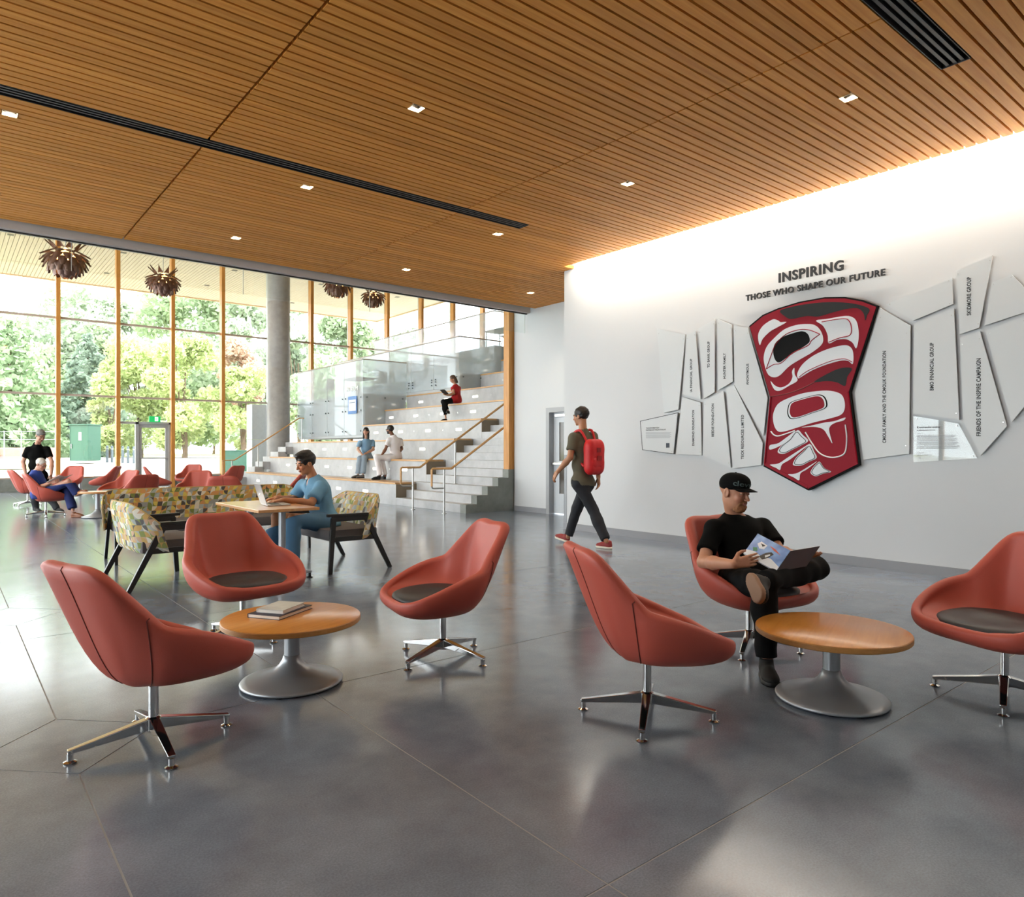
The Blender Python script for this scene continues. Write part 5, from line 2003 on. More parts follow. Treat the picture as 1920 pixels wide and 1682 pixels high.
class Vol:
    """list of blended solids; each entry: (kind, data, blend, subtract)"""
    def __init__(self):
        self.p = []

    def seg(self, a, b, ra, rb, k=0.02, cut=None, sub=False):
        self.p.append(('s', (np.array(a, float), np.array(b, float), ra, rb, cut), k, sub))
        return self

    def ell(self, c, r, R=None, k=0.02, sub=False):
        self.p.append(('e', (np.array(c, float), np.array(r, float), np.eye(3) if R is None else np.array(R, float)), k, sub))
        return self

    def mesh(self, res, off=0.0, planes=(), fold=None, seed=0):
        lo, hi = np.full(3, 1e9), np.full(3, -1e9)
        for kind, d, k, sub in self.p:
            if sub:
                continue
            if kind == 's':
                m = max(d[2], d[3])
                l_, h_ = np.minimum(d[0], d[1]) - m, np.maximum(d[0], d[1]) + m
            else:
                m = float(max(d[1]))
                l_, h_ = d[0] - m, d[0] + m
            lo, hi = np.minimum(lo, l_), np.maximum(hi, h_)
        lo = lo - off - 3 * res - 0.01
        hi = hi + off + 3 * res + 0.01
        n = np.ceil((hi - lo) / res).astype(int) + 1
        F = np.full(n, 0.08, np.float32)
        ax = [lo[i] + res * np.arange(n[i]) for i in range(3)]
        for kind, d, k, sub in self.p:
            m = max(d[2], d[3]) if kind == 's' else float(max(d[1]))
            if kind == 's':
                l_, h_ = np.minimum(d[0], d[1]) - m, np.maximum(d[0], d[1]) + m
            else:
                l_, h_ = d[0] - m, d[0] + m
            pad = off + k + 2.5 * res + 0.004
            i0 = np.clip(np.floor((l_ - pad - lo) / res).astype(int), 0, n - 1)
            i1 = np.clip(np.ceil((h_ + pad - lo) / res).astype(int) + 1, 1, n)
            X, Y, Z = np.meshgrid(ax[0][i0[0]:i1[0]], ax[1][i0[1]:i1[1]], ax[2][i0[2]:i1[2]], indexing='ij')
            if kind == 's':
                a, b, ra, rb, cut = d
                ab = b - a
                L2 = max(1e-9, float(ab @ ab))
                t = np.clip(((X - a[0]) * ab[0] + (Y - a[1]) * ab[1] + (Z - a[2]) * ab[2]) / L2, 0, 1)
                D = np.sqrt((X - a[0] - t * ab[0]) ** 2 + (Y - a[1] - t * ab[1]) ** 2 + (Z - a[2] - t * ab[2]) ** 2) - (ra + (rb - ra) * t)
                if cut is not None:      # flat end at b
                    u = ab / math.sqrt(L2)
                    D = np.maximum(D, (X - b[0]) * u[0] + (Y - b[1]) * u[1] + (Z - b[2]) * u[2])
            else:
                c, r, R = d
                P = np.stack([X - c[0], Y - c[1], Z - c[2]], -1) @ R      # columns of R are the axes
                q = P / r
                k0 = np.sqrt((q ** 2).sum(-1)) + 1e-9
                k1 = np.sqrt(((q / r) ** 2).sum(-1)) + 1e-9
                D = k0 * (k0 - 1) / k1
            D = D.astype(np.float32)
            S = F[i0[0]:i1[0], i0[1]:i1[1], i0[2]:i1[2]]
            if sub:
                h = np.clip(0.5 - 0.5 * (S + D) / k, 0, 1)
                S[...] = S + (-D - S) * h + k * h * (1 - h)
            else:
                h = np.clip(0.5 + 0.5 * (S - D) / k, 0, 1)
                S[...] = S + (D - S) * h - k * h * (1 - h)
        F -= off
        if fold:
            rs = np.random.RandomState(seed)
            X, Y, Z = np.meshgrid(*ax, indexing='ij')
            amp, fr = fold
            for i in range(5):
                v = rs.normal(size=3)
                v /= np.linalg.norm(v)
                w = rs.normal(size=3) * 0.5
                F += (amp * np.sin((X * v[0] + Y * v[1] + Z * v[2]) * fr * (0.6 + 0.25 * i) + 1.5 * np.sin((X * w[0] + Y * w[1] + Z * w[2]) * fr * 0.5) + rs.rand() * 6)).astype(np.float32) / (1 + 0.4 * i)
        for (c, nrm) in planes:          # keep the side the normal points away from
            X, Y, Z = np.meshgrid(*ax, indexing='ij')
            F = np.maximum(F, ((X - c[0]) * nrm[0] + (Y - c[1]) * nrm[1] + (Z - c[2]) * nrm[2]).astype(np.float32))
        return nets(F, lo, res)


def nets(F, lo, res):
    ins = F < 0
    c = np.zeros(np.array(F.shape) - 1, np.int8)
    for dx in (0, 1):
        for dy in (0, 1):
            for dz in (0, 1):
                c += ins[dx:F.shape[0] - 1 + dx, dy:F.shape[1] - 1 + dy, dz:F.shape[2] - 1 + dz]
    act = (c > 0) & (c < 8)
    I = np.argwhere(act)
    if len(I) == 0:
        return np.zeros((0, 3)), []
    idx = np.full(act.shape, -1, np.int64)
    idx[act] = np.arange(len(I))
    cs = [(a, b, d) for a in (0, 1) for b in (0, 1) for d in (0, 1)]
    val = np.stack([F[I[:, 0] + a, I[:, 1] + b, I[:, 2] + d] for a, b, d in cs], 1)
    acc = np.zeros((len(I), 3))
    cnt = np.zeros(len(I))
    for i in range(8):
        for j in range(i + 1, 8):
            df = [abs(cs[i][k] - cs[j][k]) for k in range(3)]
            if sum(df) != 1:
                continue
            a, b = val[:, i], val[:, j]
            m = (a < 0) != (b < 0)
            t = np.where(m, a / np.where(m, a - b, 1), 0)
            p = np.array(cs[i])[None] + t[:, None] * (np.array(cs[j]) - np.array(cs[i]))[None]
            acc[m] += p[m]
            cnt[m] += 1
    V = lo + res * (I + acc / cnt[:, None])
    faces = []
    for ax_ in range(3):
        sl0 = [slice(None)] * 3
        sl1 = [slice(None)] * 3
        sl0[ax_] = slice(0, F.shape[ax_] - 1)
        sl1[ax_] = slice(1, F.shape[ax_])
        ch = ins[tuple(sl0)] != ins[tuple(sl1)]
        E_ = np.argwhere(ch)
        o1, o2 = [(1, 2), (2, 0), (0, 1)][ax_]
        ok = (E_[:, o1] > 0) & (E_[:, o2] > 0) & (E_[:, o1] < F.shape[o1] - 1) & (E_[:, o2] < F.shape[o2] - 1)
        E_ = E_[ok]
        q = []
        for s1, s2 in ((0, 0), (1, 0), (1, 1), (0, 1)):
            e = E_.copy()
            e[:, o1] -= s1
            e[:, o2] -= s2
            q.append(idx[e[:, 0], e[:, 1], e[:, 2]])
        Q = np.stack(q, 1)
        fl = ~ins[E_[:, 0], E_[:, 1], E_[:, 2]]
        Q[fl] = Q[fl][:, ::-1]
        faces.append(Q[(Q >= 0).all(1)])
    return V, np.concatenate(faces)[:, ::-1]


def vmesh(name, parts, m, parent, colors=None):
    """parts: list of (V, F) joined into one smooth mesh object"""
    vs, fs, o = [], [], 0
    for V, Fc in parts:
        if len(V) == 0:
            continue
        vs.append(V)
        fs.append(np.array(Fc) + o)
        o += len(V)
    Va = np.concatenate(vs)
    Fa = np.concatenate(fs)
    me = bpy.data.meshes.new(name)
    me.from_pydata(Va.tolist(), [], Fa.tolist())
    me.polygons.foreach_set('use_smooth', [True] * len(me.polygons))
    if colors is not None:
        at = me.color_attributes.new('Col', 'FLOAT_COLOR', 'POINT')
        ca = np.ones((len(Va), 4), np.float32)
        ca[:, :3] = colors(Va)
        at.data.foreach_set('color', ca.ravel())
    me.update()
    return obj(name, me, m, parent)


def skinmat(name):
    if name in MATS:
        return MATS[name]
    m, nt, p = _new(name)
    N, L = nt.nodes, nt.links
    at = N.new('ShaderNodeAttribute')
    at.attribute_name = 'Col'
    nz = N.new('ShaderNodeTexNoise')
    nz.inputs['Scale'].default_value = 60
    tc = N.new('ShaderNodeTexCoord')
    L.new(tc.outputs['Object'], nz.inputs['Vector'])
    mr = N.new('ShaderNodeMapRange')
    mr.inputs['To Min'].default_value = 0.93
    mr.inputs['To Max'].default_value = 1.07
    L.new(nz.outputs['Fac'], mr.inputs['Value'])
    hs = N.new('ShaderNodeHueSaturation')
    L.new(mr.outputs[0], hs.inputs['Value'])
    L.new(at.outputs['Color'], hs.inputs['Color'])
    L.new(hs.outputs[0], p.inputs['Base Color'])
    p.inputs['Roughness'].default_value = 0.5
    p.inputs['Subsurface Weight'].default_value = 0.08
    p.inputs['Subsurface Radius'].default_value = (0.02, 0.008, 0.004)
    MATS[name] = m
    return m


M_skin = skinmat('skin')


def unit(v):
    v = np.array(v, float)
    return v / max(1e-9, np.linalg.norm(v))


def frame(up, right):
    up = unit(up)
    right = np.array(right, float)
    right = unit(right - up * (right @ up))
    fwd = np.cross(up, right)
    return np.stack([right, fwd, up], 1)          # columns: right, forward, up


def head_frame(fwd, tilt_right=(0, 0, 0)):
    """fwd: where the face points; the crown stays as upright as it can"""
    f = unit(fwd)
    up = np.array([0, 0, 1.0]) + np.array(tilt_right, float)
    right = unit(np.cross(f, up))
    return np.stack([right, f, np.cross(right, f)], 1)


def head_vol(c, R, s=1.0, fem=False):
    g = Vol()
    P = lambda x, y, z: c + R @ (np.array([x, y, z]) * s)
    E = lambda p, r, k=0.012, sub=False: g.ell(P(*p), np.array(r) * s, R, k * s, sub)
    E((0, -0.015, 0.036), (0.073, 0.092, 0.083))
    E((0, 0.016, -0.018), (0.061, 0.075, 0.082), 0.02)
    E((0, 0.028, -0.072), (0.047, 0.052, 0.040), 0.02)
    E((0, 0.066, -0.098), (0.022, 0.016, 0.015), 0.014)
    for sx in (-1, 1):
        E((sx * 0.036, 0.064, -0.028), (0.022, 0.020, 0.022), 0.014)        # cheek
        E((sx * 0.028, 0.080, 0.022), (0.026, 0.012, 0.009), 0.010)         # brow ridge
        E((sx * 0.030, 0.094, 0.004), (0.016, 0.011, 0.010), 0.007, True)   # eye socket
        E((sx * 0.030, 0.0775, 0.003), (0.0125, 0.0125, 0.0115), 0.003)     # eyeball under the lid
        E((sx * 0.075, -0.008, -0.008), (0.010, 0.021, 0.032), 0.005)       # ear
        E((sx * 0.083, 0.000, -0.006), (0.005, 0.012, 0.020), 0.004, True)
        E((sx * 0.011, 0.099, -0.034), (0.008, 0.009, 0.007), 0.005)        # nostril wing
    g.seg(P(0, 0.084, 0.014), P(0, 0.108, -0.030), 0.007 * s, 0.0105 * s, 0.008 * s)
    E((0, 0.088, -0.056), (0.022, 0.010, 0.0055), 0.005)
    E((0, 0.086, -0.066), (0.019, 0.010, 0.0065), 0.005)
    E((0, 0.094, -0.0608), (0.022, 0.004, 0.0016), 0.002, True)
    return g, P


def face_colors(c, R, s, skin, brow, lip, beard=None, stubble=None):
    skin, brow, lip = (np.array(rgb(x)[:3]) for x in (skin, brow, lip))
    def f(V):
        q = ((V - c) @ R) / s
        col = np.tile(skin, (len(V), 1))
        x, y, z = q[:, 0], q[:, 1], q[:, 2]
        front = (y > 0.045) & (np.abs(x) < 0.07) & (np.abs(z) < 0.14)
        red = np.exp(-((np.abs(x) - 0.036) ** 2 + (z + 0.03) ** 2) / 0.0006) * front
        col = col * (1 - 0.18 * red[:, None] * np.array([0, 1, 1]))
        w = front & (np.abs(z + 0.061) < 0.011 * (1 - (np.abs(x) / 0.026) ** 2)) & (np.abs(x) < 0.026) & (y > 0.075)
        col[w] = lip
        w = front & (np.abs(np.abs(x) - 0.030) < 0.021) & (np.abs(z - (0.026 - 6 * (np.abs(x) - 0.028) ** 2)) < 0.0050)
        col[w] = brow
        w = front & (np.abs(np.abs(x) - 0.030) < 0.0135) & (np.abs(z - 0.0005) < 0.0026) & (y > 0.068)
        col[w] = brow * 0.6
        if beard is not None:
            b = np.array(rgb(beard)[:3])
            w = (y > 0.005) & (z < -0.040) & (z > -0.135) & (np.abs(x) < 0.075) & ~((np.abs(z + 0.061) < 0.009) & (np.abs(x) < 0.022) & (y > 0.075))
            w &= ~((np.abs(x) > 0.02) & (z > -0.052) & (y > 0.06))
            col[w] = b
        return col
    return f


def hand_vol(g, wrist, d, n, thumb, curl=0.5, s=1.0, spread=0.0, tcurl=0.4):
    """d: towards the finger tips, n: out of the palm, thumb: towards the thumb side"""
    d = unit(d)
    thumb = unit(np.array(thumb) - d * (np.array(thumb) @ d))
    n = unit(np.array(n) - d * (np.array(n) @ d) - thumb * (np.array(n) @ thumb))
    w = np.array(wrist, float)
    pl = 0.088 * s
    for o, r in ((0.026, 0.0155), (0.009, 0.0165), (-0.009, 0.016), (-0.026, 0.0145)):
        g.seg(w + thumb * o * 0.6 * s + d * 0.008 * s, w + thumb * o * s + d * pl, r * 0.95 * s, r * 0.78 * s, 0.010 * s)
    L = [0.074, 0.082, 0.076, 0.060]
    for i, o in enumerate((0.0285, 0.0095, -0.0095, -0.0275)):
        base = w + thumb * o * s + d * pl
        a = curl * (0.75 + 0.12 * i) if not isinstance(curl, (list, tuple)) else curl[i]
        dirv = unit(d + thumb * (o * 6 * spread))
        p = base
        ang = 0.0
        for j, fr in enumerate((0.45, 0.32, 0.26)):
            ang += a * (0.55, 1.0, 0.7)[j]
            v = dirv * math.cos(ang) + n * math.sin(ang)
            q = p + v * L[i] * fr * s
            g.seg(p, q, (0.0088 - 0.0008 * j) * s, (0.0082 - 0.0009 * j) * s, 0.0035 * s)
            p = q
    tb = w + thumb * 0.026 * s + d * 0.022 * s
    v1 = unit(thumb * 0.75 + d * 0.62 + n * 0.30 * tcurl)
    p1 = tb + v1 * 0.040 * s
    v2 = unit(thumb * (0.45 - 0.3 * tcurl) + d * 0.85 + n * 0.55 * tcurl)
    p2 = p1 + v2 * 0.032 * s
    v3 = unit(thumb * (0.25 - 0.35 * tcurl) + d * 0.95 + n * 0.6 * tcurl)
    g.seg(tb, p1, 0.0150 * s, 0.0115 * s, 0.010 * s)
    g.seg(p1, p2, 0.0105 * s, 0.0098 * s, 0.003 * s)
    g.seg(p2, p2 + v3 * 0.026 * s, 0.0098 * s, 0.0078 * s, 0.003 * s)
    return g


def shoe(t, heel, toe, up, col, sole, s=1.0, name='shoe', res=0.008, collar=True):
    heel, toe = np.array(heel, float), np.array(toe, float)
    d = unit(toe - heel)
    up = np.array(up, float)
    up = unit(up - d * (up @ d))
    sd = np.cross(d, up)
    L = np.linalg.norm(toe - heel)
    R = np.stack([sd, d, up], 1)
    g = Vol()
    g.ell(heel + d * 0.045 * s + up * 0.05 * s, (0.037 * s, 0.055 * s, 0.048 * s), R, 0.03)
    g.ell(heel + d * L * 0.48 + up * 0.043 * s, (0.041 * s, L * 0.30, 0.044 * s), R, 0.03)
    g.ell(heel + d * (L * 0.76) + up * 0.032 * s, (0.046 * s, L * 0.26, 0.032 * s), R, 0.03)
    if collar:
        g.seg(heel + d * 0.05 * s + up * 0.06 * s, heel + d * 0.045 * s + up * 0.105 * s, 0.036 * s, 0.040 * s, 0.02, True)
    o = vmesh(name, [g.mesh(res, 0, [(heel + up * 0.022 * s, -up)])], col, t)
    g2 = Vol()
    g2.ell(heel + d * 0.05 * s + up * 0.015, (0.041 * s, 0.058 * s, 0.05), R, 0.03)
    g2.ell(heel + d * L * 0.5 + up * 0.015, (0.043 * s, L * 0.36, 0.05), R, 0.03)
    g2.ell(heel + d * (L * 0.76) + up * 0.015, (0.050 * s, L * 0.265, 0.05), R, 0.03)
    vmesh('sole', [g2.mesh(res, 0, [(heel, -up), (heel + up * 0.028 * s, up)])], sole, o)
    return o


def person(label, J, o):
    """J: joints as (px, py, depth); o: options. Builds skin, clothes, shoes and hair in the pose of the joints."""
    W = {k: np.array(at_d(*v)) if len(v) == 3 and not isinstance(v, np.ndarray) else np.array(v) for k, v in J.items()}
    base = np.array([W['pelvis'][0], W['pelvis'][1], o.get('zbase', 0.0)])
    for k in W:
        W[k] = W[k] - base
    t = thing('person', label, 'person', tuple(base))
    s = o.get('s', 1.0)
    res = o.get('res', 0.012)
    fat = o.get('fat', 1.0)
    pel, nek = W['pelvis'], W['neck']
    up = nek - pel
    T = frame(up, W['rs'] - W['ls'])
    PF = frame(up, W['rh'] - W['lh'])
    lp = lambda a, b, f_: a + (b - a) * f_
    SKIN = o['skin']
    hc = W['head']
    HR = head_frame(o['look'], o.get('tilt', (0, 0, 0)))
    hs = o.get('hs', 1.0)

    def torso(g, e=0.0, hemdrop=0.0):
        k = 0.05
        g.ell(lp(pel, nek, 0.04), V3(0.160 * fat, 0.118 * fat, 0.115) * s, PF, k)
        g.ell(lp(pel, nek, 0.34) + T[:, 1] * 0.012 * s, V3(0.142 * fat, 0.108 * fat, 0.15) * s, T, k)
        g.ell(lp(pel, nek, 0.66), V3(0.160 * fat, 0.112 * fat, 0.165) * s, T, k)
        g.seg(W['ls'] * 0.94 + W['rs'] * 0.06 - T[:, 2] * 0.015, W['rs'] * 0.94 + W['ls'] * 0.06 - T[:, 2] * 0.015, 0.052 * s, 0.052 * s, 0.05)
        g.seg(lp(pel, nek, 0.88), nek, 0.070 * s, 0.054 * s, 0.06)
        return g

    # ---- skin
    core = torso(Vol())
    for S in 'rl':
        core.seg(W[S + 'h'], W[S + 'k'], 0.076 * s, 0.052 * s, 0.03)
        core.seg(W[S + 'k'], W[S + 'a'], 0.050 * s, 0.036 * s, 0.02)
        core.seg(W[S + 's'], W[S + 'e'], 0.042 * s, 0.036 * s, 0.03)
    core.seg(nek - T[:, 2] * 0.03, lp(nek, hc, 0.6), 0.048 * s, 0.045 * s, 0.02)
    parts = [core.mesh(max(0.016, res * 1.4), -0.006)]
    hv, HP = head_vol(hc, HR, hs * s, o.get('fem', False))
    nr = o.get('neck_r', 0.049)
    hv.seg(nek - T[:, 2] * 0.03, HP(0, -0.022, -0.055), nr * 1.12 * s, nr * s, 0.025)
    parts.append(hv.mesh(o.get('hres', res * 0.5)))
    for S in 'rl':
        g = Vol()
        e, w = W[S + 'e'], W[S + 'w']
        g.seg(lp(W[S + 's'], e, 0.35), e, 0.046 * s, 0.038 * s, 0.02)
        g.seg(e, lp(e, w, 0.35), 0.039 * s, 0.041 * s, 0.02)
        g.seg(lp(e, w, 0.35), w, 0.041 * s, 0.027 * s, 0.02)
        parts.append(g.mesh(res * 0.65))
        hd = o.get(S + 'hand')
        if hd:
            g = Vol()
            g.seg(lp(e, w, 0.85), w, 0.0285 * s, 0.026 * s, 0.015)
            hand_vol(g, w, hd['d'], hd['n'], hd['t'], hd.get('curl', 0.5), s * hd.get('s', 1.0), hd.get('spread', 0.3), hd.get('tcurl', 0.4))
            parts.append(g.mesh(o.get('handres', 0.006)))
    body = vmesh('body', parts, M_skin, t, face_colors(hc, HR, hs * s, SKIN, o.get('brow', '#3a2a20'), o.get('lip', '#a9685a'), o.get('beard')))

    # ---- shirt
    sh = torso(Vol())
    drop = o.get('hem', 0.10)
    sh.ell(pel - T[:, 2] * drop * 0.45, V3(0.168 * fat, 0.125 * fat, 0.10 + drop * 0.3) * s, PF, 0.05)
    sl = o.get('sleeve', 0.62)
    if drop >= 0.12:
        for S in 'rl':
            sh.seg(W[S + 'h'] + T[:, 2] * 0.05, lp(W[S + 'h'], W[S + 'k'], 0.22), 0.098 * s, 0.092 * s, 0.05)
    for S in 'rl':
        e_ = lp(W[S + 's'], W[S + 'e'], sl)
        sh.seg(W[S + 's'] - T[:, 2] * 0.012, e_, 0.050 * s, 0.055 * s * o.get('sleeve_w', 1.0), 0.035, True)
    neckc = nek + T[:, 2] * o.get('collar', 0.012) + T[:, 1] * 0.02
    pl = [(pel - T[:, 2] * drop, -T[:, 2])]
    axis = unit(T[:, 2] * 1.0 + T[:, 1] * 0.25)
    no = o.get('neck_open', 0.072) * s
    sh.seg(nek - axis * 0.005 + T[:, 1] * 0.012, nek + axis * 0.20 + T[:, 1] * 0.012, no, no * 1.6, 0.012, None, True)
    if o.get('vneck'):
        sh.seg(nek + T[:, 1] * 0.11, nek + T[:, 1] * 0.135 - T[:, 2] * 0.13, 0.055 * s, 0.006, 0.012, None, True)
    shp = sh.mesh(res, 0.013, pl, o.get('fold', (0.0022, 40)), o.get('seed', 1))
    shirt = vmesh('shirt', [shp], o['shirt'], t)

    # ---- trousers
    tr = Vol()
    tr.ell(pel - T[:, 2] * 0.01, V3(0.163 * fat, 0.122 * fat, 0.115) * s, PF, 0.04)
    lw = o.get('leg_w', 1.0)
    ll = o.get('leg_len', 0.92)
    for S in 'rl':
        h_, k_, a_ = W[S + 'h'], W[S + 'k'], W[S + 'a']
        tr.seg(h_, k_, 0.090 * s * min(1.1, lw), 0.066 * s * lw, 0.045)
        tr.seg(k_, lp(k_, a_, 0.4), 0.066 * s * lw, 0.062 * s * lw, 0.02)
        tr.seg(lp(k_, a_, 0.35), lp(k_, a_, ll), 0.062 * s * lw, 0.052 * s * lw * o.get('flare', 1.0), 0.02, True)
    vmesh('trousers', [tr.mesh(res, 0.010, [(pel + T[:, 2] * 0.10, T[:, 2])], o.get('tfold', (0.003, 34)), o.get('seed', 1) + 3)], o['trousers'], t)

    # ---- shoes
    for S in 'rl':
        if S + 'heel' in W:
            shoe(t, W[S + 'heel'], W[S + 'toe'], o.get(S + 'footup', (0, 0, 1)), o['shoe'], o.get(S + 'sole', o['sole']), s, 'shoe', max(0.007, res * 0.7), o.get('shoe_collar', True))
    # ---- hair
    hb = o.get('hair')
    if hb:
        g = Vol()
        q = hs * s
        th = hb.get('th', 0.012)
        for c_, r_ in (((0, -0.018, 0.040), (0.073 + th, 0.092 + th, 0.082 + th)),) + tuple(hb.get('extra', ())):
            g.ell(HP(*c_), np.array(r_) * q, HR, 0.02 * q)
        for a, b, ra, rb in hb.get('locks', ()):
            g.seg(HP(*a), HP(*b), ra * q, rb * q, 0.025)
        # carve the face out
        fy, fz = hb.get('line', (0.072, 0.062))
        g.ell(HP(0, 0.105, -0.045), V3(0.082, 0.085, fz + 0.045) * q, HR, 0.012 * q, True)
        for sx in (-1, 1):
            g.ell(HP(sx * 0.082, 0.012, -0.03), V3(0.022, 0.034, 0.045) * q, HR, 0.01 * q, True)
        pls = [] if hb.get('long') else [(HP(0, 0, hb.get('low', -0.055)), -(HR @ V3(0, -0.35, 1.0)))]
        vmesh('hair', [g.mesh(o.get('hres', res * 0.5) * 1.1, 0, pls, hb.get('fold', (0.0016, 170)), 4)], hb['m'], t)
    return t, W, HP, HR, base, T


def glasses(t, HP, m):
    g = MB()
    for sx in (-1, 1):
        ring = [HP(sx * 0.031 + 0.022 * math.cos(a), 0.099, 0.002 + 0.016 * math.sin(a)) for a in np.linspace(0, 2 * PI, 17)]
        g.tube(ring, 0.0022, 5)
        g.tube([HP(sx * 0.053, 0.099, 0.005), HP(sx * 0.078, 0.06, 0.006), HP(sx * 0.080, -0.01, 0.006)], 0.0022, 5)
    g.tube([HP(-0.010, 0.102, 0.004), HP(0.010, 0.102, 0.004)], 0.0022, 5)
    g.build('glasses', m, t, smooth=True)
def cd(lat, dep, up=0.0):
    """direction given as right / away / up of the picture's viewpoint"""
    return np.array([lat * BX + dep * BY, lat * AX + dep * AY, up])


M_blackcloth = mat('black_cotton', '#050505', 0.9, var=0.2, scale=20, spec=0.15)
M_blackjean = mat('black_denim', '#07080a', 0.85, var=0.25, scale=30, spec=0.2)
M_shoeblk = mat('black_suede', '#141414', 0.75, var=0.2)
M_soledk = mat('dark_sole', '#1f1f1f', 0.6)
M_soletan = mat('gum_sole', '#8b6a52', 0.65, var=0.1)
M_scrub = mat('blue_scrubs', '#5f8fae', 0.8, var=0.08, scale=12)
M_scrubdk = mat('navy_scrubs', '#1c3a8c', 0.8, var=0.12, scale=12)
M_navytr = mat('navy_trousers', '#14245c', 0.8, var=0.15, scale=12)
M_scrublt = mat('light_scrubs', '#7fa3c0', 0.8, var=0.08, scale=12)
M_greytr = mat('grey_scrub_trousers', '#8796a3', 0.8, var=0.08, scale=12)
M_whitecl = mat('white_scrubs', '#e3dedf', 0.8, var=0.04, scale=12)
M_olive = mat('olive_cotton', '#5d5746', 0.85, var=0.1, scale=14)
M_redtop = mat('red_blouse', '#b01a20', 0.75, var=0.1, scale=14)
M_hairdk = mat('dark_hair', '#15100d', 0.5, var=0.3, scale=40)
M_hairbr = mat('brown_hair', '#5a4030', 0.5, var=0.3, scale=40)
M_hairgr = mat('grey_hair', '#77736f', 0.6, var=0.3, scale=60)
M_hairwh = mat('white_hair', '#c9c2ba', 0.6, var=0.15, scale=60)
M_beard = mat('ginger_beard', '#8a5a36', 0.7, var=0.35, scale=120, bump=0.3, bscale=400)
M_brownshoe = mat('brown_leather_shoe', '#7a4a30', 0.5, var=0.15)

# ---- the man in the black cap, reading in the red chair
J = dict(pelvis=(1397, 1080, 4.60), neck=(1378, 972, 4.72), head=(1377, 922, 4.62),
         rs=(1338, 990, 4.62), ls=(1430, 986, 4.80), re=(1319, 1054, 4.48), rw=(1375, 1058, 4.13),
         le=(1463, 1036, 4.60), lw=(1487, 1040, 4.34),
         rh=(1374, 1086, 4.52), lh=(1422, 1086, 4.66), rk=(1432, 1098, 4.08), ra=(1438, 1238, 4.03),
         lk=(1528, 1066, 4.36), la=(1432, 1090, 4.02),
         rheel=(1432, 1265, 4.06), rtoe=(1447, 1285, 3.83), lheel=(1396, 1082, 3.99), ltoe=(1428, 1122, 3.80))
J['rheel'] = tuple(at_d(1434, 1260, 4.07)); J['rtoe'] = tuple(at_d(1449, 1282, 3.84))
for k_ in ('rheel', 'rtoe'):
    v = np.array(J[k_]); v[2] = 0.0; J[k_] = v
J['lheel'] = np.array(at_d(1401, 1078, 3.96)); J['ltoe'] = np.array(at_d(1424, 1126, 3.80))
look = cd(0.62, -0.80, -0.18)
t, W, HP, HR, base, T = person('man in black cap and T-shirt reading an open book, leg crossed', J, dict(
    skin='#b98468', look=look, tilt=cd(0.02, 0, 0), shirt=M_blackcloth, trousers=M_blackjean, shoe=M_shoeblk, sole=M_soledk,
    res=0.009, hres=0.0038, handres=0.0042, brow='#7a5236', lip='#a5665a', sleeve=0.66, hem=0.05, leg_w=1.0, leg_len=0.94, fat=1.02, s=1.0, hs=1.02,
    lfootup=cd(0.45, 0.80, 0.35), neck_open=0.076, sleeve_w=0.95, lsole=M_soletan,
    rhand=dict(d=cd(0.95, -0.02, 0.20), n=cd(0.1, 1.0, 0.05), t=cd(-0.1, 0.1, 1.0), curl=0.30, tcurl=0.8, s=0.96),
    lhand=dict(d=cd(0.50, -0.70, 0.0), n=cd(0.1, 0.1, 1.0), t=cd(0.8, 0.5, 0.0), curl=0.35, tcurl=0.6, s=1.05),
    fold=(0.0026, 36), tfold=(0.0035, 40), seed=5))
# cap
g = Vol()
g.ell(HP(0, -0.012, 0.046), (0.081, 0.101, 0.078), HR, 0.02)
g.ell(HP(0, 0.035, 0.072), (0.062, 0.060, 0.046), HR, 0.03)
upv = HR[:, 2]
cap = vmesh('cap', [g.mesh(0.005, 0, [(HP(0, 0, 0.016), -(HR @ V3(0, -0.16, 1.0)))])], M_blackcloth, t)
rows = []
for i in range(13):
    a = math.radians(-62 + 124 * i / 12)
    row = []
    for u in (0.0, 0.35, 0.7, 1.0):
        x = 0.082 * math.sin(a)
        y0 = -0.012 + 0.098 * math.cos(a)
        y1 = y0 + 0.070 * math.cos(a) ** 0.55
        row.append(HP(x * (1 - 0.03 * u), y0 + (y1 - y0) * u, 0.040 - 0.010 * u - 0.016 * (x / 0.08) ** 2))
    rows.append(row)
br = MB().grid(rows).build('brim', M_blackcloth, cap, smooth=True)
so = br.modifiers.new('thick', 'SOLIDIFY'); so.thickness = 0.004
MB().lathe([(0.0, 0), (0.007, 0), (0.005, 0.004), (0, 0.005)], 10, tuple(HP(0, -0.012, 0.1225))).build('button', M_blackcloth, cap)
tm = text_mesh('cleve', 1.0, 0.0, 1.0, 0.02)
tx0, tx1 = mesh_width(tm)
vs = []
for v in tm.vertices:
    az = 1.05 - (v.co.x - tx0) / (tx1 - tx0) * 1.25          # round the crown from the wearer's right to the front
    zz = 0.052 + v.co.y * 0.046
    sa, ca = math.sin(az), math.cos(az)
    r1 = math.sqrt(max(0.02, 1 - ((zz - 0.046) / 0.078) ** 2) / ((sa / 0.081) ** 2 + (ca / 0.101) ** 2))
    h2 = 1 - ((zz - 0.072) / 0.046) ** 2
    A_, B_, C_ = (sa / 0.062) ** 2 + (ca / 0.060) ** 2, -2 * ca * 0.047 / 0.060 ** 2, (0.047 / 0.060) ** 2 - h2
    dsc = B_ * B_ - 4 * A_ * C_
    r2 = (-B_ + math.sqrt(dsc)) / (2 * A_) if dsc > 0 else 0
    rr = max(r1, r2) + 0.0075 * math.exp(-abs(r1 - r2) / 0.012) + 0.004
    vs.append(HP(rr * sa, -0.012 + rr * ca, zz))
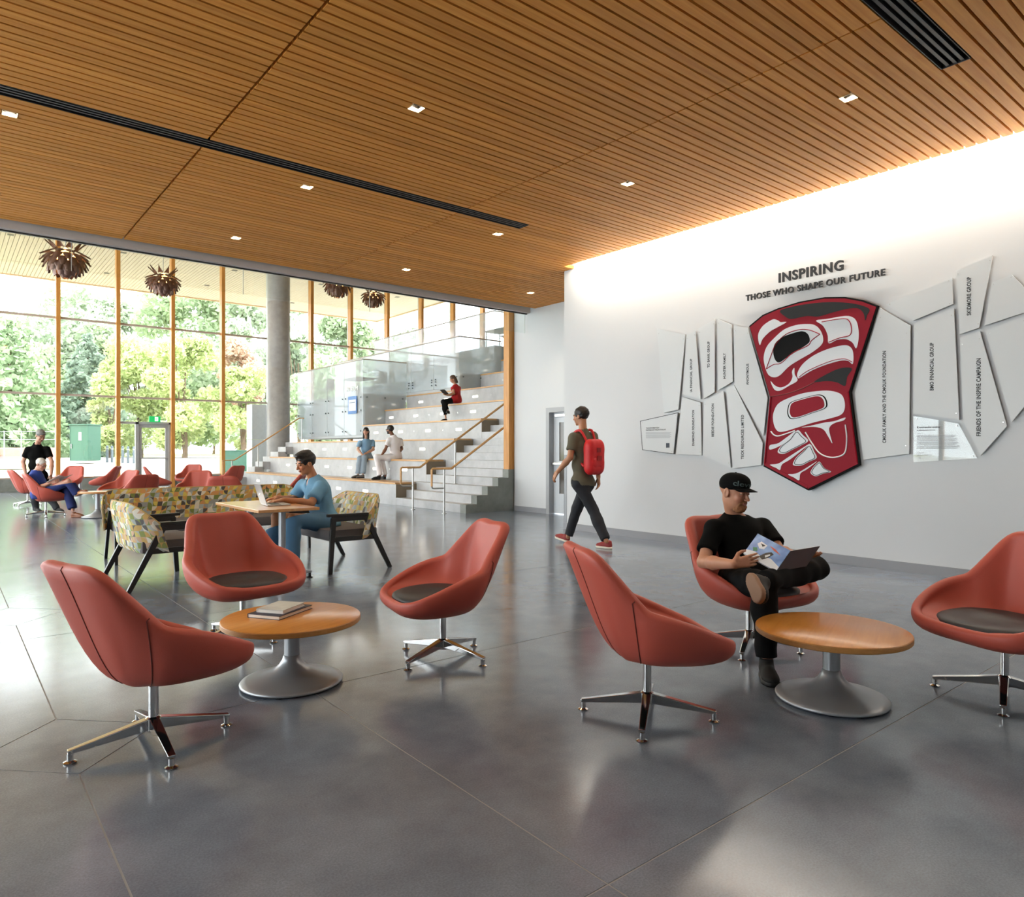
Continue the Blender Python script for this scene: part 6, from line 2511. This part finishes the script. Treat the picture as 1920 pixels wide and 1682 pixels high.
MB().add(vs, [tuple(f.vertices) for f in tm.polygons]).build('cap_lettering', mat('cap_print', '#3b4a4a', 0.6, var=0.4, scale=30), cap)
# beard
g = Vol()
g.ell(HP(0, 0.052, -0.098), (0.042, 0.044, 0.030), HR, 0.015)
g.ell(HP(0, 0.073, -0.084), (0.032, 0.028, 0.026), HR, 0.015)
for sx in (-1, 1):
    g.seg(HP(sx * 0.004, 0.0925, -0.048), HP(sx * 0.027, 0.080, -0.060), 0.0065, 0.006, 0.006)
    g.seg(HP(sx * 0.030, 0.076, -0.062), HP(sx * 0.034, 0.066, -0.090), 0.007, 0.012, 0.008)
g.ell(HP(0, 0.094, -0.0625), (0.019, 0.014, 0.0085), HR, 0.004, True)
vmesh('beard', [g.mesh(0.0036, 0, (), (0.0012, 260), 2)], M_beard, t)
# belt-free; the open book in his hands
M_cover = None


def bookcover():
    m, nt, p = _new('comic_cover_blue')
    N, L = nt.nodes, nt.links
    tc = N.new('ShaderNodeTexCoord')
    nz = N.new('ShaderNodeTexNoise'); nz.inputs['Scale'].default_value = 14; nz.inputs['Detail'].default_value = 2
    L.new(tc.outputs['Object'], nz.inputs['Vector'])
    cr = N.new('ShaderNodeValToRGB')
    cr.color_ramp.elements[0].color = rgb('#2c5fae'); cr.color_ramp.elements[1].color = rgb('#6f9fdc')
    cr.color_ramp.elements[0].position = 0.3; cr.color_ramp.elements[1].position = 0.7
    L.new(nz.outputs['Fac'], cr.inputs['Fac'])
    L.new(cr.outputs[0], p.inputs['Base Color'])
    p.inputs['Roughness'].default_value = 0.3
    return m


M_cover = bookcover()
bA = np.array(at_d(1421, 1001, 4.28)); bB = np.array(at_d(1482, 1033, 4.12))
bD = np.array(at_d(1394, 1038, 4.22)); bC = bB + bD - bA
bE = np.array(at_d(1537, 1024, 4.22)); bF = bC + bE - bB
ctr = (bB + bC) / 2
bk_ = thing('open_book', 'open large book with blue comic style cover held by the capped man', 'book', tuple(ctr))


def slab(quad, th, name, m, parent, off=0.0):
    q = [np.array(p) - ctr for p in quad]
    n = unit(np.cross(q[1] - q[0], q[3] - q[0]))
    MB().prism([tuple(p + n * off) for p in q], tuple(n * th)).build(name, m, parent)
    return n


M_pg = mat('page_white', '#e8e8e6', 0.6, var=0.02)
M_cover2 = mat('back_cover_grey', '#3c3e44', 0.35, var=0.15)
qL = [bA, bB, bC, bD]
nL = unit(np.cross(bB - bA, bD - bA))
sgn = 1 if nL @ cd(0, -1, 0) > 0 else -1      # towards the viewer
slab(qL, 0.003 * sgn, 'front_cover', M_cover, bk_)
slab(qL, -0.008 * sgn, 'pages', M_pg, bk_)
qR = [bB, bE, bF, bC]
nR = unit(np.cross(bE - bB, bC - bB))
sg2 = 1 if nR @ cd(0, -1, -0.8) > 0 else -1     # outer cover looks down and out
slab(qR, 0.003 * sg2, 'rear_cover', M_cover2, bk_)
slab(qR, -0.008 * sg2, 'pages', M_pg, bk_)


def on_cover(u, v):
    return bA + (bB - bA) * u + (bD - bA) * v


def patch(pts, m, lift):
    q = [on_cover(*p) - ctr + nL * sgn * (0.003 + lift) for p in pts]
    MB().prism([tuple(p) for p in q], tuple(nL * sgn * 0.0006)).build('cover_print', m, bk_)


M_pw, M_pk, M_pr, M_pg2 = (mat('print_' + n, c, 0.4) for n, c in (('white', '#dfe6ee'), ('black', '#15181d'), ('red', '#c2543f'), ('green', '#2c7a56')))
patch([(0.0, 0.80), (0.25, 0.70), (0.45, 0.78), (0.70, 0.66), (1.0, 0.80), (1.0, 1.0), (0.0, 1.0)], M_pw, 0.0005)
patch([(0.16, 0.38), (0.22, 0.22), (0.42, 0.26), (0.40, 0.46), (0.28, 0.52)], M_pw, 0.0005)
patch([(0.24, 0.30), (0.38, 0.30), (0.33, 0.40)], M_pk, 0.0012)
patch([(0.40, 0.80), (0.50, 0.55), (0.62, 0.42), (0.70, 0.46), (0.62, 0.70), (0.52, 0.86)], M_pk, 0.0010)
patch([(0.52, 0.66), (0.62, 0.52), (0.64, 0.58), (0.56, 0.74)], M_pw, 0.0018)
patch([(0.48, 0.22), (0.66, 0.24), (0.86, 0.36), (0.64, 0.32)], M_pr, 0.0008)
patch([(0.12, 0.60), (0.22, 0.52), (0.28, 0.64), (0.18, 0.72)], M_pg2, 0.0010)

# ---- walker with the red backpack
J = dict(pelvis=(1093, 905, 9.33), neck=(1093, 808, 9.40), head=(1089, 781, 9.44),
         ls=(1075, 819, 9.28), rs=(1112, 817, 9.50), le=(1069, 858, 9.22), lw=(1046, 884, 9.38), re=(1119, 858, 9.42), rw=(1122, 895, 9.32),
         lh=(1087, 908, 9.26), rh=(1100, 907, 9.40), lk=(1112, 957, 9.20), la=(1137, 1015, 8.98), rk=(1082, 954, 9.62), ra=(1065, 1007, 9.62))
v = np.array(on_z(1146, 1030)); J['lheel'] = v
J['ltoe'] = v + cd(-0.63, 0.776) * 0.26 * 1.0 + np.array([0, 0, 0.0]); J['ltoe'][2] = 0.0
J['lheel'][2] = 0.0
v = np.array(on_z(1066, 1018)); J['rheel'] = v; J['rtoe'] = v + np.array([0.0, 0.26, 0.05]); J['rheel'][2] = 0.005
t, W, HP, HR, base, T = person('man walking along the white wall with a red backpack', J, dict(
    skin='#b07a58', look=np.array([-0.25, 1.0, -0.08]), shirt=M_olive, trousers=mat('dark_jeans', '#14171f', 0.8, var=0.2), shoe=mat('maroon_sneaker', '#8a2a28', 0.7, var=0.3, scale=30),
    sole=mat('white_sole', '#e0d8c8', 0.6), res=0.011, hres=0.006, handres=0.006, hem=0.05, leg_w=0.92, s=1.03, shoe_collar=True,
    lhand=dict(d=cd(-0.45, 0.3, -0.8), n=cd(0.6, 0.3, 0), t=cd(-0.4, 0.9, 0.1), curl=0.45), rhand=dict(d=cd(0.05, -0.1, -1), n=cd(-0.8, 0.2, 0), t=cd(-0.3, 0.9, 0), curl=0.5),
    hair=dict(m=M_hairdk, th=0.012, line=(0.07, 0.062)), seed=8))
bp_ = thing('backpack', 'bright red backpack worn by the walking man', 'backpack', tuple(base + (W['ls'] + W['rs']) / 2 * 0 + np.array([0, 0, 1.0])))
bo = base + np.array([0, 0, 1.0])
M_bag = mat('red_nylon', '#c8181b', 0.55, var=0.12, scale=20)
M_bag2 = mat('dark_red_nylon', '#8f1214', 0.6, var=0.1)
BW = np.array(at_d(1112, 850, 9.22)) - bo
bf_ = np.stack([unit(W['rs'] - W['ls']), T[:, 1], T[:, 2]], 1)
Rb = frame((0, 0, 1), W['rs'] - W['ls'])
bc = (W['ls'] + W['rs']) / 2 + base - bo - Rb[:, 1] * 0.205 - np.array([0, 0, 0.27])
g = Vol()
for dz in (-0.14, -0.05, 0.05, 0.13):
    for dx in (-0.075, 0.0, 0.075):
        g.ell(bc + Rb @ V3(dx, 0, dz), (0.075, 0.085, 0.10), Rb, 0.04)
bag = vmesh('main_pack', [g.mesh(0.009)], M_bag, bp_)
g = Vol()
for dx in (-0.05, 0.05):
    g.ell(bc + Rb @ V3(dx, -0.055, -0.08), (0.075, 0.045, 0.085), Rb, 0.03)
vmesh('front_pocket', [g.mesh(0.009)], M_bag, bp_)
for dz in (0.085, -0.02):
    MB().box(-0.035, 0.035, -0.006, 0.006, -0.03, 0.03, Matrix([list(Rb[0]) + [0], list(Rb[1]) + [0], list(Rb[2]) + [0], [0, 0, 0, 1]])).build('patch', M_bag2, bp_).location = tuple(bc + Rb @ V3(0.0, -0.090 - (0.012 if dz < 0 else 0.0), dz))
for S in 'rl':
    s0 = W[S + 's'] + base - bo
    inn = (W['ls'] + W['rs']) / 2 + base - bo
    q = s0 * 0.55 + inn * 0.45
    pts = spline([bc + Rb @ V3(0.07 if S == 'r' else -0.07, 0.05, 0.18), q + Rb @ V3(0, -0.06, 0.07), q + Rb @ V3(0, 0.06, 0.055), q + Rb @ V3(0, 0.135, -0.06), q + Rb @ V3(0.03 if S == 'r' else -0.03, 0.12, -0.20), bc + Rb @ V3(0.12 if S == 'r' else -0.12, 0.06, -0.13)], 20)
    MB().tube(pts, 0.018, 8).build('strap', M_bag, bp_, smooth=True)

# ---- student at the laptop
J = dict(pelvis=(612, 977, 7.86), neck=(588, 897, 7.92), head=(573, 869, 7.86),
         ls=(603, 912, 7.74), rs=(566, 908, 8.06), le=(583, 944, 7.56), lw=(531, 938, 7.48), re=(552, 938, 8.00), rw=(518, 934, 7.66),
         lh=(610, 980, 7.76), rh=(606, 977, 7.98), lk=(549, 972, 7.40), la=(545, 1062, 7.32), rk=(517, 969, 7.72), ra=(511, 1052, 7.66))
for S, (px, py) in dict(l=(548, 1078), r=(514, 1066)).items():
    v = np.array(on_z(px, py)); v[2] = 0
    J[S + 'heel'] = v; J[S + 'toe'] = v + np.array([-0.27, 0.0, 0.0])
t, W, HP, HR, base, T = person('student in blue scrubs typing on the silver laptop', J, dict(
    skin='#b27a55', look=np.array([-1.0, -0.08, -0.28]), shirt=M_scrub, trousers=mat('blue_scrub_trousers', '#4f7898', 0.8, var=0.1, scale=12), shoe=M_shoeblk, sole=M_soledk,
    res=0.011, hres=0.005, handres=0.005, brow='#15100d', lip='#9a5e50', hem=0.10, vneck=True, leg_w=1.15, flare=1.35, s=1.06, sleeve=0.72, sleeve_w=1.15, seed=12,
    lhand=dict(d=np.array([-1, 0.25, -0.12]), n=np.array([-0.1, 0, -1.0]), t=np.array([-0.2, 1, 0.1]), curl=0.45), rhand=dict(d=np.array([-1, -0.25, -0.10]), n=np.array([-0.1, 0, -1.0]), t=np.array([-0.2, -1, 0.1]), curl=0.45),
    hair=dict(m=M_hairdk, th=0.013, line=(0.07, 0.056), extra=(((0, 0.045, 0.100), (0.062, 0.055, 0.030)), ((0, -0.01, 0.115), (0.06, 0.07, 0.025))))))

# ---- standing man in black, left
D0 = 14.75
J = dict(pelvis=(70, 893, D0), neck=(70, 832, D0), head=(76, 817, D0 - 0.06),
         rs=(53, 842, D0 - 0.08), ls=(88, 841, D0 + 0.08), re=(43, 866, D0 - 0.1), rw=(48, 888, D0 - 0.16), le=(97, 866, D0 + 0.02), lw=(96, 890, D0 - 0.1),
         rh=(62, 897, D0 - 0.04), lh=(78, 897, D0 + 0.04), rk=(64, 930, D0 - 0.06), lk=(90, 928, D0 - 0.02), ra=(68, 958, D0 - 0.02), la=(108, 956, D0 - 0.02))
for S, (px, py) in dict(r=(66, 961), l=(106, 960)).items():
    v = np.array(on_z(px, py)); v[2] = 0
    J[S + 'heel'] = v; J[S + 'toe'] = v + cd(0.85, -0.5) * 0.26
t, W, HP, HR, base, T = person('grey haired man in black T-shirt standing by the seated reader', J, dict(
    skin='#c08c74', look=cd(0.75, -0.45, -0.55), shirt=M_blackcloth, trousers=mat('charcoal_trousers', '#23262b', 0.8), shoe=M_shoeblk, sole=mat('pale_sole', '#b9b5ac', 0.6),
    res=0.014, hres=0.008, handres=0.007, hem=0.14, fat=1.05, s=0.98, hs=1.08, sleeve_w=0.9, brow='#5a5048', seed=21,
    lhand=dict(d=cd(0.1, -0.2, -1), n=cd(-1, 0, 0), t=cd(0, -1, 0), curl=0.5), rhand=dict(d=cd(0.2, -0.2, -1), n=cd(1, 0, 0), t=cd(0, -1, 0), curl=0.5),
    hair=dict(m=M_hairgr, th=0.006, line=(0.07, 0.07))))

# ---- seated man in dark blue scrubs
D0 = 13.75
J = dict(pelvis=(73, 925, D0), neck=(67, 884, D0), head=(77, 871, D0 - 0.03),
         rs=(58, 894, D0 - 0.19), ls=(72, 889, D0 + 0.19), re=(72, 915, D0 - 0.22), rw=(95, 905, D0 - 0.18), le=(84, 910, D0 + 0.2), lw=(104, 900, D0 + 0.08),
         rh=(74, 927, D0 - 0.1), lh=(77, 926, D0 + 0.1), rk=(128, 902, D0 - 0.15), ra=(146, 928, D0 - 0.08), lk=(124, 915, D0 + 0.08), la=(137, 957, D0 + 0.0))
J['rheel'] = np.array(at_d(143, 931, D0 - 0.1)); J['rtoe'] = np.array(at_d(164, 923, D0 - 0.2))
v = np.array(on_z(134, 970)); v[2] = 0
J['lheel'] = v; J['ltoe'] = v + cd(0.95, -0.1) * 0.27
t, W, HP, HR, base, T = person('white haired man in dark blue scrubs reading a magazine in red chair', J, dict(
    skin='#c48f78', look=cd(0.92, -0.15, -0.42), shirt=M_scrubdk, trousers=M_navytr, shoe=M_brownshoe, sole=M_brownshoe, res=0.013, hres=0.007, handres=0.007,
    hem=0.10, leg_w=1.1, flare=1.3, leg_len=0.9, s=1.0, brow='#8a8078', seed=23, sleeve=0.7,
    lhand=dict(d=cd(0.9, -0.1, 0.3), n=cd(0.2, -0.9, 0.3), t=cd(0, 0, 1), curl=0.5), rhand=dict(d=cd(0.95, 0.1, 0.25), n=cd(0.1, 0.9, 0.3), t=cd(0, 0, 1), curl=0.5),
    hair=dict(m=M_hairwh, th=0.005, line=(0.06, 0.075))))
glasses(t, HP, M_black)
m0 = np.array(at_d(108, 902, D0 - 0.05))
mg = thing('magazine', 'open pale magazine held by the man in blue scrubs', 'magazine', tuple(m0))
for k_, (u, w) in enumerate(((-0.5, 0.0), (0.0, 0.5))):
    a = np.array(cd(0.0, 0.42, 0.0)); b = np.array(cd(0.9, -0.1, 0.45)) * 0.30
    q = [a * u - b * 0.35, a * w - b * 0.35, a * w + b * 0.65 , a * u + b * 0.65]
    lift = 0.03
    q[0 if k_ == 0 else 1] = q[0 if k_ == 0 else 1] + V3(0, 0, lift); q[3 if k_ == 0 else 2] = q[3 if k_ == 0 else 2] + V3(0, 0, lift)
    MB().prism([tuple(p) for p in q], (0, 0, 0.004)).build('page', mat('magazine_page', '#d9d6d2', 0.5, var=0.25, scale=25), mg)

# ---- pair on the bleachers: seated on the second tier, feet on the first
ZT = [k * TR for k in range(10)]
xs_ = X1 + TD
D0 = float(np.dot(np.array(on_x(686, 862, xs_ + 0.12))[:2], [BY, AY]))
J = dict(pelvis=(687, 855, D0), neck=(686, 822, D0 - 0.05), head=(686, 809, D0 - 0.10),
         rs=(699, 828, D0 + 0.10), ls=(674, 829, D0 - 0.16), re=(700, 843, D0 - 0.02), rw=(684, 851, D0 - 0.30), le=(671, 843, D0 - 0.22), lw=(679, 852, D0 - 0.36),
         rh=(693, 858, D0 + 0.02), lh=(684, 859, D0 - 0.08), rk=(684, 858, D0 - 0.42), lk=(675, 860, D0 - 0.42), ra=(680, 888, D0 - 0.46), la=(671, 889, D0 - 0.46))
for S in 'rl':
    w = np.array(at_d(*J[S + 'a']))
    v = w.copy(); v[2] = ZT[1]
    J[S + 'heel'] = v + np.array([0.05, 0, 0]); J[S + 'toe'] = v + np.array([-0.19, 0, 0])
    w[2] = ZT[1] + 0.09; J[S + 'a'] = w
J['rs'], J['ls'] = J['ls'], J['rs']
for a_, b_ in (('re', 'le'), ('rw', 'lw'), ('rh', 'lh'), ('rk', 'lk'), ('ra', 'la'), ('rheel', 'lheel'), ('rtoe', 'ltoe')):
    J[a_], J[b_] = J[b_], J[a_]
t, W, HP, HR, base, T = person('smiling woman in light blue scrubs sitting on the bleachers', J, dict(
    skin='#c79a80', look=cd(-0.15, -1.0, -0.05), shirt=M_scrublt, trousers=M_greytr, shoe=mat('grey_shoe', '#5a5450', 0.7), sole=M_soledk, res=0.013, hres=0.008, handres=0.007,
    hem=0.10, leg_w=1.15, flare=1.2, s=0.92, zbase=ZT[1], brow='#1a1210', lip='#b05a58', seed=31,
    lhand=dict(d=cd(-0.3, -0.6, -0.6), n=cd(0, 0, -1), t=cd(-1, 0, 0), curl=0.5), rhand=dict(d=cd(0.3, -0.6, -0.6), n=cd(0, 0, -1), t=cd(1, 0, 0), curl=0.5),
    hair=dict(m=M_hairdk, th=0.012, line=(0.07, 0.06), long=True, locks=(((-0.07, -0.03, 0.0), (-0.075, 0.0, -0.20), 0.034, 0.030), ((0.07, -0.03, 0.0), (0.075, 0.0, -0.20), 0.034, 0.030), ((0, -0.08, 0.0), (0, -0.09, -0.20), 0.06, 0.05)))))
D0 = float(np.dot(np.array(on_x(741, 862, xs_ + 0.16))[:2], [BY, AY]))
J = dict(pelvis=(742, 854, D0), neck=(738, 818, D0), head=(731, 806, D0),
         ls=(729, 824, D0 - 0.10), rs=(751, 825, D0 + 0.10), le=(723, 842, D0 - 0.2), lw=(716, 853, D0 - 0.28), re=(753, 842, D0 + 0.1), rw=(744, 852, D0 - 0.05),
         lh=(736, 858, D0 - 0.1), rh=(746, 858, D0 + 0.02), lk=(706, 857, D0 - 0.32), rk=(714, 858, D0 - 0.12), la=(713, 888, D0 - 0.36), ra=(723, 887, D0 - 0.22))
for S, dv in (('l', (-0.24, 0.02, 0)), ('r', (-0.05, 0.24, 0.0))):
    w = np.array(at_d(*J[S + 'a']))
    v = w.copy(); v[2] = ZT[1]
    J[S + 'heel'] = v; J[S + 'toe'] = v + np.array(dv)
    w[2] = ZT[1] + 0.09; J[S + 'a'] = w
t, W, HP, HR, base, T = person('man in white scrubs sitting on the bleachers, turned to the woman', J, dict(
    skin='#7a4f38', look=np.array([-0.45, 0.85, -0.02]), shirt=M_whitecl, trousers=M_whitecl, shoe=M_shoeblk, sole=M_soledk, res=0.013, hres=0.008, handres=0.007,
    hem=0.10, leg_w=1.05, s=0.98, zbase=ZT[1], brow='#14100d', lip='#6a4034', beard='#1d1512', seed=33,
    lhand=dict(d=cd(-0.7, -0.3, -0.3), n=cd(0, 0, -1), t=cd(0, 1, 0), curl=0.5), rhand=dict(d=cd(-0.7, -0.3, -0.3), n=cd(0, 0, -1), t=cd(0, 1, 0), curl=0.5),
    hair=dict(m=M_hairdk, th=0.010, line=(0.07, 0.06))))
glasses(t, HP, M_black)
# ---- woman in red higher up
xs5 = X1 + 4 * TD
D0 = float(np.dot(np.array(on_x(856, 752, xs5 + 0.14))[:2], [BY, AY]))
J = dict(pelvis=(857, 747, D0), neck=(854, 723, D0), head=(849, 711, D0 - 0.04),
         ls=(849, 728, D0 - 0.12), rs=(860, 727, D0 + 0.12), le=(851, 738, D0 - 0.2), lw=(839, 741, D0 - 0.32), re=(858, 738, D0 + 0.02), rw=(842, 741, D0 - 0.2),
         lh=(853, 750, D0 - 0.1), rh=(858, 750, D0 + 0.02), lk=(832, 755, D0 - 0.38), rk=(831, 753, D0 - 0.26), la=(836, 779, D0 - 0.42), ra=(842, 774, D0 - 0.36))
w = np.array(at_d(*J['la'])); w[2] = ZT[4] + 0.08; J['la'] = w
v = w.copy(); v[2] = ZT[4]; J['lheel'] = v + V3(0.04, 0, 0); J['ltoe'] = v + V3(-0.17, 0, 0)
w = np.array(at_d(842, 776, D0 - 0.40)); J['rheel'] = w; J['rtoe'] = w + V3(-0.16, -0.12, 0.02)
t, W, HP, HR, base, T = person('woman in sleeveless red top using a tablet high on the bleachers', J, dict(
    skin='#c08c70', look=np.array([-0.9, 0.35, -0.35]), shirt=M_redtop, trousers=M_blackjean, shoe=M_shoeblk, sole=M_soledk, res=0.013, hres=0.008, handres=0.007,
    hem=0.14, sleeve=0.18, s=0.90, zbase=ZT[4], leg_len=0.72, brow='#4a3628', lip='#a85a54', seed=35, shoe_collar=False,
    lhand=dict(d=np.array([-0.8, 0.3, 0.1]), n=np.array([0, 0, 1.0]), t=np.array([0.1, 1, 0]), curl=0.5), rhand=dict(d=np.array([-0.8, -0.2, 0.1]), n=np.array([0, 0, 1.0]), t=np.array([0, -1, 0]), curl=0.5),
    hair=dict(m=M_hairbr, th=0.014, line=(0.07, 0.06), long=True, locks=(((0, -0.08, 0.0), (0, -0.095, -0.13), 0.055, 0.045), ((-0.07, -0.04, 0.0), (-0.065, -0.05, -0.12), 0.03, 0.03), ((0.07, -0.04, 0.0), (0.065, -0.05, -0.12), 0.03, 0.03)))))
tb = np.array(at_d(833, 735, D0 - 0.34))
tt = thing('tablet', 'dark tablet in the hands of the woman in red', 'tablet', tuple(tb))
Mx = Matrix.Rotation(R_(40), 4, 'Y')
MB().box(-0.10, 0.10, -0.12, 0.12, -0.004, 0.004, Mx).build('case', M_black, tt)
MB().box(-0.09, 0.09, -0.11, 0.11, 0.0041, 0.005, Mx).build('screen', mat('tablet_screen', '#2b3540', 0.1), tt)
